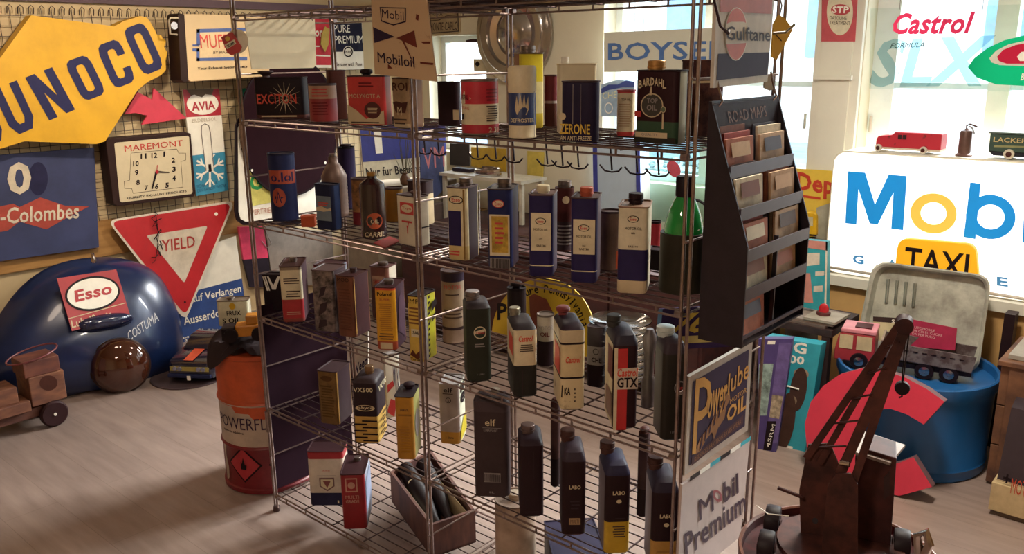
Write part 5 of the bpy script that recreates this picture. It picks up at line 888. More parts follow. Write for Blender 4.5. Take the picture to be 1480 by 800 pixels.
# road map holder
X0, Y0, Y1 = LX+.024, .022, .342; HB = M('#2b222b', .4, .3, .25, 30); t = thing('map_rack', 'black metal road map holder hanging on the right end of the rack', 'map rack', (X0, .18, 1.05))
prof = [(0, 1.05), (.105, 1.05), (.105, 1.272), (.006, 1.566), (0, 1.566)]
for y in (Y0, Y1-.004): G().prism([(X0+a, y, z) for a, z in prof], (0, .004, 0)).to('side_panel', HB, t)
G().box(X0, X0+.003, Y0+.004, Y1-.004, 1.05, 1.566).to('back_panel', HB, t)
G().box(X0+.003, X0+.103, Y0+.004, Y1-.004, 1.05, 1.054).to('bottom_panel', HB, t)
G().box(X0+.004, X0+.009, Y0+.005, Y1-.005, 1.475, 1.56).to('header', M('#3a3442', .45), t); ym = (Y0+Y1)/2
HPl = Plane((X0+.0095, 0, 0), (1, 0, 0)); ptext('ROAD MAPS', HPl, (1051, 161), (1106, 152), (1054, 178), M('#7d5a52', .5), t, .03, 0, .001)
XZ = lambda z: .105 if z < 1.272 else .105-(z-1.272)/(1.566-1.272)*.099
for i, z in enumerate((1.42, 1.335, 1.25, 1.165, 1.08)):
    G().box(X0+XZ(z)-.004, X0+XZ(z), Y0+.004, Y1-.004, z-.012, z+.014 if i < 4 else z-.005).to('pocket_bar', M('#4a4250', .35, .3), t)
    if i < 4: G().add([(X0+.003, Y0+.004, z-.02), (X0+XZ(z)-.004, Y0+.004, z-.01), (X0+XZ(z)-.004, Y1-.004, z-.01), (X0+.003, Y1-.004, z-.02)], [(0, 1, 2, 3)]).to('pocket_floor', HB, t)
G().box(X0+.09, X0+.1, ym-.002, ym+.002, 1.06, 1.27).to('divider', HB, t)
for y in (Y0+.03, Y1-.03): G().tube([(X0+.004, y, 1.55), (X0+.015, y, 1.565), (X0+.006, y, 1.59), (X0-.002, y, 1.62)], .0025, 6).to('hanging_hook', CHROME, t)
cols = ['#b0664a', '#d0b99a', '#a63c34', '#c7a888', '#7a4a3c', '#d9cfb8', '#8a5a48', '#4a4a5c', '#c09a74', '#5c4a48']
random.seed(11); lab_i = 0
ord_ = ['top', 'second', 'third', 'fourth', 'lowest']
for i, z in enumerate((1.42, 1.335, 1.25, 1.165, 1.08)):
    for s in (0, 1):
        if i == 4 and s == 1: continue
        for k in range(3 if i < 3 else 2):
            dep = XZ(z)-.014-k*.012-(.0 if i < 2 else .004); wy = .125-(k*.006); ya_ = (Y0+.012 if s == 0 else ym+.012)+random.uniform(0, .01)+k*.008; hh = .085+k*.012+random.uniform(-.008, .008)
            if dep < .008: continue
            cm = cols[(i*5+s*3+k*2) % 10]; zz = z-.018 if i < 4 else 1.056
            tilt = .006
            o = G().prism([(X0+dep, ya_, zz), (X0+dep, ya_+wy, zz), (X0+dep-tilt, ya_+wy, zz+hh), (X0+dep-tilt, ya_, zz+hh)], (-.006, 0, 0)).to('road_map', M(cm, .6, 0, .25, 40), None)
            tag(o, '%s folded road map in the %s row, %s column, %s in its pocket' % (['rust brown', 'cream', 'red', 'tan', 'dark brown', 'pale', 'brown', 'slate', 'ochre', 'grey brown'][(i*5+s*3+k*2) % 10], ord_[i], ['near', 'far'][s], ['frontmost', 'second', 'rearmost'][k]), 'map', 'folded road maps in the black holder')
            if k == 0: mk('print', [(X0+dep+.0006, ya_+.02, zz+hh*.55), (X0+dep+.0006, ya_+wy-.02, zz+hh*.55), (X0+dep-tilt*.9+.0006, ya_+wy-.02, zz+hh*.9), (X0+dep-tilt*.9+.0006, ya_+.02, zz+hh*.9)], [(0, 1, 2, 3)], M(cols[(i+s*4+3) % 10], .6), o)
# Mobiloil tin at the front of the rack
MP = Plane((0, -.022, 0), (0, -1, 0)); t = thing('tin_sign', 'rusty cream tin sign with navy and red bow tie emblem hung on the rack front', 'sign', MP.px(585, 110)); q = quad((536, -8), (615, -8), (631, 118), (541.5, 107))
ppoly(MP, [q(0, 0), q(1, 0), q(1, 1), q(0, 1)], rusty('#c3a583', '#8a5f48', .6, 16, .28, .38), t, .004, 0, 'plate')
MN = M('#33223c', .5); MR = M('#6e3128', .55)
ppoly(MP, [(549, 10), (587, 11), (587, 32), (569, 37), (551, 31)], MN, t, 0, .001, 'shield'); ppoly(MP, [(550.5, 11.5), (585.5, 12.5), (585.5, 30.5), (569, 35), (552.5, 29.5)], M('#c3a583', .55), t, 0, .0016, 'shield'); ptext('Mobil', MP, (552.5, 13), (584, 17), (553, 25.5), MN, t, .035, 0, .002)
ppoly(MP, [(539.5, 39), (570.5, 53), (541.5, 62)], MN, t, 0, .001, 'bow_tie_half'); ppoly(MP, [(573, 55), (599, 44), (603, 69)], MR, t, 0, .001, 'bow_tie_half'); ptext('Mobiloil', MP, (546, 75), (599, 82), (547, 90), MN, t, .04, 0, .002)
for p in ([(581, 58), (584, 58), (599, 93), (600, 100), (596, 88)], [(608, 60), (623, 60), (622, 63), (612, 63)], [(607, 89), (627, 91), (626, 94), (608, 92)], [(561, 93), (562, 93), (568, 99), (561, 99)], [(602, 20), (606, 22), (605, 30), (601, 28)]): ppoly(MP, p, MR, t, 0, .0012, 'rust_streak')
for u_ in (.15, .85): x, y = q(u_, .02); G().tube([MP.px(x, y)+V((0, -.004, 0)), V((MP.px(x, y).x, -.005, 1.795)), V((MP.px(x, y).x, .0, 1.81))], .0016, 5).to('wire_hook', GREY, t)
# oil can tag at the left post
TP2 = Plane((-.01, -.02, 1.7), (.75, -.66, 0)); t = thing('price_tag', 'red X100 oil can shaped tag hanging at the left post', 'tag', TP2.px(340, 82))
pell(TP2, 342, 60, 17, 18, M('#ded2b8', .5), t, 0, 0, 'white_card', 20, 0, .002); ppoly(TP2, [(320, 54), (336, 46), (350, 68), (347, 75), (335, 80), (329, 76)], M('#b5281f', .4), t, .006, .008, 'can_shape'); ppoly(TP2, [(325, 65), (339, 57), (342, 63), (329, 71)], CREAM, t, 0, .009, 'label'); ptext('X100', TP2, (328, 65.5), (338, 60), (330, 69.5), INK, t, .03, 0, .01); pell(TP2, 329.5, 56, 3.5, 3.5, M('#e0b23c', .5), t, .009); G().tube([TP2.px(336, 46), TP2.px(335, 25), TP2.px(337, 5), TP2.px(334, -10)], .0025, 6).to('string', M('#cdb98a', .6), t)
# white ribbed sheet on the left end of the rack
WPx = Plane((.016, 0, 0), (1, 0, 0)); t = thing('metal_sheet', 'white enamelled sheet hanging inside the upper left end of the rack', 'sheet', WPx.px(410, 100)); ppoly(WPx, [(353, 26), (455, 28), (457, 94), (453, 98), (364, 100)], M('#efe4c4', .45, 0, .04), t, .003, 0, 'plate')
for x in (356, 452): G().tube([WPx.px(x, 30), WPx.px(x-3, 24), WPx.px(x-2, 19)], .002, 5).to('wire_hook', GREY, t)
# red and PURE signs on the wall behind
WQ = wplane(XW+.07); t = thing('enamel_sign', 'narrow red sign with white letters beside the PURE sign', 'sign', WQ.px(466, 100)); ppoly(WQ, [(452, 22), (477, 24), (479, 97), (455, 96)], M('#c8283c', .45), t, .01, 0, 'plate'); ptext('or', WQ, (455, 44), (466, 44), (455, 53), PWHITE, t, .03, 0, .002); ppoly(WQ, [(455, 66), (462, 66), (462, 68), (455, 68)], PWHITE, t, 0, .002, 'line'); ppoly(WQ, [(456, 79), (477, 80), (477, 82), (456, 81)], PWHITE, t, 0, .002, 'line'); ppoly(WQ, [(455, 94), (479, 94), (479, 98), (455, 98)], PWHITE, t, 0, .002, 'line')
tag(ppoly(wplane(XW+.12), [(470, 38), (476, 42), (475, 64), (470, 75), (464, 64), (465, 50)], M('#b9a14a', .5), None, .006, 0, 'leaf_tag'), 'yellow green leaf shaped tag over the narrow red sign', 'tag')
t = thing('enamel_sign', 'navy and white PURE PREMIUM sign on the wall behind the rack', 'sign', WQ.px(503, 100)); ppoly(WQ, [(478, 31), (523, 30), (526, 100), (482, 101)], PWHITE, t, .012, 0, 'plate'); ppoly(WQ, [(479, 32), (522.5, 31), (525, 74), (481, 75)], M('#1f1d36', .45), t, 0, .001, 'navy_field'); ptext('PURE\nPREMIUM', WQ, (482, 36), (523, 36), (484, 63), PWHITE, t, .03, 0, .002)
pell(WQ, 503, 75, 7.5, 8.5, PWHITE, t, .002, 0); pell(WQ, 503, 75, 6.6, 7.6, INK, t, .003, 0, 'emblem', 24, .75); ptext('PURE', WQ, (499, 73), (507, 73), (499, 77), INK, t, .03, 0, .004); ptext('Be sure with Pure', WQ, (485, 90), (523, 90), (485, 96), TXTD, t, .03, 0, .002)
# white ball lamp shape and paper behind tins
tag(ppoly(wplane(XW+.06), [(418, 108), (424, 101), (440, 100), (471, 102), (470, 128), (420, 128)], M('#e2d2a8', .6), None, .02, 0, 'paper_sheet'), 'pale cream paper on the wall behind the black starburst tin', 'paper')
# ------------------------------------------------------------------ back wall
BW = lambda y: Plane((0, y, 0), (0, -1, 0))
P1 = BW(YW-.01); t = thing('rally_plate', 'cream MONTE-CARLO rally plate on the back wall', 'plate', P1.px(643, 50)); ppoly(P1, [(619, 10), (664, 17), (665, 46), (662, 49), (622, 51)], M('#b9a482', .5), t, .012, 0, 'plate'); g = G(); g.tube([P1.px(*p)+P1.n*.002 for p in ((621, 13), (662, 19), (663, 45), (624, 48))], .004, 4, closed=True); g.to('border', TXTD, t); ptext('MEDIA', P1, (622, 17), (640, 18), (622, 22), TXTD, t, .03, 0, .003); ptext('MONTE-CARLO', P1, (622, 33), (662, 31), (622, 45), TXTD, t, .03, 0, .003); G().tube([P1.px(*p)+P1.n*.002 for p in ((623, 30), (635, 29), (645, 23), (661, 21))], .003, 4).to('line', TXTD, t)
hc = P1.px(745, 48); g = G(); t = thing('hubcap', 'large chrome dished hubcap on the back wall', 'hubcap', hc)
g.lathe([(.30, 0), (.32, .015), (.318, .03), (.30, .04), (.27, .045), (.255, .06), (.21, .055), (.2, .03), (.15, .02), (.12, .04), (.09, .055), (.001, .06)], 48, (0, 0, 0), (0, -1, 0)); g.to('dish', M('#b5aca6', .16, .9, .1), t, local=True, smooth=True)
tag(ppoly(BW(YW-.03), [(673, 58), (683, 56), (692, 57), (693, 62), (674, 61)], M('#3a2226', .5), None, .03, 0, 'wall_hook'), 'small dark wedge hook on the wall left of the hubcap', 'hook')
t = thing('warning_plaque', 'small white plaque with black diamond on the back wall', 'sign', P1.px(694, 103)); ppoly(P1, [(684, 85), (704, 85), (705, 103), (685, 103)], M('#cdbfa0', .5), t, .01, 0, 'plate'); ppoly(P1, [(690, 88), (694.5, 92.5), (690, 97), (686, 92.5)], INK, t, 0, .001, 'diamond')
# BOYSEN banner
P2 = BW(YW-.1); t = thing('banner_sign', 'pale BOYSEN banner with blue block letters in front of the window', 'sign', P2.px(960, 103)); q = quad((873, 47), (1080, 38), (1080, 100), (873, 104)); ppoly(P2, [q(0, 0), q(1, 0), q(1, 1), q(0, 1)], M('#c6c4b6', .5, 0, .04, 4), t, .01, 0, 'panel'); ptext('BOYSEN', P2, (879, 62), (1062, 58), (879, 87), M('#4a6ea8', .5), t, .05, 0, .002)
for x in (917, 930): G().rod(P2.px(x, 46), V((P2.px(x, 46).x, P2.px(x, 46).y, 2.2)), .0015, 5).to('string', TXTD, t)
t = thing('advertising_card', 'blue and white advertising card standing at the window below the BOYSEN banner', 'card', P2.px(893, 168)); P3_ = BW(YW-.06); ppoly(P3_, [(869, 122), (893, 115), (917, 118), (917, 168), (869, 168)], M('#9cb4cc', .5), t, .012, 0, 'card_body'); ppoly(P3_, [(869, 128), (880, 122), (893, 122), (905, 116), (917, 118), (917, 126), (900, 126), (880, 130), (869, 135)], M('#3c4c90', .5), t, 0, .001, 'wave'); ptext('CHEM', P3_, (871, 134), (900, 131), (871, 143), M('#e6e2b0', .5), t, .04, 0, .002); pell(P3_, 880, 156, 6, 8, PWHITE, t, .002, 0, 'emblem', 20, .8); pz_ = P3_.px(893, 166); G().rod((pz_.x, pz_.y+.006, .6), (pz_.x, pz_.y+.006, pz_.z), .006, 8).to('stand_rod', GREYB, t)
# Nur fuer Besucher and poster, posters, blue framed board
P4 = wplane(-1.62); t = thing('visitor_sign', 'blue and white sign lettered Nur fur Besucher behind the third shelf', 'sign', P4.px(580, 262)); ppoly(P4, [(519, 184), (643, 176), (646, 252), (527, 262)], M('#cfc7b0', .5), t, .012, 0, 'plate'); ppoly(P4, [(520, 184), (643, 176), (645, 224), (524, 234)], M('#34398a', .45), t, 0, .001, 'blue_field'); ppoly(P4, [(539, 184), (550, 183), (553, 221), (543, 222)], PWHITE, t, 0, .002, 'white_bar'); ptext('Nur fur Besucher', P4, (528, 243), (612, 236), (530, 256), INK, t, .025, 0, .002)
tag(G().box(-1.9, -1.52, P4.px(527, 262).y, P4.px(646, 262).y, 0, P4.px(580, 266).z).to('plinth', M('#8d8070', .7), None, bevel=.01), 'grey brown plinth carrying the visitor sign', 'plinth')
vb = V((-1.57, P4.px(578, 262).y, P4.px(580, 266).z+.001)); t = thing('dried_grass', 'dried grass in a small brown vase before the visitor sign', 'plant', vb); G().lathe([(.02, 0), (.03, .01), (.034, .04), (.016, .07), (.018, .08)], 16).to('vase', M('#5c4030', .4), t, local=True, smooth=True)
for i in range(14):
    a = random.uniform(0, 2*PI); sp = random.uniform(.02, .11); hh_ = random.uniform(.16, .33); G().tube([(0, 0, .03), (sp*.2*math.cos(a), sp*.4*math.sin(a), hh_*.5), (sp*.4*math.cos(a), sp*math.sin(a), hh_)], .0016, 4).to('stem', M('#5a5238', .7), t, local=True)
P5 = wplane(-1.5); t = thing('poster', 'torn blue and pink racing poster beside the visitor sign', 'poster', P5.px(624, 290)); ppoly(P5, [(607, 204), (642, 203), (642, 272), (625, 292), (609, 290)], M('#56639a', .6, 0, .35, 8), t, .006, 0, 'sheet'); ptext('VM', P5, (610, 214), (641, 211), (615, 244), M('#d68a96', .5), t, .04, .2, .002)
tag(G().box(-1.518, -1.478, P5.px(607, 280).y, P5.px(642, 280).y, 0, P5.px(624, 294).z).to('plinth', M('#6a5a58', .7), None, bevel=.01), 'narrow dark plinth under the torn racing poster', 'plinth')
for i, (pp, cm, lb_) in enumerate((([(681, 212), (731, 215), (731, 248), (681, 240)], '#c9a22c', 'yellow poster on the wall left of the rear post'), ([(762, 218), (786, 220), (784, 262), (762, 258)], '#d8c25c', 'yellow and white poster right of the rear post'), ([(650, 207), (678, 208), (678, 240), (650, 238)], '#3a3436', 'dark board on the wall beside the yellow poster'))): tag(ppoly(BW(YW-.02), pp, M(cm, .5), None, .006, 0, 'poster'), lb_, 'poster', 'posters on the back wall')
t = thing('framed_board', 'pale blue board with two blue stiles standing at the window', 'board', BW(2.66).px(890, 300)); B6 = BW(2.66); ppoly(B6, [(858, 200), (925, 200), (925, 345), (862, 338)], M('#b5c8dc', .5, 0, .04), t, .012, 0, 'board')
for x in (857, 919): ppoly(B6, [(x, 200), (x+6, 200), (x+8, 312), (x+2, 310)], M('#3f47a0', .45), t, .004, .006, 'stile')
t = thing('window_sticker', 'clear sheet with pink red oval behind the green bottle', 'sign', BW(2.7).px(975, 300)); B7 = BW(2.7); ppoly(B7, [(938, 208), (1030, 208), (1030, 320), (940, 320)], clear('#e2f4f2', .12, .2, 'tinted_sheet'), t, .004, 0, 'sheet'); pell(B7, 974, 244, 9, 13, M('#d0586a', .5), t, .002, -.5)
# sideboard and white ledge table behind the rack
t = thing('sideboard', 'dark red brown sideboard against the wall behind the rack', 'sideboard', (-.3, 2.5, 0)); SB_ = wood('#4a2422', '#331a1c', 3, (2, 8, 8))
G().box(-1.3, .78, 1.82, 2.7, .05, .62).to('carcass', SB_, t); G().box(-1.32, .8, 1.8, 2.705, .62, .645).to('top', SB_, t)
for i in range(4): dd = G().box(-1.28+i*.515, -1.28+i*.515+.5, 1.808, 1.82, .08, .6).to('door', SB_, t); G().rod((-1.28+i*.515+.44, 1.805, .36), (-1.28+i*.515+.44, 1.785, .36), .012, 10).to('knob', GOLD, dd)
for x in (-1.25, .73):
    for y in (1.85, 2.67): G().box(x-.02, x+.02, y-.02, y+.02, 0, .05).to('foot', SB_, t)
t = thing('side_shelf', 'white ledge table with slim legs in front of the back wall', 'table', (-1.15, 2.5, 0)); WT = M('#cfc8b8', .5); G().box(-1.47, -.76, 2.33, 2.58, .9, .92).to('top', WT, t)
for x in (-1.45, -.78):
    for y in (2.36, 2.55): G().box(x-.012, x+.012, y-.012, y+.012, .6451 if x > -1.3 else 0, .9).to('leg', WT, t)
g = G(); cp = on_z(705, 249, .94); g.tube([(cp.x+.09*math.cos(a), cp.y+.06*math.sin(a), .934+.001*i) for i, a in enumerate([2*PI*i/12 for i in range(30)])], .011, 6); tag(g.to('cable_coil', CHROME), 'coiled metal hose on the white ledge table', 'hose')
cp = V((-1.36, 2.45, .921)); tag(G().box(cp.x-.08, cp.x+.08, cp.y-.03, cp.y+.03, .921, .945).to('remote_box', M('#2c2430', .4), None, bevel=.004), 'flat black box on the white ledge table', 'box')
# hooks under the second shelf
hk = None
for i, (px_, n_) in enumerate(((614, 0), (634, 1), (690, 2), (716, 3), (742, 4), (790, 5), (812, 6), (835, 7), (883, 8), (920, 9), (951, 10))):
    P = on_y(px_, 212, DY); x = P.x
    lbl = 'black double hook under the second shelf, %s from the middle post' % ['first', 'second', 'third', 'fourth', 'fifth', 'sixth', 'seventh', 'eighth', 'ninth', 'tenth', 'eleventh'][i]
    if hk is None:
        g = G(); g.rod((0, 0, .0), (.012, -.004, -.085), .0028, 6); g.tube([(-.03, -.004, -.072), (-.012, -.004, -.088), (.012, -.004, -.09), (.034, -.004, -.086), (.045, -.004, -.074)], .0026, 6); g.tube([(0, 0, 0), (0, .003, .016), (0, .01, .012)], .0026, 6)
        hk = mk('double_hook', g.v, g.f, M('#241820', .4), None, local=True); o = hk
    else: o = hk.copy(); COL.objects.link(o)
    o.location = (x, DY-.006, Z[1]-.03); tag(o, lbl, 'hook', 'hooks under the second shelf')
tag(G().tube([(1.52+.05*math.cos(a), .36, 1.24+.055*math.sin(a)) for a in [2*PI*i/24 for i in range(24)]], .004, 6, closed=True).to('wire_hoop', M('#2c2a30', .4), None), 'thin black wire hoop beside the green bottle', 'hoop')
rcan('oil_can', 'small red canister at the back beside the green bottle', 2, 937, 954, 372, 318, [(1, M('#b0283a', .4))], INK)
# ------------------------------------------------------------------ window side: stickers and hanging acrylic sign
P8 = BW(YW-.047); t = thing('poster', 'red STP gasoline treatment sticker on the window pilaster', 'poster', P8.px(1212, 60)); ppoly(P8, [(1188, -14), (1240, -12), (1236, 60), (1187, 60)], M('#c4525c', .5), t, .002, 0, 'sheet'); pell(P8, 1214, 17, 19, 34, M('#dcd2b8', .5), t, .001, 0); pell(P8, 1215, 14, 14, 8, M('#b8444c', .5), t, .0015, 0); ptext('STP', P8, (1203, 9), (1227, 9), (1203, 19), PWHITE, t, .04, .1, .002); ptext('GASOLINE\nTREATMENT', P8, (1199, 23), (1229, 24), (1199, 35), TXTD, t, .03, 0, .002)
P9 = BW(2.50); t = thing('acrylic_sign', 'clear acrylic sign with red Castrol script hanging before the window', 'sign', P9.px(1380, 130)); ppoly(P9, [(1258, 12), (1640, 2), (1640, 136), (1256, 128)], clear('#f6fbfb', .05, .05, 'acrylic'), t, .004, 0, 'sheet')
ptext('Castrol', P9, (1292, 19), (1410, 16), (1290, 50), film('#c23050'), t, .04, .3, .001); ICE = clear('#b4d6de', .1, .3, 'ice_blue_film'); ptext('SLX', P9, (1264, 57), (1440, 50), (1256, 126), ICE, t, .06, .15, .001); ptext('FORMULA', P9, (1288, 62.5), (1337, 61), (1287, 69.5), M('#1f3630', .5), t, .035, .2, .003)
LGN = film('#129060'); ppoly(P9, [(1399, 97), (1408, 84), (1428, 69), (1452, 58), (1485, 50), (1525, 49), (1560, 56), (1585, 70), (1594, 90), (1585, 110), (1555, 124), (1520, 128), (1480, 124), (1440, 122), (1412, 112)], LGN, t, 0, .0015, 'emblem'); ppoly(P9, [(1430, 84), (1440, 73), (1458, 64), (1490, 57), (1530, 57), (1558, 66), (1568, 82), (1555, 94), (1530, 99), (1490, 96), (1445, 94), (1433, 90)], film('#dcd8d0'), t, 0, .002, 'emblem_ring'); ppoly(P9, [(1441, 82), (1450, 72), (1468, 65), (1495, 60), (1525, 60), (1548, 68), (1556, 82), (1545, 90), (1525, 94), (1495, 92), (1455, 92), (1444, 88)], film('#cc2c4c'), t, 0, .0025, 'emblem_core'); ppoly(P9, [(1470, 82), (1476, 75), (1500, 72), (1500, 88), (1474, 88)], PWHITE, t, 0, .003, 'emblem_notch'); ptext('BRAKE', P9, (1476, 106), (1506, 104), (1475, 116), PWHITE, t, .03, .2, .003)
for x in (1300, 1420): G().rod(P9.px(x, 14), V((P9.px(x, 14).x, 2.5, 2.44)), .0012, 5).to('string', TXTD, t)
# yellow Dep sign, lamp
P10 = BW(2.69); t = thing('depot_sign', 'yellow sign with red underlined Dep lettering left of the light box', 'sign', P10.px(1172, 330)); ppoly(P10, [(1146, 243), (1250, 250), (1250, 330), (1150, 330)], M('#e2c04a', .5, 0, .06), t, .01, 0, 'plate'); ptext('Depot', P10, (1152, 248), (1238, 258), (1151, 282), M('#c8402c', .45), t, .04, 0, .002); ppoly(P10, [(1152, 280), (1186, 285), (1186, 288.5), (1152, 283.5)], M('#c8402c', .45), t, 0, .002, 'underline')
# light box
P11 = BW(2.45); xL = P11.px(1198, 300).x; zT, zB = 1.215, .645; xRr = 2.75; rr = .06; LBW = M('#f4f2ea', .4, 0, .03, 4, 0, .95); t = thing('light_box_sign', 'large white illuminated Mobil light box standing on the window ledge', 'sign', (1.9, 2.5, .6225))
def rr_poly(x0, x1, z0, z1, r, y, n=5):
    return [V((x, y, z)) for x, z in [(a+(x0+x1)/2, b+(z0+z1)/2) for a, b in rrect(x1-x0, z1-z0, r, n)]]
G().prism(rr_poly(xL, xRr, zB-.022, zT, rr, 2.455), (0, .2, 0)).to('housing', M('#d9d3c2', .45), t)
mk('face', rr_poly(xL+.006, xRr-.006, zB-.016, zT-.008, rr-.005, 2.452), [tuple(range(24))], LBW, t)
BL_ = M('#1088d4', .4, 0, .06, 5, 0, .35); a, b, c2 = P11.px(1226, 247), P11.px(1311, 254), P11.px(1222, 322)
PM = lambda s, t_: a+(b-a)*s+(c2-a)*(1-t_)+V((0, -.003, 0)); q_ = [(0, 0), (0, 1), (.3, 1), (.5, .42), (.7, 1), (1, 1), (1, 0), (.8, 0), (.8, .68), (.57, .05), (.43, .05), (.2, .68), (.2, 0)]
mk('letter_m', [PM(*p) for p in q_], [(0, 1, 2, 11, 12), (2, 3, 9, 10, 11), (3, 4, 8, 9), (4, 5, 6, 7, 8)], BL_, t)
pell(P11, 1349.5, 308, 33.5, 29, M('#f0b94e', .4, 0, .03, 4, 0, .4), t, .003, .1, 'letter_o', 32, .56); pell(P11, 1432, 313, 36, 32, BL_, t, .003, .1, 'letter_b_bowl', 32, .56); ppoly(P11, [(1402.5, 263), (1417.5, 265), (1410, 345), (1393, 342)], BL_, t, 0, .0035, 'letter_b_stem'); ppoly(P11, [(1481, 290), (1497, 292), (1494, 352), (1478, 350)], BL_, t, 0, .0035, 'letter_i'); ppoly(P11, [(1484, 268), (1499, 270), (1498, 283), (1482, 281)], BL_, t, 0, .0035, 'letter_i_dot'); ppoly(P11, [(1515, 272), (1531, 274), (1526, 357), (1510, 355)], BL_, t, 0, .0035, 'letter_l')
for ch, x, y in (('G', 1241, 374), ('A', 1290, 381), ('R', 1335, 389), ('A', 1375, 395), ('G', 1412, 401), ('E', 1449, 406)): ptext(ch, P11, (x-8, y-7), (x+8, y-5), (x-8, y+6), M('#4a92cc', .4, 0, .05, 4, 0, .2), t, .03, 0, .003)
G().rod((xL, 2.44, .652), (xRr, 2.44, .632), .007, 8).to('lower_rail', M('#b5aca0', .35, .5), t)
# things on top of the light box
def wheel(t, x, y, z, r, w_, m1, m2, ax=(0, 1, 0), name='wheel'):
    w0_ = G().lathe([(r*.5, -w_/2), (r*.95, -w_/2), (r, -w_*.3), (r, w_*.3), (r*.95, w_/2), (r*.5, w_/2)], 18, (x, y, z), ax).to(name, m1, t, local=True, smooth=True)
    G().lathe([(r*.55, -w_/2-.002), (r*.2, -w_/2-.004), (r*.2, w_/2+.004), (r*.55, w_/2+.002)], 14, (x, y, z), ax).to('hub', m2, w0_, local=True, smooth=True); return w0_
t = thing('toy_car', 'worn red tin toy delivery car on top of the light box', 'toy car', (P11.px(1306, 215).x, 2.545, zT+.001), PI); RT = rusty('#b5283a', '#5a2a2c', .4, 26, .33, .4); s = mpp(P11.px(1306, 200))
g = G(); pf = [(.14, .02), (.14, .055), (.132, .07), (.07, .078), (.06, .092), (-.14, .092), (-.14, .02)]
G().prism([(x, -.045, z) for x, z in pf], (0, .09, 0)).to('body', RT, t, local=True, bevel=.004); G().box(-.14, .135, -.047, .047, .012, .021).to('running_board', M('#d0bfae', .5), t, local=True)
for x in (.125, -.07):
    for y in (-.05, .05): wheel(t, x, y, .017, .0165, .012, M('#d6cdbf', .5), BRN)
for p in ((.05, .08, .08, .05), (.03, .055, .075, .05)): G().box(p[0]-.022, p[0]-.006, .0455, .0475, .06, .08).to('window', M('#3a2428', .4), t, local=True);
t = thing('tin_oiler', 'brown tin pump oiler on top of the light box', 'oil can', (P11.px(1386, 222).x, 2.53, zT+.001)); G().lathe([(.034, 0), (.034, .006), (.026, .012), (.025, .1), (.022, .108), (.008, .112), (.006, .118)], 20).to('body', M('#6e5048', .4, .4, .3), t, local=True, smooth=True); G().tube([(0, 0, .112), (-.002, 0, .13), (.01, 0, .137), (.04, 0, .127)], .004, 6).to('spout', M('#5c4440', .4, .4), t, local=True); G().tube([(.008, 0, .128), (.022, 0, .12), (.03, 0, .1), (.034, 0, .098)], .004, 6).to('lever', GREY, t, local=True)
t = thing('toy_truck', 'green tin toy delivery truck with gold lettering on top of the light box', 'toy truck', (P11.px(1424, 222).x+.14, 2.545, zT+.001)); TG = M('#40524a', .45)
G().prism([(-.14, -.05, .03), (.2, -.05, .03), (.2, -.05, .105), (-.14, -.05, .105)], (0, .1, 0)).to('body', TG, t, local=True, bevel=.003); G().box(-.145, .205, -.055, .055, .105, .112).to('roof', M('#5e6c66', .45), t, local=True); G().prism([(-.12, -.045, .012), (.2, -.045, .012), (.2, -.045, .03), (-.14, -.045, .03)], (0, .09, 0)).to('chassis', M('#2c2c34', .5), t, local=True)
vs_, fs = tmesh('LACKERLI HUUS', .03); mk('lettering', [(-.125+.25*x, -.0508, .07+.02*y) for x, y in vs_], fs, M('#c9b27a', .5), t, local=True); mk('print', [(-.12, -.0508, .048), (.1, -.0508, .056), (.1, -.0508, .062), (-.12, -.0508, .056)], [(0, 1, 2, 3)], M('#8a8a5c', .5), t, local=True)
for x in (-.06, .14):
    for y in (-.052, .052): wheel(t, x, y, .022, .021, .012, M('#cfc6b4', .5), BRN)
# ------------------------------------------------------------------ blue tub with truck and zinc pan
bt = rcan('blue_tub', 'large blue plastic tub on the floor below the light box', 0, 1193, 1417, 697, 558, prof=[(.93, 0), (.955, .02), (.955, .1), (.97, .12), (.955, .14), (.965, .8), (.99, .86), (1.01, .9), (1.01, .99), (.99, 1), (.965, .985), (.955, .9), (.1, .9)], bands=[(1, M('#1f5f9e', .35, 0, .12, 5))], z0=0.0, group=None, cat='tub', n=48)
BT = bt.location.copy(); ztub = z_at(1305, 558, on_z(1305, 697, 0))*.9+.001
cdv = V((C.x-BT.x, C.y-BT.y, 0)).normalized(); rgt = V((-cdv.y, cdv.x, 0));
def tubpt(px_, py_, z=None): return on_z(px_, py_, ztub if z is None else z)
pw = tubpt(1240, 533); pw2 = tubpt(1345, 549); dirx = (pw2-pw); dirx.z = 0; dirx.normalize(); th = math.atan2(dirx.y, dirx.x); Lm = (pw2-pw).length
t = thing('toy_lorry', 'red and grey toy tipper lorry standing on the blue tub', 'toy lorry', (pw.x, pw.y, ztub), th); LR = M('#a8323c', .4, 0, .2); k = .105/40
cabw = .13; yk = .0
pf = [(-.1, .03), (-.1, .075), (-.09, .13), (-.075, .155), (.055, .155), (.06, .03)]
G().prism([(x, 0, z) for x, z in pf], (0, cabw, 0)).to('cab', LR, t, local=True, bevel=.005); G().box(-.08, .058, -.003, cabw+.003, .155, .172).to('cab_roof', M('#d98a96', .45), t, local=True, bevel=.004); G().box(-.03, .035, .03, cabw-.03, .1722, .176).to('roof_hatch', M('#4a1c20', .5), t, local=True)
for x0, x1 in ((-.083, -.03), (-.015, .045)): G().box(x0, x1, -.002, .0, .085, .145).to('window', M('#cdbb96', .3), t, local=True)
G().box(-.102, .42, .02, cabw-.02, .03, .05).to('chassis', M('#3a2c30', .5), t, local=True)
for x in (.0, .25, .34):
    for y in (.004, cabw-.004): wheel(t, x, y, .036, .036, .025, INK, CHROME)
GT = rusty('#6f6666', '#4c3c3c', .5, 20); a_ = .0
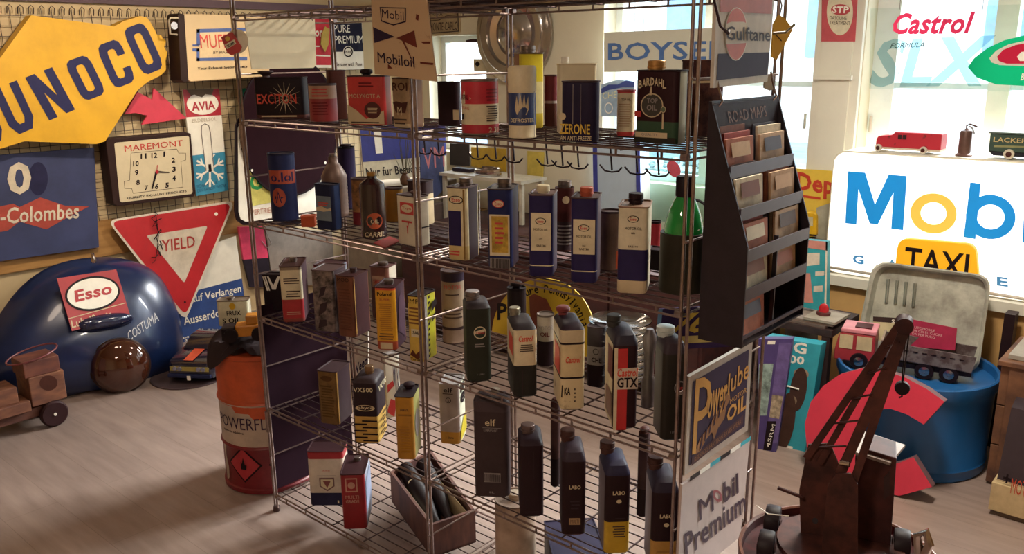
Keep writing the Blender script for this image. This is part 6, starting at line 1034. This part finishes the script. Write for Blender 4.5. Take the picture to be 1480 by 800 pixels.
G().prism([(.08, -.01, .075), (.42, -.01, .06), (.43, -.01, .125), (.08, -.01, .14)], (0, .006, 0)).to('bed_side', GT, t, local=True); G().prism([(.08, cabw+.004, .075), (.42, cabw+.004, .06), (.43, cabw+.004, .125), (.08, cabw+.004, .14)], (0, .006, 0)).to('bed_side', GT, t, local=True); G().prism([(.08, -.004, .07), (.42, -.004, .055), (.42, -.004, .062), (.08, -.004, .077)], (0, cabw+.008, 0)).to('bed_floor', GT, t, local=True); G().box(.078, .086, -.01, cabw+.01, .07, .145).to('bed_front', M('#a08a7a', .5), t, local=True)
for i in range(9): G().box(.1+i*.034, .118+i*.034, -.0125, -.01, .115-i*.0013, .119-i*.0013).to('slot', INK, t, local=True)
# zinc pan leaning on the light box
zp = BT.y+.14; ZP = Plane((0, zp, ztub), (0, -1, .30)); t = thing('zinc_tray', 'grey zinc tray with rounded corners leaning behind the toy lorry', 'tray', ZP.px(1340, 500))
def rpx(pts, r, n=4):
    out = []; k = len(pts)
    for i in range(k):
        p, a, b = V(pts[i]), V(pts[i-1]), V(pts[(i+1) % k]); s_, e_ = p+(a-p).normalized()*r, p+(b-p).normalized()*r
        for j in range(n+1): w_ = j/n; out.append(tuple(s_*(1-w_)**2+p*2*w_*(1-w_)+e_*w_*w_))
    return out
# the tray's lower edge is taken down to the tub lid
o1 = rpx([(1262, 376), (1434, 398), (1414, 540), (1232, 516)], 24); cen = (1336, 455); n_ = len(o1); ins = lambda k_: [(cen[0]+(x-cen[0])*k_, cen[1]+(y-cen[1])*k_) for x, y in o1]
rings = [[ZP.px(*p)-ZP.n*.05 for p in ins(.94)], [ZP.px(*p)-ZP.n*.0 for p in o1], [ZP.px(*p)+ZP.n*.004 for p in ins(.97)], [ZP.px(*p)-ZP.n*.002 for p in ins(.93)], [ZP.px(*p)-ZP.n*.045 for p in ins(.90)], [ZP.px(*p)-ZP.n*.045 for p in ins(.3)]]
vs_ = [V((p.x, p.y, max(p.z, ztub+.001))) for r_ in rings for p in r_]; fs = [(k*n_+i, k*n_+(i+1) % n_, (k+1)*n_+(i+1) % n_, (k+1)*n_+i) for k in range(5) for i in range(n_)]+[tuple(range(5*n_, 6*n_)), tuple(range(n_))[::-1]]
mk('pan', vs_, fs, rusty('#bcbcb0', '#85827a', .4, 8, .3, .6, .3), t, smooth=True)
for i in range(4): x = 1280+i*13; G().tube([ZP.px(x, 402+i*2)-ZP.n*.04, ZP.px(x-3, 436+i*2)-ZP.n*.04], .007, 8).to('rib', M('#9a9c92', .35, .7, .3), t)
# red card in the lorry
RC = Plane(tubpt(1330, 540)+V((0, .05, 0)), (0, -1, .15)); t = thing('record_sleeve', 'magenta red card with white print standing in the toy lorry', 'card', RC.px(1340, 505)); ppoly(RC, [(1312, 460), (1383, 474), (1380, 506), (1312, 500)], M('#a8244c', .5), t, .004, 0, 'card'); ptext('AUTOMOBILE\nDA CIR EL CUORE\nDA PER PURO', RC, (1318, 470), (1362, 478), (1318, 483), M('#d8b0b4', .5), t, .03, 0, .001)
ppoly(RC, [(1262, 458), (1312, 461), (1310, 500), (1262, 490)], M('#cfc39c', .5), t, .004, 0, 'cream_card'); ppoly(RC, [(1262, 457), (1312, 460), (1312, 468), (1262, 464)], M('#3a2c2c', .5), t, 0, .001, 'print'); ptext('SC', RC, (1289, 461), (1300, 462), (1289, 467), PWHITE, t, .03, 0, .002)
# taxi sign
TX = BW(2.425); t = thing('taxi_sign', 'yellow TAXI roof sign standing in front of the light box', 'sign', TX.px(1355, 420)); pts = rpx([(1301, 342), (1413, 351), (1418, 460), (1290, 445)], 16)
pz = [TX.px(*p) for p in pts]; zz0 = .623; G().prism([V((p.x, p.y, max(p.z, zz0))) for p in pz], (0, -.03, 0)).to('lamp_body', M('#f0ac1c', .4, 0, .08, 4, 0, .35), t, bevel=.004); TXP = BW(2.394); ptext('TAXI', TXP, (1309, 356), (1402, 367), (1306, 392), INK, t, .015, 0, .0015)  # slight glow added to the sign body to brighten its yellow
# ------------------------------------------------------------------ red letter, boxes, crates on the right
CPn = Plane((1.7, 1.60, 0), (.02, -1, .16)); t = thing('shop_letter', 'big red plastic letter C leaning against the blue tub', 'letter', CPn.px(1265, 716))
pts = [(1365, 580), (1340, 562), (1310, 546), (1280, 536), (1245, 532), (1215, 540), (1190, 557), (1172, 580), (1163, 612), (1166, 645), (1178, 675), (1198, 698), (1230, 712), (1265, 718), (1300, 716), (1347, 703), (1320, 660), (1300, 668), (1280, 672), (1258, 668), (1242, 655), (1236, 630), (1243, 606), (1262, 592), (1286, 590), (1310, 598), (1335, 613)]
p3 = [CPn.px(*p) for p in pts]; n_ = len(p3); g = G(); h_ = n_//2
lo_ = min(p.z for p in p3)
g.v = [V(p) for p in p3]+[p-CPn.n*.05 for p in p3]; m_ = n_
fr_ = [(i, i+1, n_-2-i, n_-1-i) for i in range(h_)]
fr_ = [f for f in fr_ if len(set(f)) > 2]
# strip between outer (0..15) and inner (26..16) paths
out_i = list(range(0, 16)); in_i = [26, 25, 24, 24, 23, 23, 22, 22, 21, 21, 20, 20, 19, 18, 17, 16]
fr_ = []
for i in range(15):
    f = [out_i[i], out_i[i+1], in_i[i+1], in_i[i]]; f = [x for j, x in enumerate(f) if x not in f[:j]]; fr_.append(tuple(f))
g.f = fr_+[tuple(x+n_ for x in f[::-1]) for f in fr_]+[(i, (i+1) % n_, n_+(i+1) % n_, n_+i) for i in range(n_)]; g.m = [0]*(2*len(fr_))+[1]*n_
g.v = [V((v.x, v.y, max(v.z, .001))) for v in g.v]
g.to('letter_body', [M('#d23650', .4, 0, .06), M('#7a5a60', .5)], t)
# toy boxes
B1 = Plane((1.3, 1.75, 0), (.12, -1, .1)); t = thing('model_kit_box', 'turquoise model kit box with brown tyre picture standing on the floor', 'box', B1.px(1140, 650)); TQ = M('#2fa0b4', .5, 0, .1)
ppoly(B1, [(1107, 486), (1187, 498), (1163, 655), (1098, 646)], TQ, t, .09, 0, 'carton', .002); ptext('G', B1, (1148, 493), (1167, 496), (1146, 509), PWHITE, t, .05, 0, .001); ptext('00', B1, (1141, 512), (1163, 515), (1140, 524), PWHITE, t, .05, 0, .001)
for x, y, a_, b_, m_ in ((1154, 562, 12, 32, '#4a342e'), (1136, 608, 13, 42, '#4e362e'), (1158, 540, 11, 8, '#a8927a'), (1140, 578, 12, 9, '#8a7560')): pell(B1, x, y, a_, b_, M(m_, .5), t, .001+.0004*(y % 7), .15, 'picture')
G().tube([B1.px(1130, 555)+B1.n*.002, B1.px(1155, 562)+B1.n*.002], .004, 5).to('picture_axle', PWHITE, t); ppoly(B1, [(1137, 643), (1146, 645), (1145, 650), (1136, 648)], PWHITE, t, 0, .001, 'price_label')
B2 = Plane((1.2, 1.66, 0), (.25, -1, .08)); t = thing('comic_binder', 'purple picture book box standing in front of the turquoise model box', 'box', B2.px(1110, 655)); ppoly(B2, [(1096, 489), (1146, 489), (1121, 656), (1094, 656)], M('#4a3c78', .45, 0, .15), t, .05, 0, 'carton', .002); ppoly(B2, [(1097, 525), (1118, 525), (1108, 600), (1095, 600)], M('#9ab4b0', .5, 0, .5, 30), t, 0, .001, 'picture'); ppoly(B2, [(1126, 495), (1144, 495), (1124, 640), (1106, 640)], M('#6a5a98', .45, 0, .3, 20), t, 0, .001, 'spine'); ppoly(B2, [(1116, 570), (1132, 572), (1126, 605), (1112, 602)], M('#b8a890', .5, 0, .5, 40), t, 0, .0015, 'picture'); ppoly(B2, [(1109, 608), (1122, 608), (1115, 650), (1103, 650)], INK, t, 0, .0015, 'label'); ptext('4SRM', B2, (1107, 645), (1116, 612), (1112, 646), PWHITE, t, .03, 0, .002); ppoly(B2, [(1110, 492), (1121, 492), (1120, 497), (1109, 497)], PWHITE, t, 0, .001, 'price_label')
# low dark stand behind with upright tin and boards
t = thing('low_stand', 'low dark wooden stand behind the turquoise model box', 'stand', (1.15, 2.1, 0)); LS = wood('#3c2a2a', '#2a1c1e', 3, (8, 2, 8)); G().box(.93, 1.335, 1.93, 2.26, .47, .5).to('top', LS, t)
for x in (.95, 1.31):
    for y in (1.95, 2.24): G().box(x-.018, x+.018, y-.018, y+.018, 0, .47).to('leg', LS, t)
G().box(.95, 1.32, 1.96, 2.24, .12, .14).to('lower_shelf', LS, t)
for i, (x0, x1, y0, y1, m_) in enumerate(((.98, 1.30, 1.94, 2.2, '#6a5a54'), (1.08, 1.33, 1.95, 2.16, '#8a7a70'), (1.2, 1.34, 1.945, 2.1, '#a39a8c'))):
    tag(G().box(x0, x1, y0, y1, .501+.012*i, .512+.012*i).to('flat_board', M(m_, .6), None), ['widest grey brown flat board in the pile on the low stand', 'middle grey flat board in the pile on the low stand', 'small pale flat board on top of the pile on the low stand'][i], 'board', 'flat boards on the low stand')
b3 = V((1.235, 2.13, .537)); t = thing('display_card', 'turquoise blister card with pink print standing on the board pile', 'card', b3); BP3 = BW(2.08); q = quad((1160, 346), (1196, 349), (1194, 455), (1156, 452)); pp_ = [BP3.px(*q(u_, v_)) for u_, v_ in ((0, 0), (1, 0), (1, 1), (0, 1))]; G().prism([V((p.x, p.y, max(p.z, .537))) for p in pp_], (0, .035, 0)).to('card_body', M('#2f9fae', .5), t)
for rc, m_ in (([(.0, .0), (1, 0), (1, .12), (0, .1)], '#c98a80'), ([(.1, .18), (.7, .16), (.7, .32), (.1, .36)], '#d8cfc0'), ([(.1, .45), (.35, .45), (.5, .85), (.15, .85)], '#c98a80'), ([(.55, .42), (.9, .4), (.9, .46), (.55, .48)], '#d8cfc0'), ([(.5, .62), (.85, .6), (.85, .68), (.5, .7)], '#d8cfc0'), ([(.93, .0), (1, 0), (1, 1), (.93, 1)], '#e2dccb')): Q(BP3, q, rc, M(m_, .5), t, .001)
rp_ = V((1.255, 2.03, .537)); t = thing('red_lamp', 'small red beacon lamp in front of the turquoise card', 'lamp', rp_); G().lathe([(.03, 0), (.03, .012), (.022, .014)], 18).to('base', M('#5c3434', .5), t, local=True, smooth=True); G().lathe([(.021, .013), (.022, .03), (.015, .045), (.004, .05)], 18).to('dome', M('#b8202c', .2), t, local=True, smooth=True)
yl = BW(2.56); t = thing('toy_lantern', 'yellow toy lantern in front of the Dep sign', 'lantern', yl.px(1170, 345)); ppoly(yl, rpx([(1161, 306), (1180, 308), (1180, 342), (1160, 342)], 6), M('#e0b01c', .4), t, .06, 0, 'shell', .004); ppoly(yl, [(1165, 313), (1175, 313), (1175, 326), (1165, 326)], M('#c9c0a0', .4), t, 0, .001, 'window'); ppoly(yl, [(1160, 337), (1180, 339), (1180, 341), (1160, 340)], INK, t, 0, .001, 'band')
gp = BW(2.58); tag(ppoly(gp, [(1180, 300), (1197, 294), (1203, 300), (1200, 352), (1178, 352)], M('#a6a290', .6, 0, .2), None, .02, 0, 'grey_card'), 'grey card leaning between the lantern and the light box', 'card')
tag(G().box(.9, 1.075, 2.47, 2.61, .0, yl.px(1170, 344).z).to('plinth', M('#6a5f58', .6), None, bevel=.004), 'grey box carrying the lantern and Dep sign', 'box')
# wooden crate at the right edge
t = thing('wooden_chest', 'old brown wooden chest with peeling panel at the right edge', 'chest', (2.25, 2.1, 0)); WC = rusty('#7a5238', '#4a2f26', .7, 6, .35, .6); x0, x1, y0, y1, zt = 1.985, 2.62, 1.94, 2.30, .50
for i in range(3): G().box(x0, x0+.03, y0+.0, y1, .01+i*.164, .17+i*.164).to('side_board', WC, t, bevel=.003)
for nm, (a_, b_, c_, d_) in dict(frame_left=(x0+.0305, x0+.1, 0.0, zt), frame_right=(x1-.1, x1, 0.0, zt)).items(): G().box(a_, b_, y0-.012, y0, c_, d_).to('frame_stile', WC, t, bevel=.003)
for c_, d_ in ((.0, .09), (zt-.08, zt)): G().box(x0+.1, x1-.1, y0-.012, y0, c_, d_).to('frame_rail', WC, t, bevel=.003)
G().box(x0+.03, x1, y0, y0+.02, .01, zt).to('front_panel', rusty('#5c3a30', '#3a2624', .7, 8), t)
G().box(x0+.095, x0+.112, y0-.014, y0-.0, .09, zt-.08).to('peeling_edge', rusty('#cbb896', '#7a5a44', .7, 30, .4, .5), t); G().box(x0+.112, x1-.1, y0-.014, y0, zt-.1, zt-.08).to('peeling_edge', rusty('#cbb896', '#7a5a44', .7, 30, .4, .5), t); G().box(x0+.03, x1, y1-.02, y1, .01, zt).to('back_board', WC, t); G().box(x0-.01, x1, y0-.02, y1, zt, zt+.02).to('lid', WC, t, bevel=.003)
tag(G().box(2.0, 2.5, 1.96, 2.24, zt+.021, zt+.04).to('slab', M('#a09a90', .7, 0, .15), None, bevel=.002), 'pale grey board lying on the wooden chest', 'board')
t = thing('toy_package', 'cream and black display box with red lettering in front of the wooden chest', 'box', (2.3, 1.78, 0)); x0 = 2.05; G().box(x0, 2.5, 1.69, 1.88, .02, .13).to('tray', M('#cbb48a', .55), t, bevel=.002); G().prism([(x0+.01, 1.87, .13), (x0+.01, 1.72, .13), (x0+.01, 1.80, .39), (x0+.01, 1.87, .41)], (.42, 0, 0)).to('card_back', M('#3a2f34', .5), t); G().box(x0+.03, 2.48, 1.70, 1.87, 0.0, .0199).to('foot', M('#5c4a3c', .6), t)
TP9 = BW(1.69); ptext('MOTOR', TP9, (1463, 690), (1500, 700), (1460, 712), M('#c8482c', .5), t, .04, 0, .001); ptext('+', TP9, (1451, 683), (1462, 686), (1449, 696), INK, t, .06, 0, .001); wheel(t, x0+.22, 1.70, .19, .05, .02, INK, CHROME)
G().prism([(x0+.012, 1.705, .135), (x0+.43, 1.705, .135), (x0+.43, 1.70, .14), (x0+.012, 1.70, .14)], (0, 0, .003)).to('edge_strip', CRU, t); G().prism([(x0+.06, 1.792, .394), (x0+.43, 1.792, .394), (x0+.43, 1.80, .392), (x0+.06, 1.80, .392)], (0, 0, .02)).to('header_strip', CRU, t)
tag(G().box(1.905, 1.945, 2.31, 2.38, 0, .60).to('dark_post', M('#2a1a1e', .5), None), 'dark upright post between the blue tub and the chest', 'post')
# ------------------------------------------------------------------ rusty toy crane on a drum
D2 = C+ray(1212, 802)*1.78; D2z = D2.z; D2.z = 0; dr = .2
t = thing('steel_drum', 'dark red oil drum in the right foreground carrying the toy crane', 'drum', (D2.x, D2.y, 0)); ST = rusty('#5c2226', '#3a1a1c', .5, 8); hz = D2z
G().lathe([(.19, 0), (.2, .006), (.2, .02), (.195, .026), (.195, hz*.33), (.201, hz*.345), (.195, hz*.36), (.195, hz*.64), (.201, hz*.655), (.195, hz*.67), (.195, hz-.03), (.202, hz-.02), (.202, hz), (.195, hz), (.192, hz-.016), (.001, hz-.016)], 48).to('shell', ST, t, local=True, smooth=True)
G().tube([(.199*math.cos(2*PI*i/48), .199*math.sin(2*PI*i/48), hz) for i in range(48)], .0045, 6, closed=True).to('rim', rusty('#8a5a48', '#5c3a30', .4, 12), t, local=True, smooth=True)
zt = hz-.016; cc = V((D2.x, D2.y, zt)); cf = V((C.x-cc.x, C.y-cc.y, 0)).normalized(); sr = V((-cf.y, cf.x, 0))
t = thing('toy_crane', 'rusty brown tin toy crane with lattice boom and hook on the red drum', 'toy crane', cc, math.atan2(sr.y, sr.x)); RB = rusty('#54302a', '#33201f', .55, 14, .35, .6); RB2 = rusty('#4a2826', '#301c1e', .5, 14, .35, .6)
# local: +x = right in the picture, -y = towards the camera
def lc(px_, py_, off=0):
    """pixel to the crane's upright picture plane, off = towards the camera"""
    pl_ = Plane(cc+cf*off, cf); p = pl_.px(px_, py_)-cc; return V((p.dot(sr), -p.dot(cf), p.z))
G().lathe([(.12, .034), (.125, .036), (.125, .044), (.05, .046)], 32).to('turntable', RB, t, local=True, smooth=True)
G().box(-.13, .13, -.09, .09, .02, .035).to('chassis', RB2, t, local=True, bevel=.003)
for x, y in ((-.14, -.06), (-.14, .05), (.118, -.08), (.118, .05)): wheel(t, x, y, .037, .036, .03, INK, RB2, (1, 0, 0))
for off in (.05, -.012):     # tower cheeks
    a_ = [lc(*q_, off) for q_ in (((1190, 765), (1196, 702), (1208, 684), (1230, 684), (1240, 700), (1244, 765)) if off > 0 else ((1158, 760), (1155, 708), (1168, 642), (1200, 640), (1212, 670), (1216, 760)))]; zf = .045
    a_ = [V((p.x, p.y, max(p.z, zf))) for p in a_]; a_[0].z = zf; a_[-1].z = zf; G().prism(a_, (0, .005, 0)).to('tower_plate', RB, t, local=True)
p_ = [lc(1236, 752, -.03), lc(1236, 660, -.03), lc(1250, 648, -.03), lc(1296, 662, -.03), lc(1292, 745, -.03)]; p_ = [V((v.x, v.y, max(v.z, .045))) for v in p_]; p_[0].z = .045; p_[-1].z = .045
G().prism(p_, (0, .085, 0)).to('engine_cab', RB2, t, local=True, bevel=.002)
r1 = [lc(1222, 652, -.02), lc(1242, 624, -.12), lc(1308, 646, -.12), lc(1286, 672, -.02)]; G().prism(r1, (0, 0, .006)).to('cab_roof', M('#8a7c76', .5, .3), t, local=True)
G().prism([lc(1277, 690, -.0285), lc(1286, 680, -.0285), lc(1286, 715, -.0285), lc(1277, 722, -.0285)], (0, .002, 0)).to('cab_window', M('#3a2a2a', .5), t, local=True)
# boom: two girders of two flats each with lacing, from the tower to the tip
def flat(a, b, w_, th_, name, m):
    a, b = V(a), V(b); d_ = (b-a).normalized(); s_ = d_.cross(V((0, 1, 0))).normalized()*w_/2; G().prism([a-s_, b-s_, b+s_, a+s_], (0, th_, 0)).to(name, m, t, local=True)
for off, px0, py0, wd in ((.045, 1211, 692, .019), (.045, 1233, 698, .015), (-.005, 1165, 662, .014), (-.005, 1184, 670, .013)):
    flat(lc(px0, py0, off), lc(1312 if off > 0 else 1300, 468, off*.5), wd, .004, 'boom_girder', RB)
for i in range(5):
    f0 = .12+i*.18; A = lc(1168, 668, -.01).lerp(lc(1300, 468, -.005), f0); B = lc(1205, 678, .055).lerp(lc(1312, 468, .028), f0+.05); G().rod(A, B, .0022, 5).to('boom_lacing', RB2, t, local=True)
tp = lc(1307, 468, .01); G().lathe([(.006, -.02), (.016, -.018), (.012, 0), (.016, .018), (.006, .02)], 18, tp, (0, 1, 0)).to('tip_pulley', RB2, t, local=True, smooth=True)
hkp = lc(1304, 560, .01); G().rod(tp+V((.01, 0, -.004)), hkp+V((0, 0, .012)), .0014, 5).to('cable', INK, t, local=True); G().rod(tp+V((.004, .006, -.004)), hkp+V((-.002, 0, .012)), .0012, 5).to('cable', INK, t, local=True)
G().lathe([(.004, -.006), (.013, -.006), (.014, 0), (.013, .006), (.004, .006)], 20, hkp, (0, 1, 0)).to('hook_block', INK, t, local=True, smooth=True); G().tube([hkp+V((0, 0, -.012)), hkp+V((.001, 0, -.018)), hkp+V((-.004, 0, -.021))], .002, 5).to('hook', INK, t, local=True)
G().rod(lc(1214, 668, .058), lc(1228, 670, .062), .006, 10).to('pivot_bolt', CHROME, t, local=True); G().rod(lc(1124, 704, .0), lc(1160, 718, .0), .004, 8).to('crank', RB2, t, local=True); G().rod(lc(1178, 752, .056), lc(1178, 752, .062), .006, 10).to('rivet', INK, t, local=True)
G().tube([lc(1093, 730, .0)+V((0, 0, .0)), lc(1110, 742, .02), lc(1140, 745, .03)], .0012, 5).to('wire', PWHITE, t, local=True)
# chrome handle at the lower edge
cp_ = C+ray(1338, 768)*1.46; t = thing('chrome_horn', 'chrome handled pump standing beside the red drum', 'pump', (cp_.x, cp_.y, 0)); hh = cp_.z; G().lathe([(.05, 0), (.052, .01), (.012, .02), (.011, hh-.08), (.016, hh-.07), (.016, hh-.05)], 18).to('stem', M('#4a3436', .4, .4), t, local=True, smooth=True); G().tube([(0, 0, hh-.05), (.008, 0, hh-.02), (0, 0, hh), (-.012, 0, hh-.012), (-.006, 0, hh-.05)], .008, 8).to('grip', CHROME, t, local=True, smooth=True)
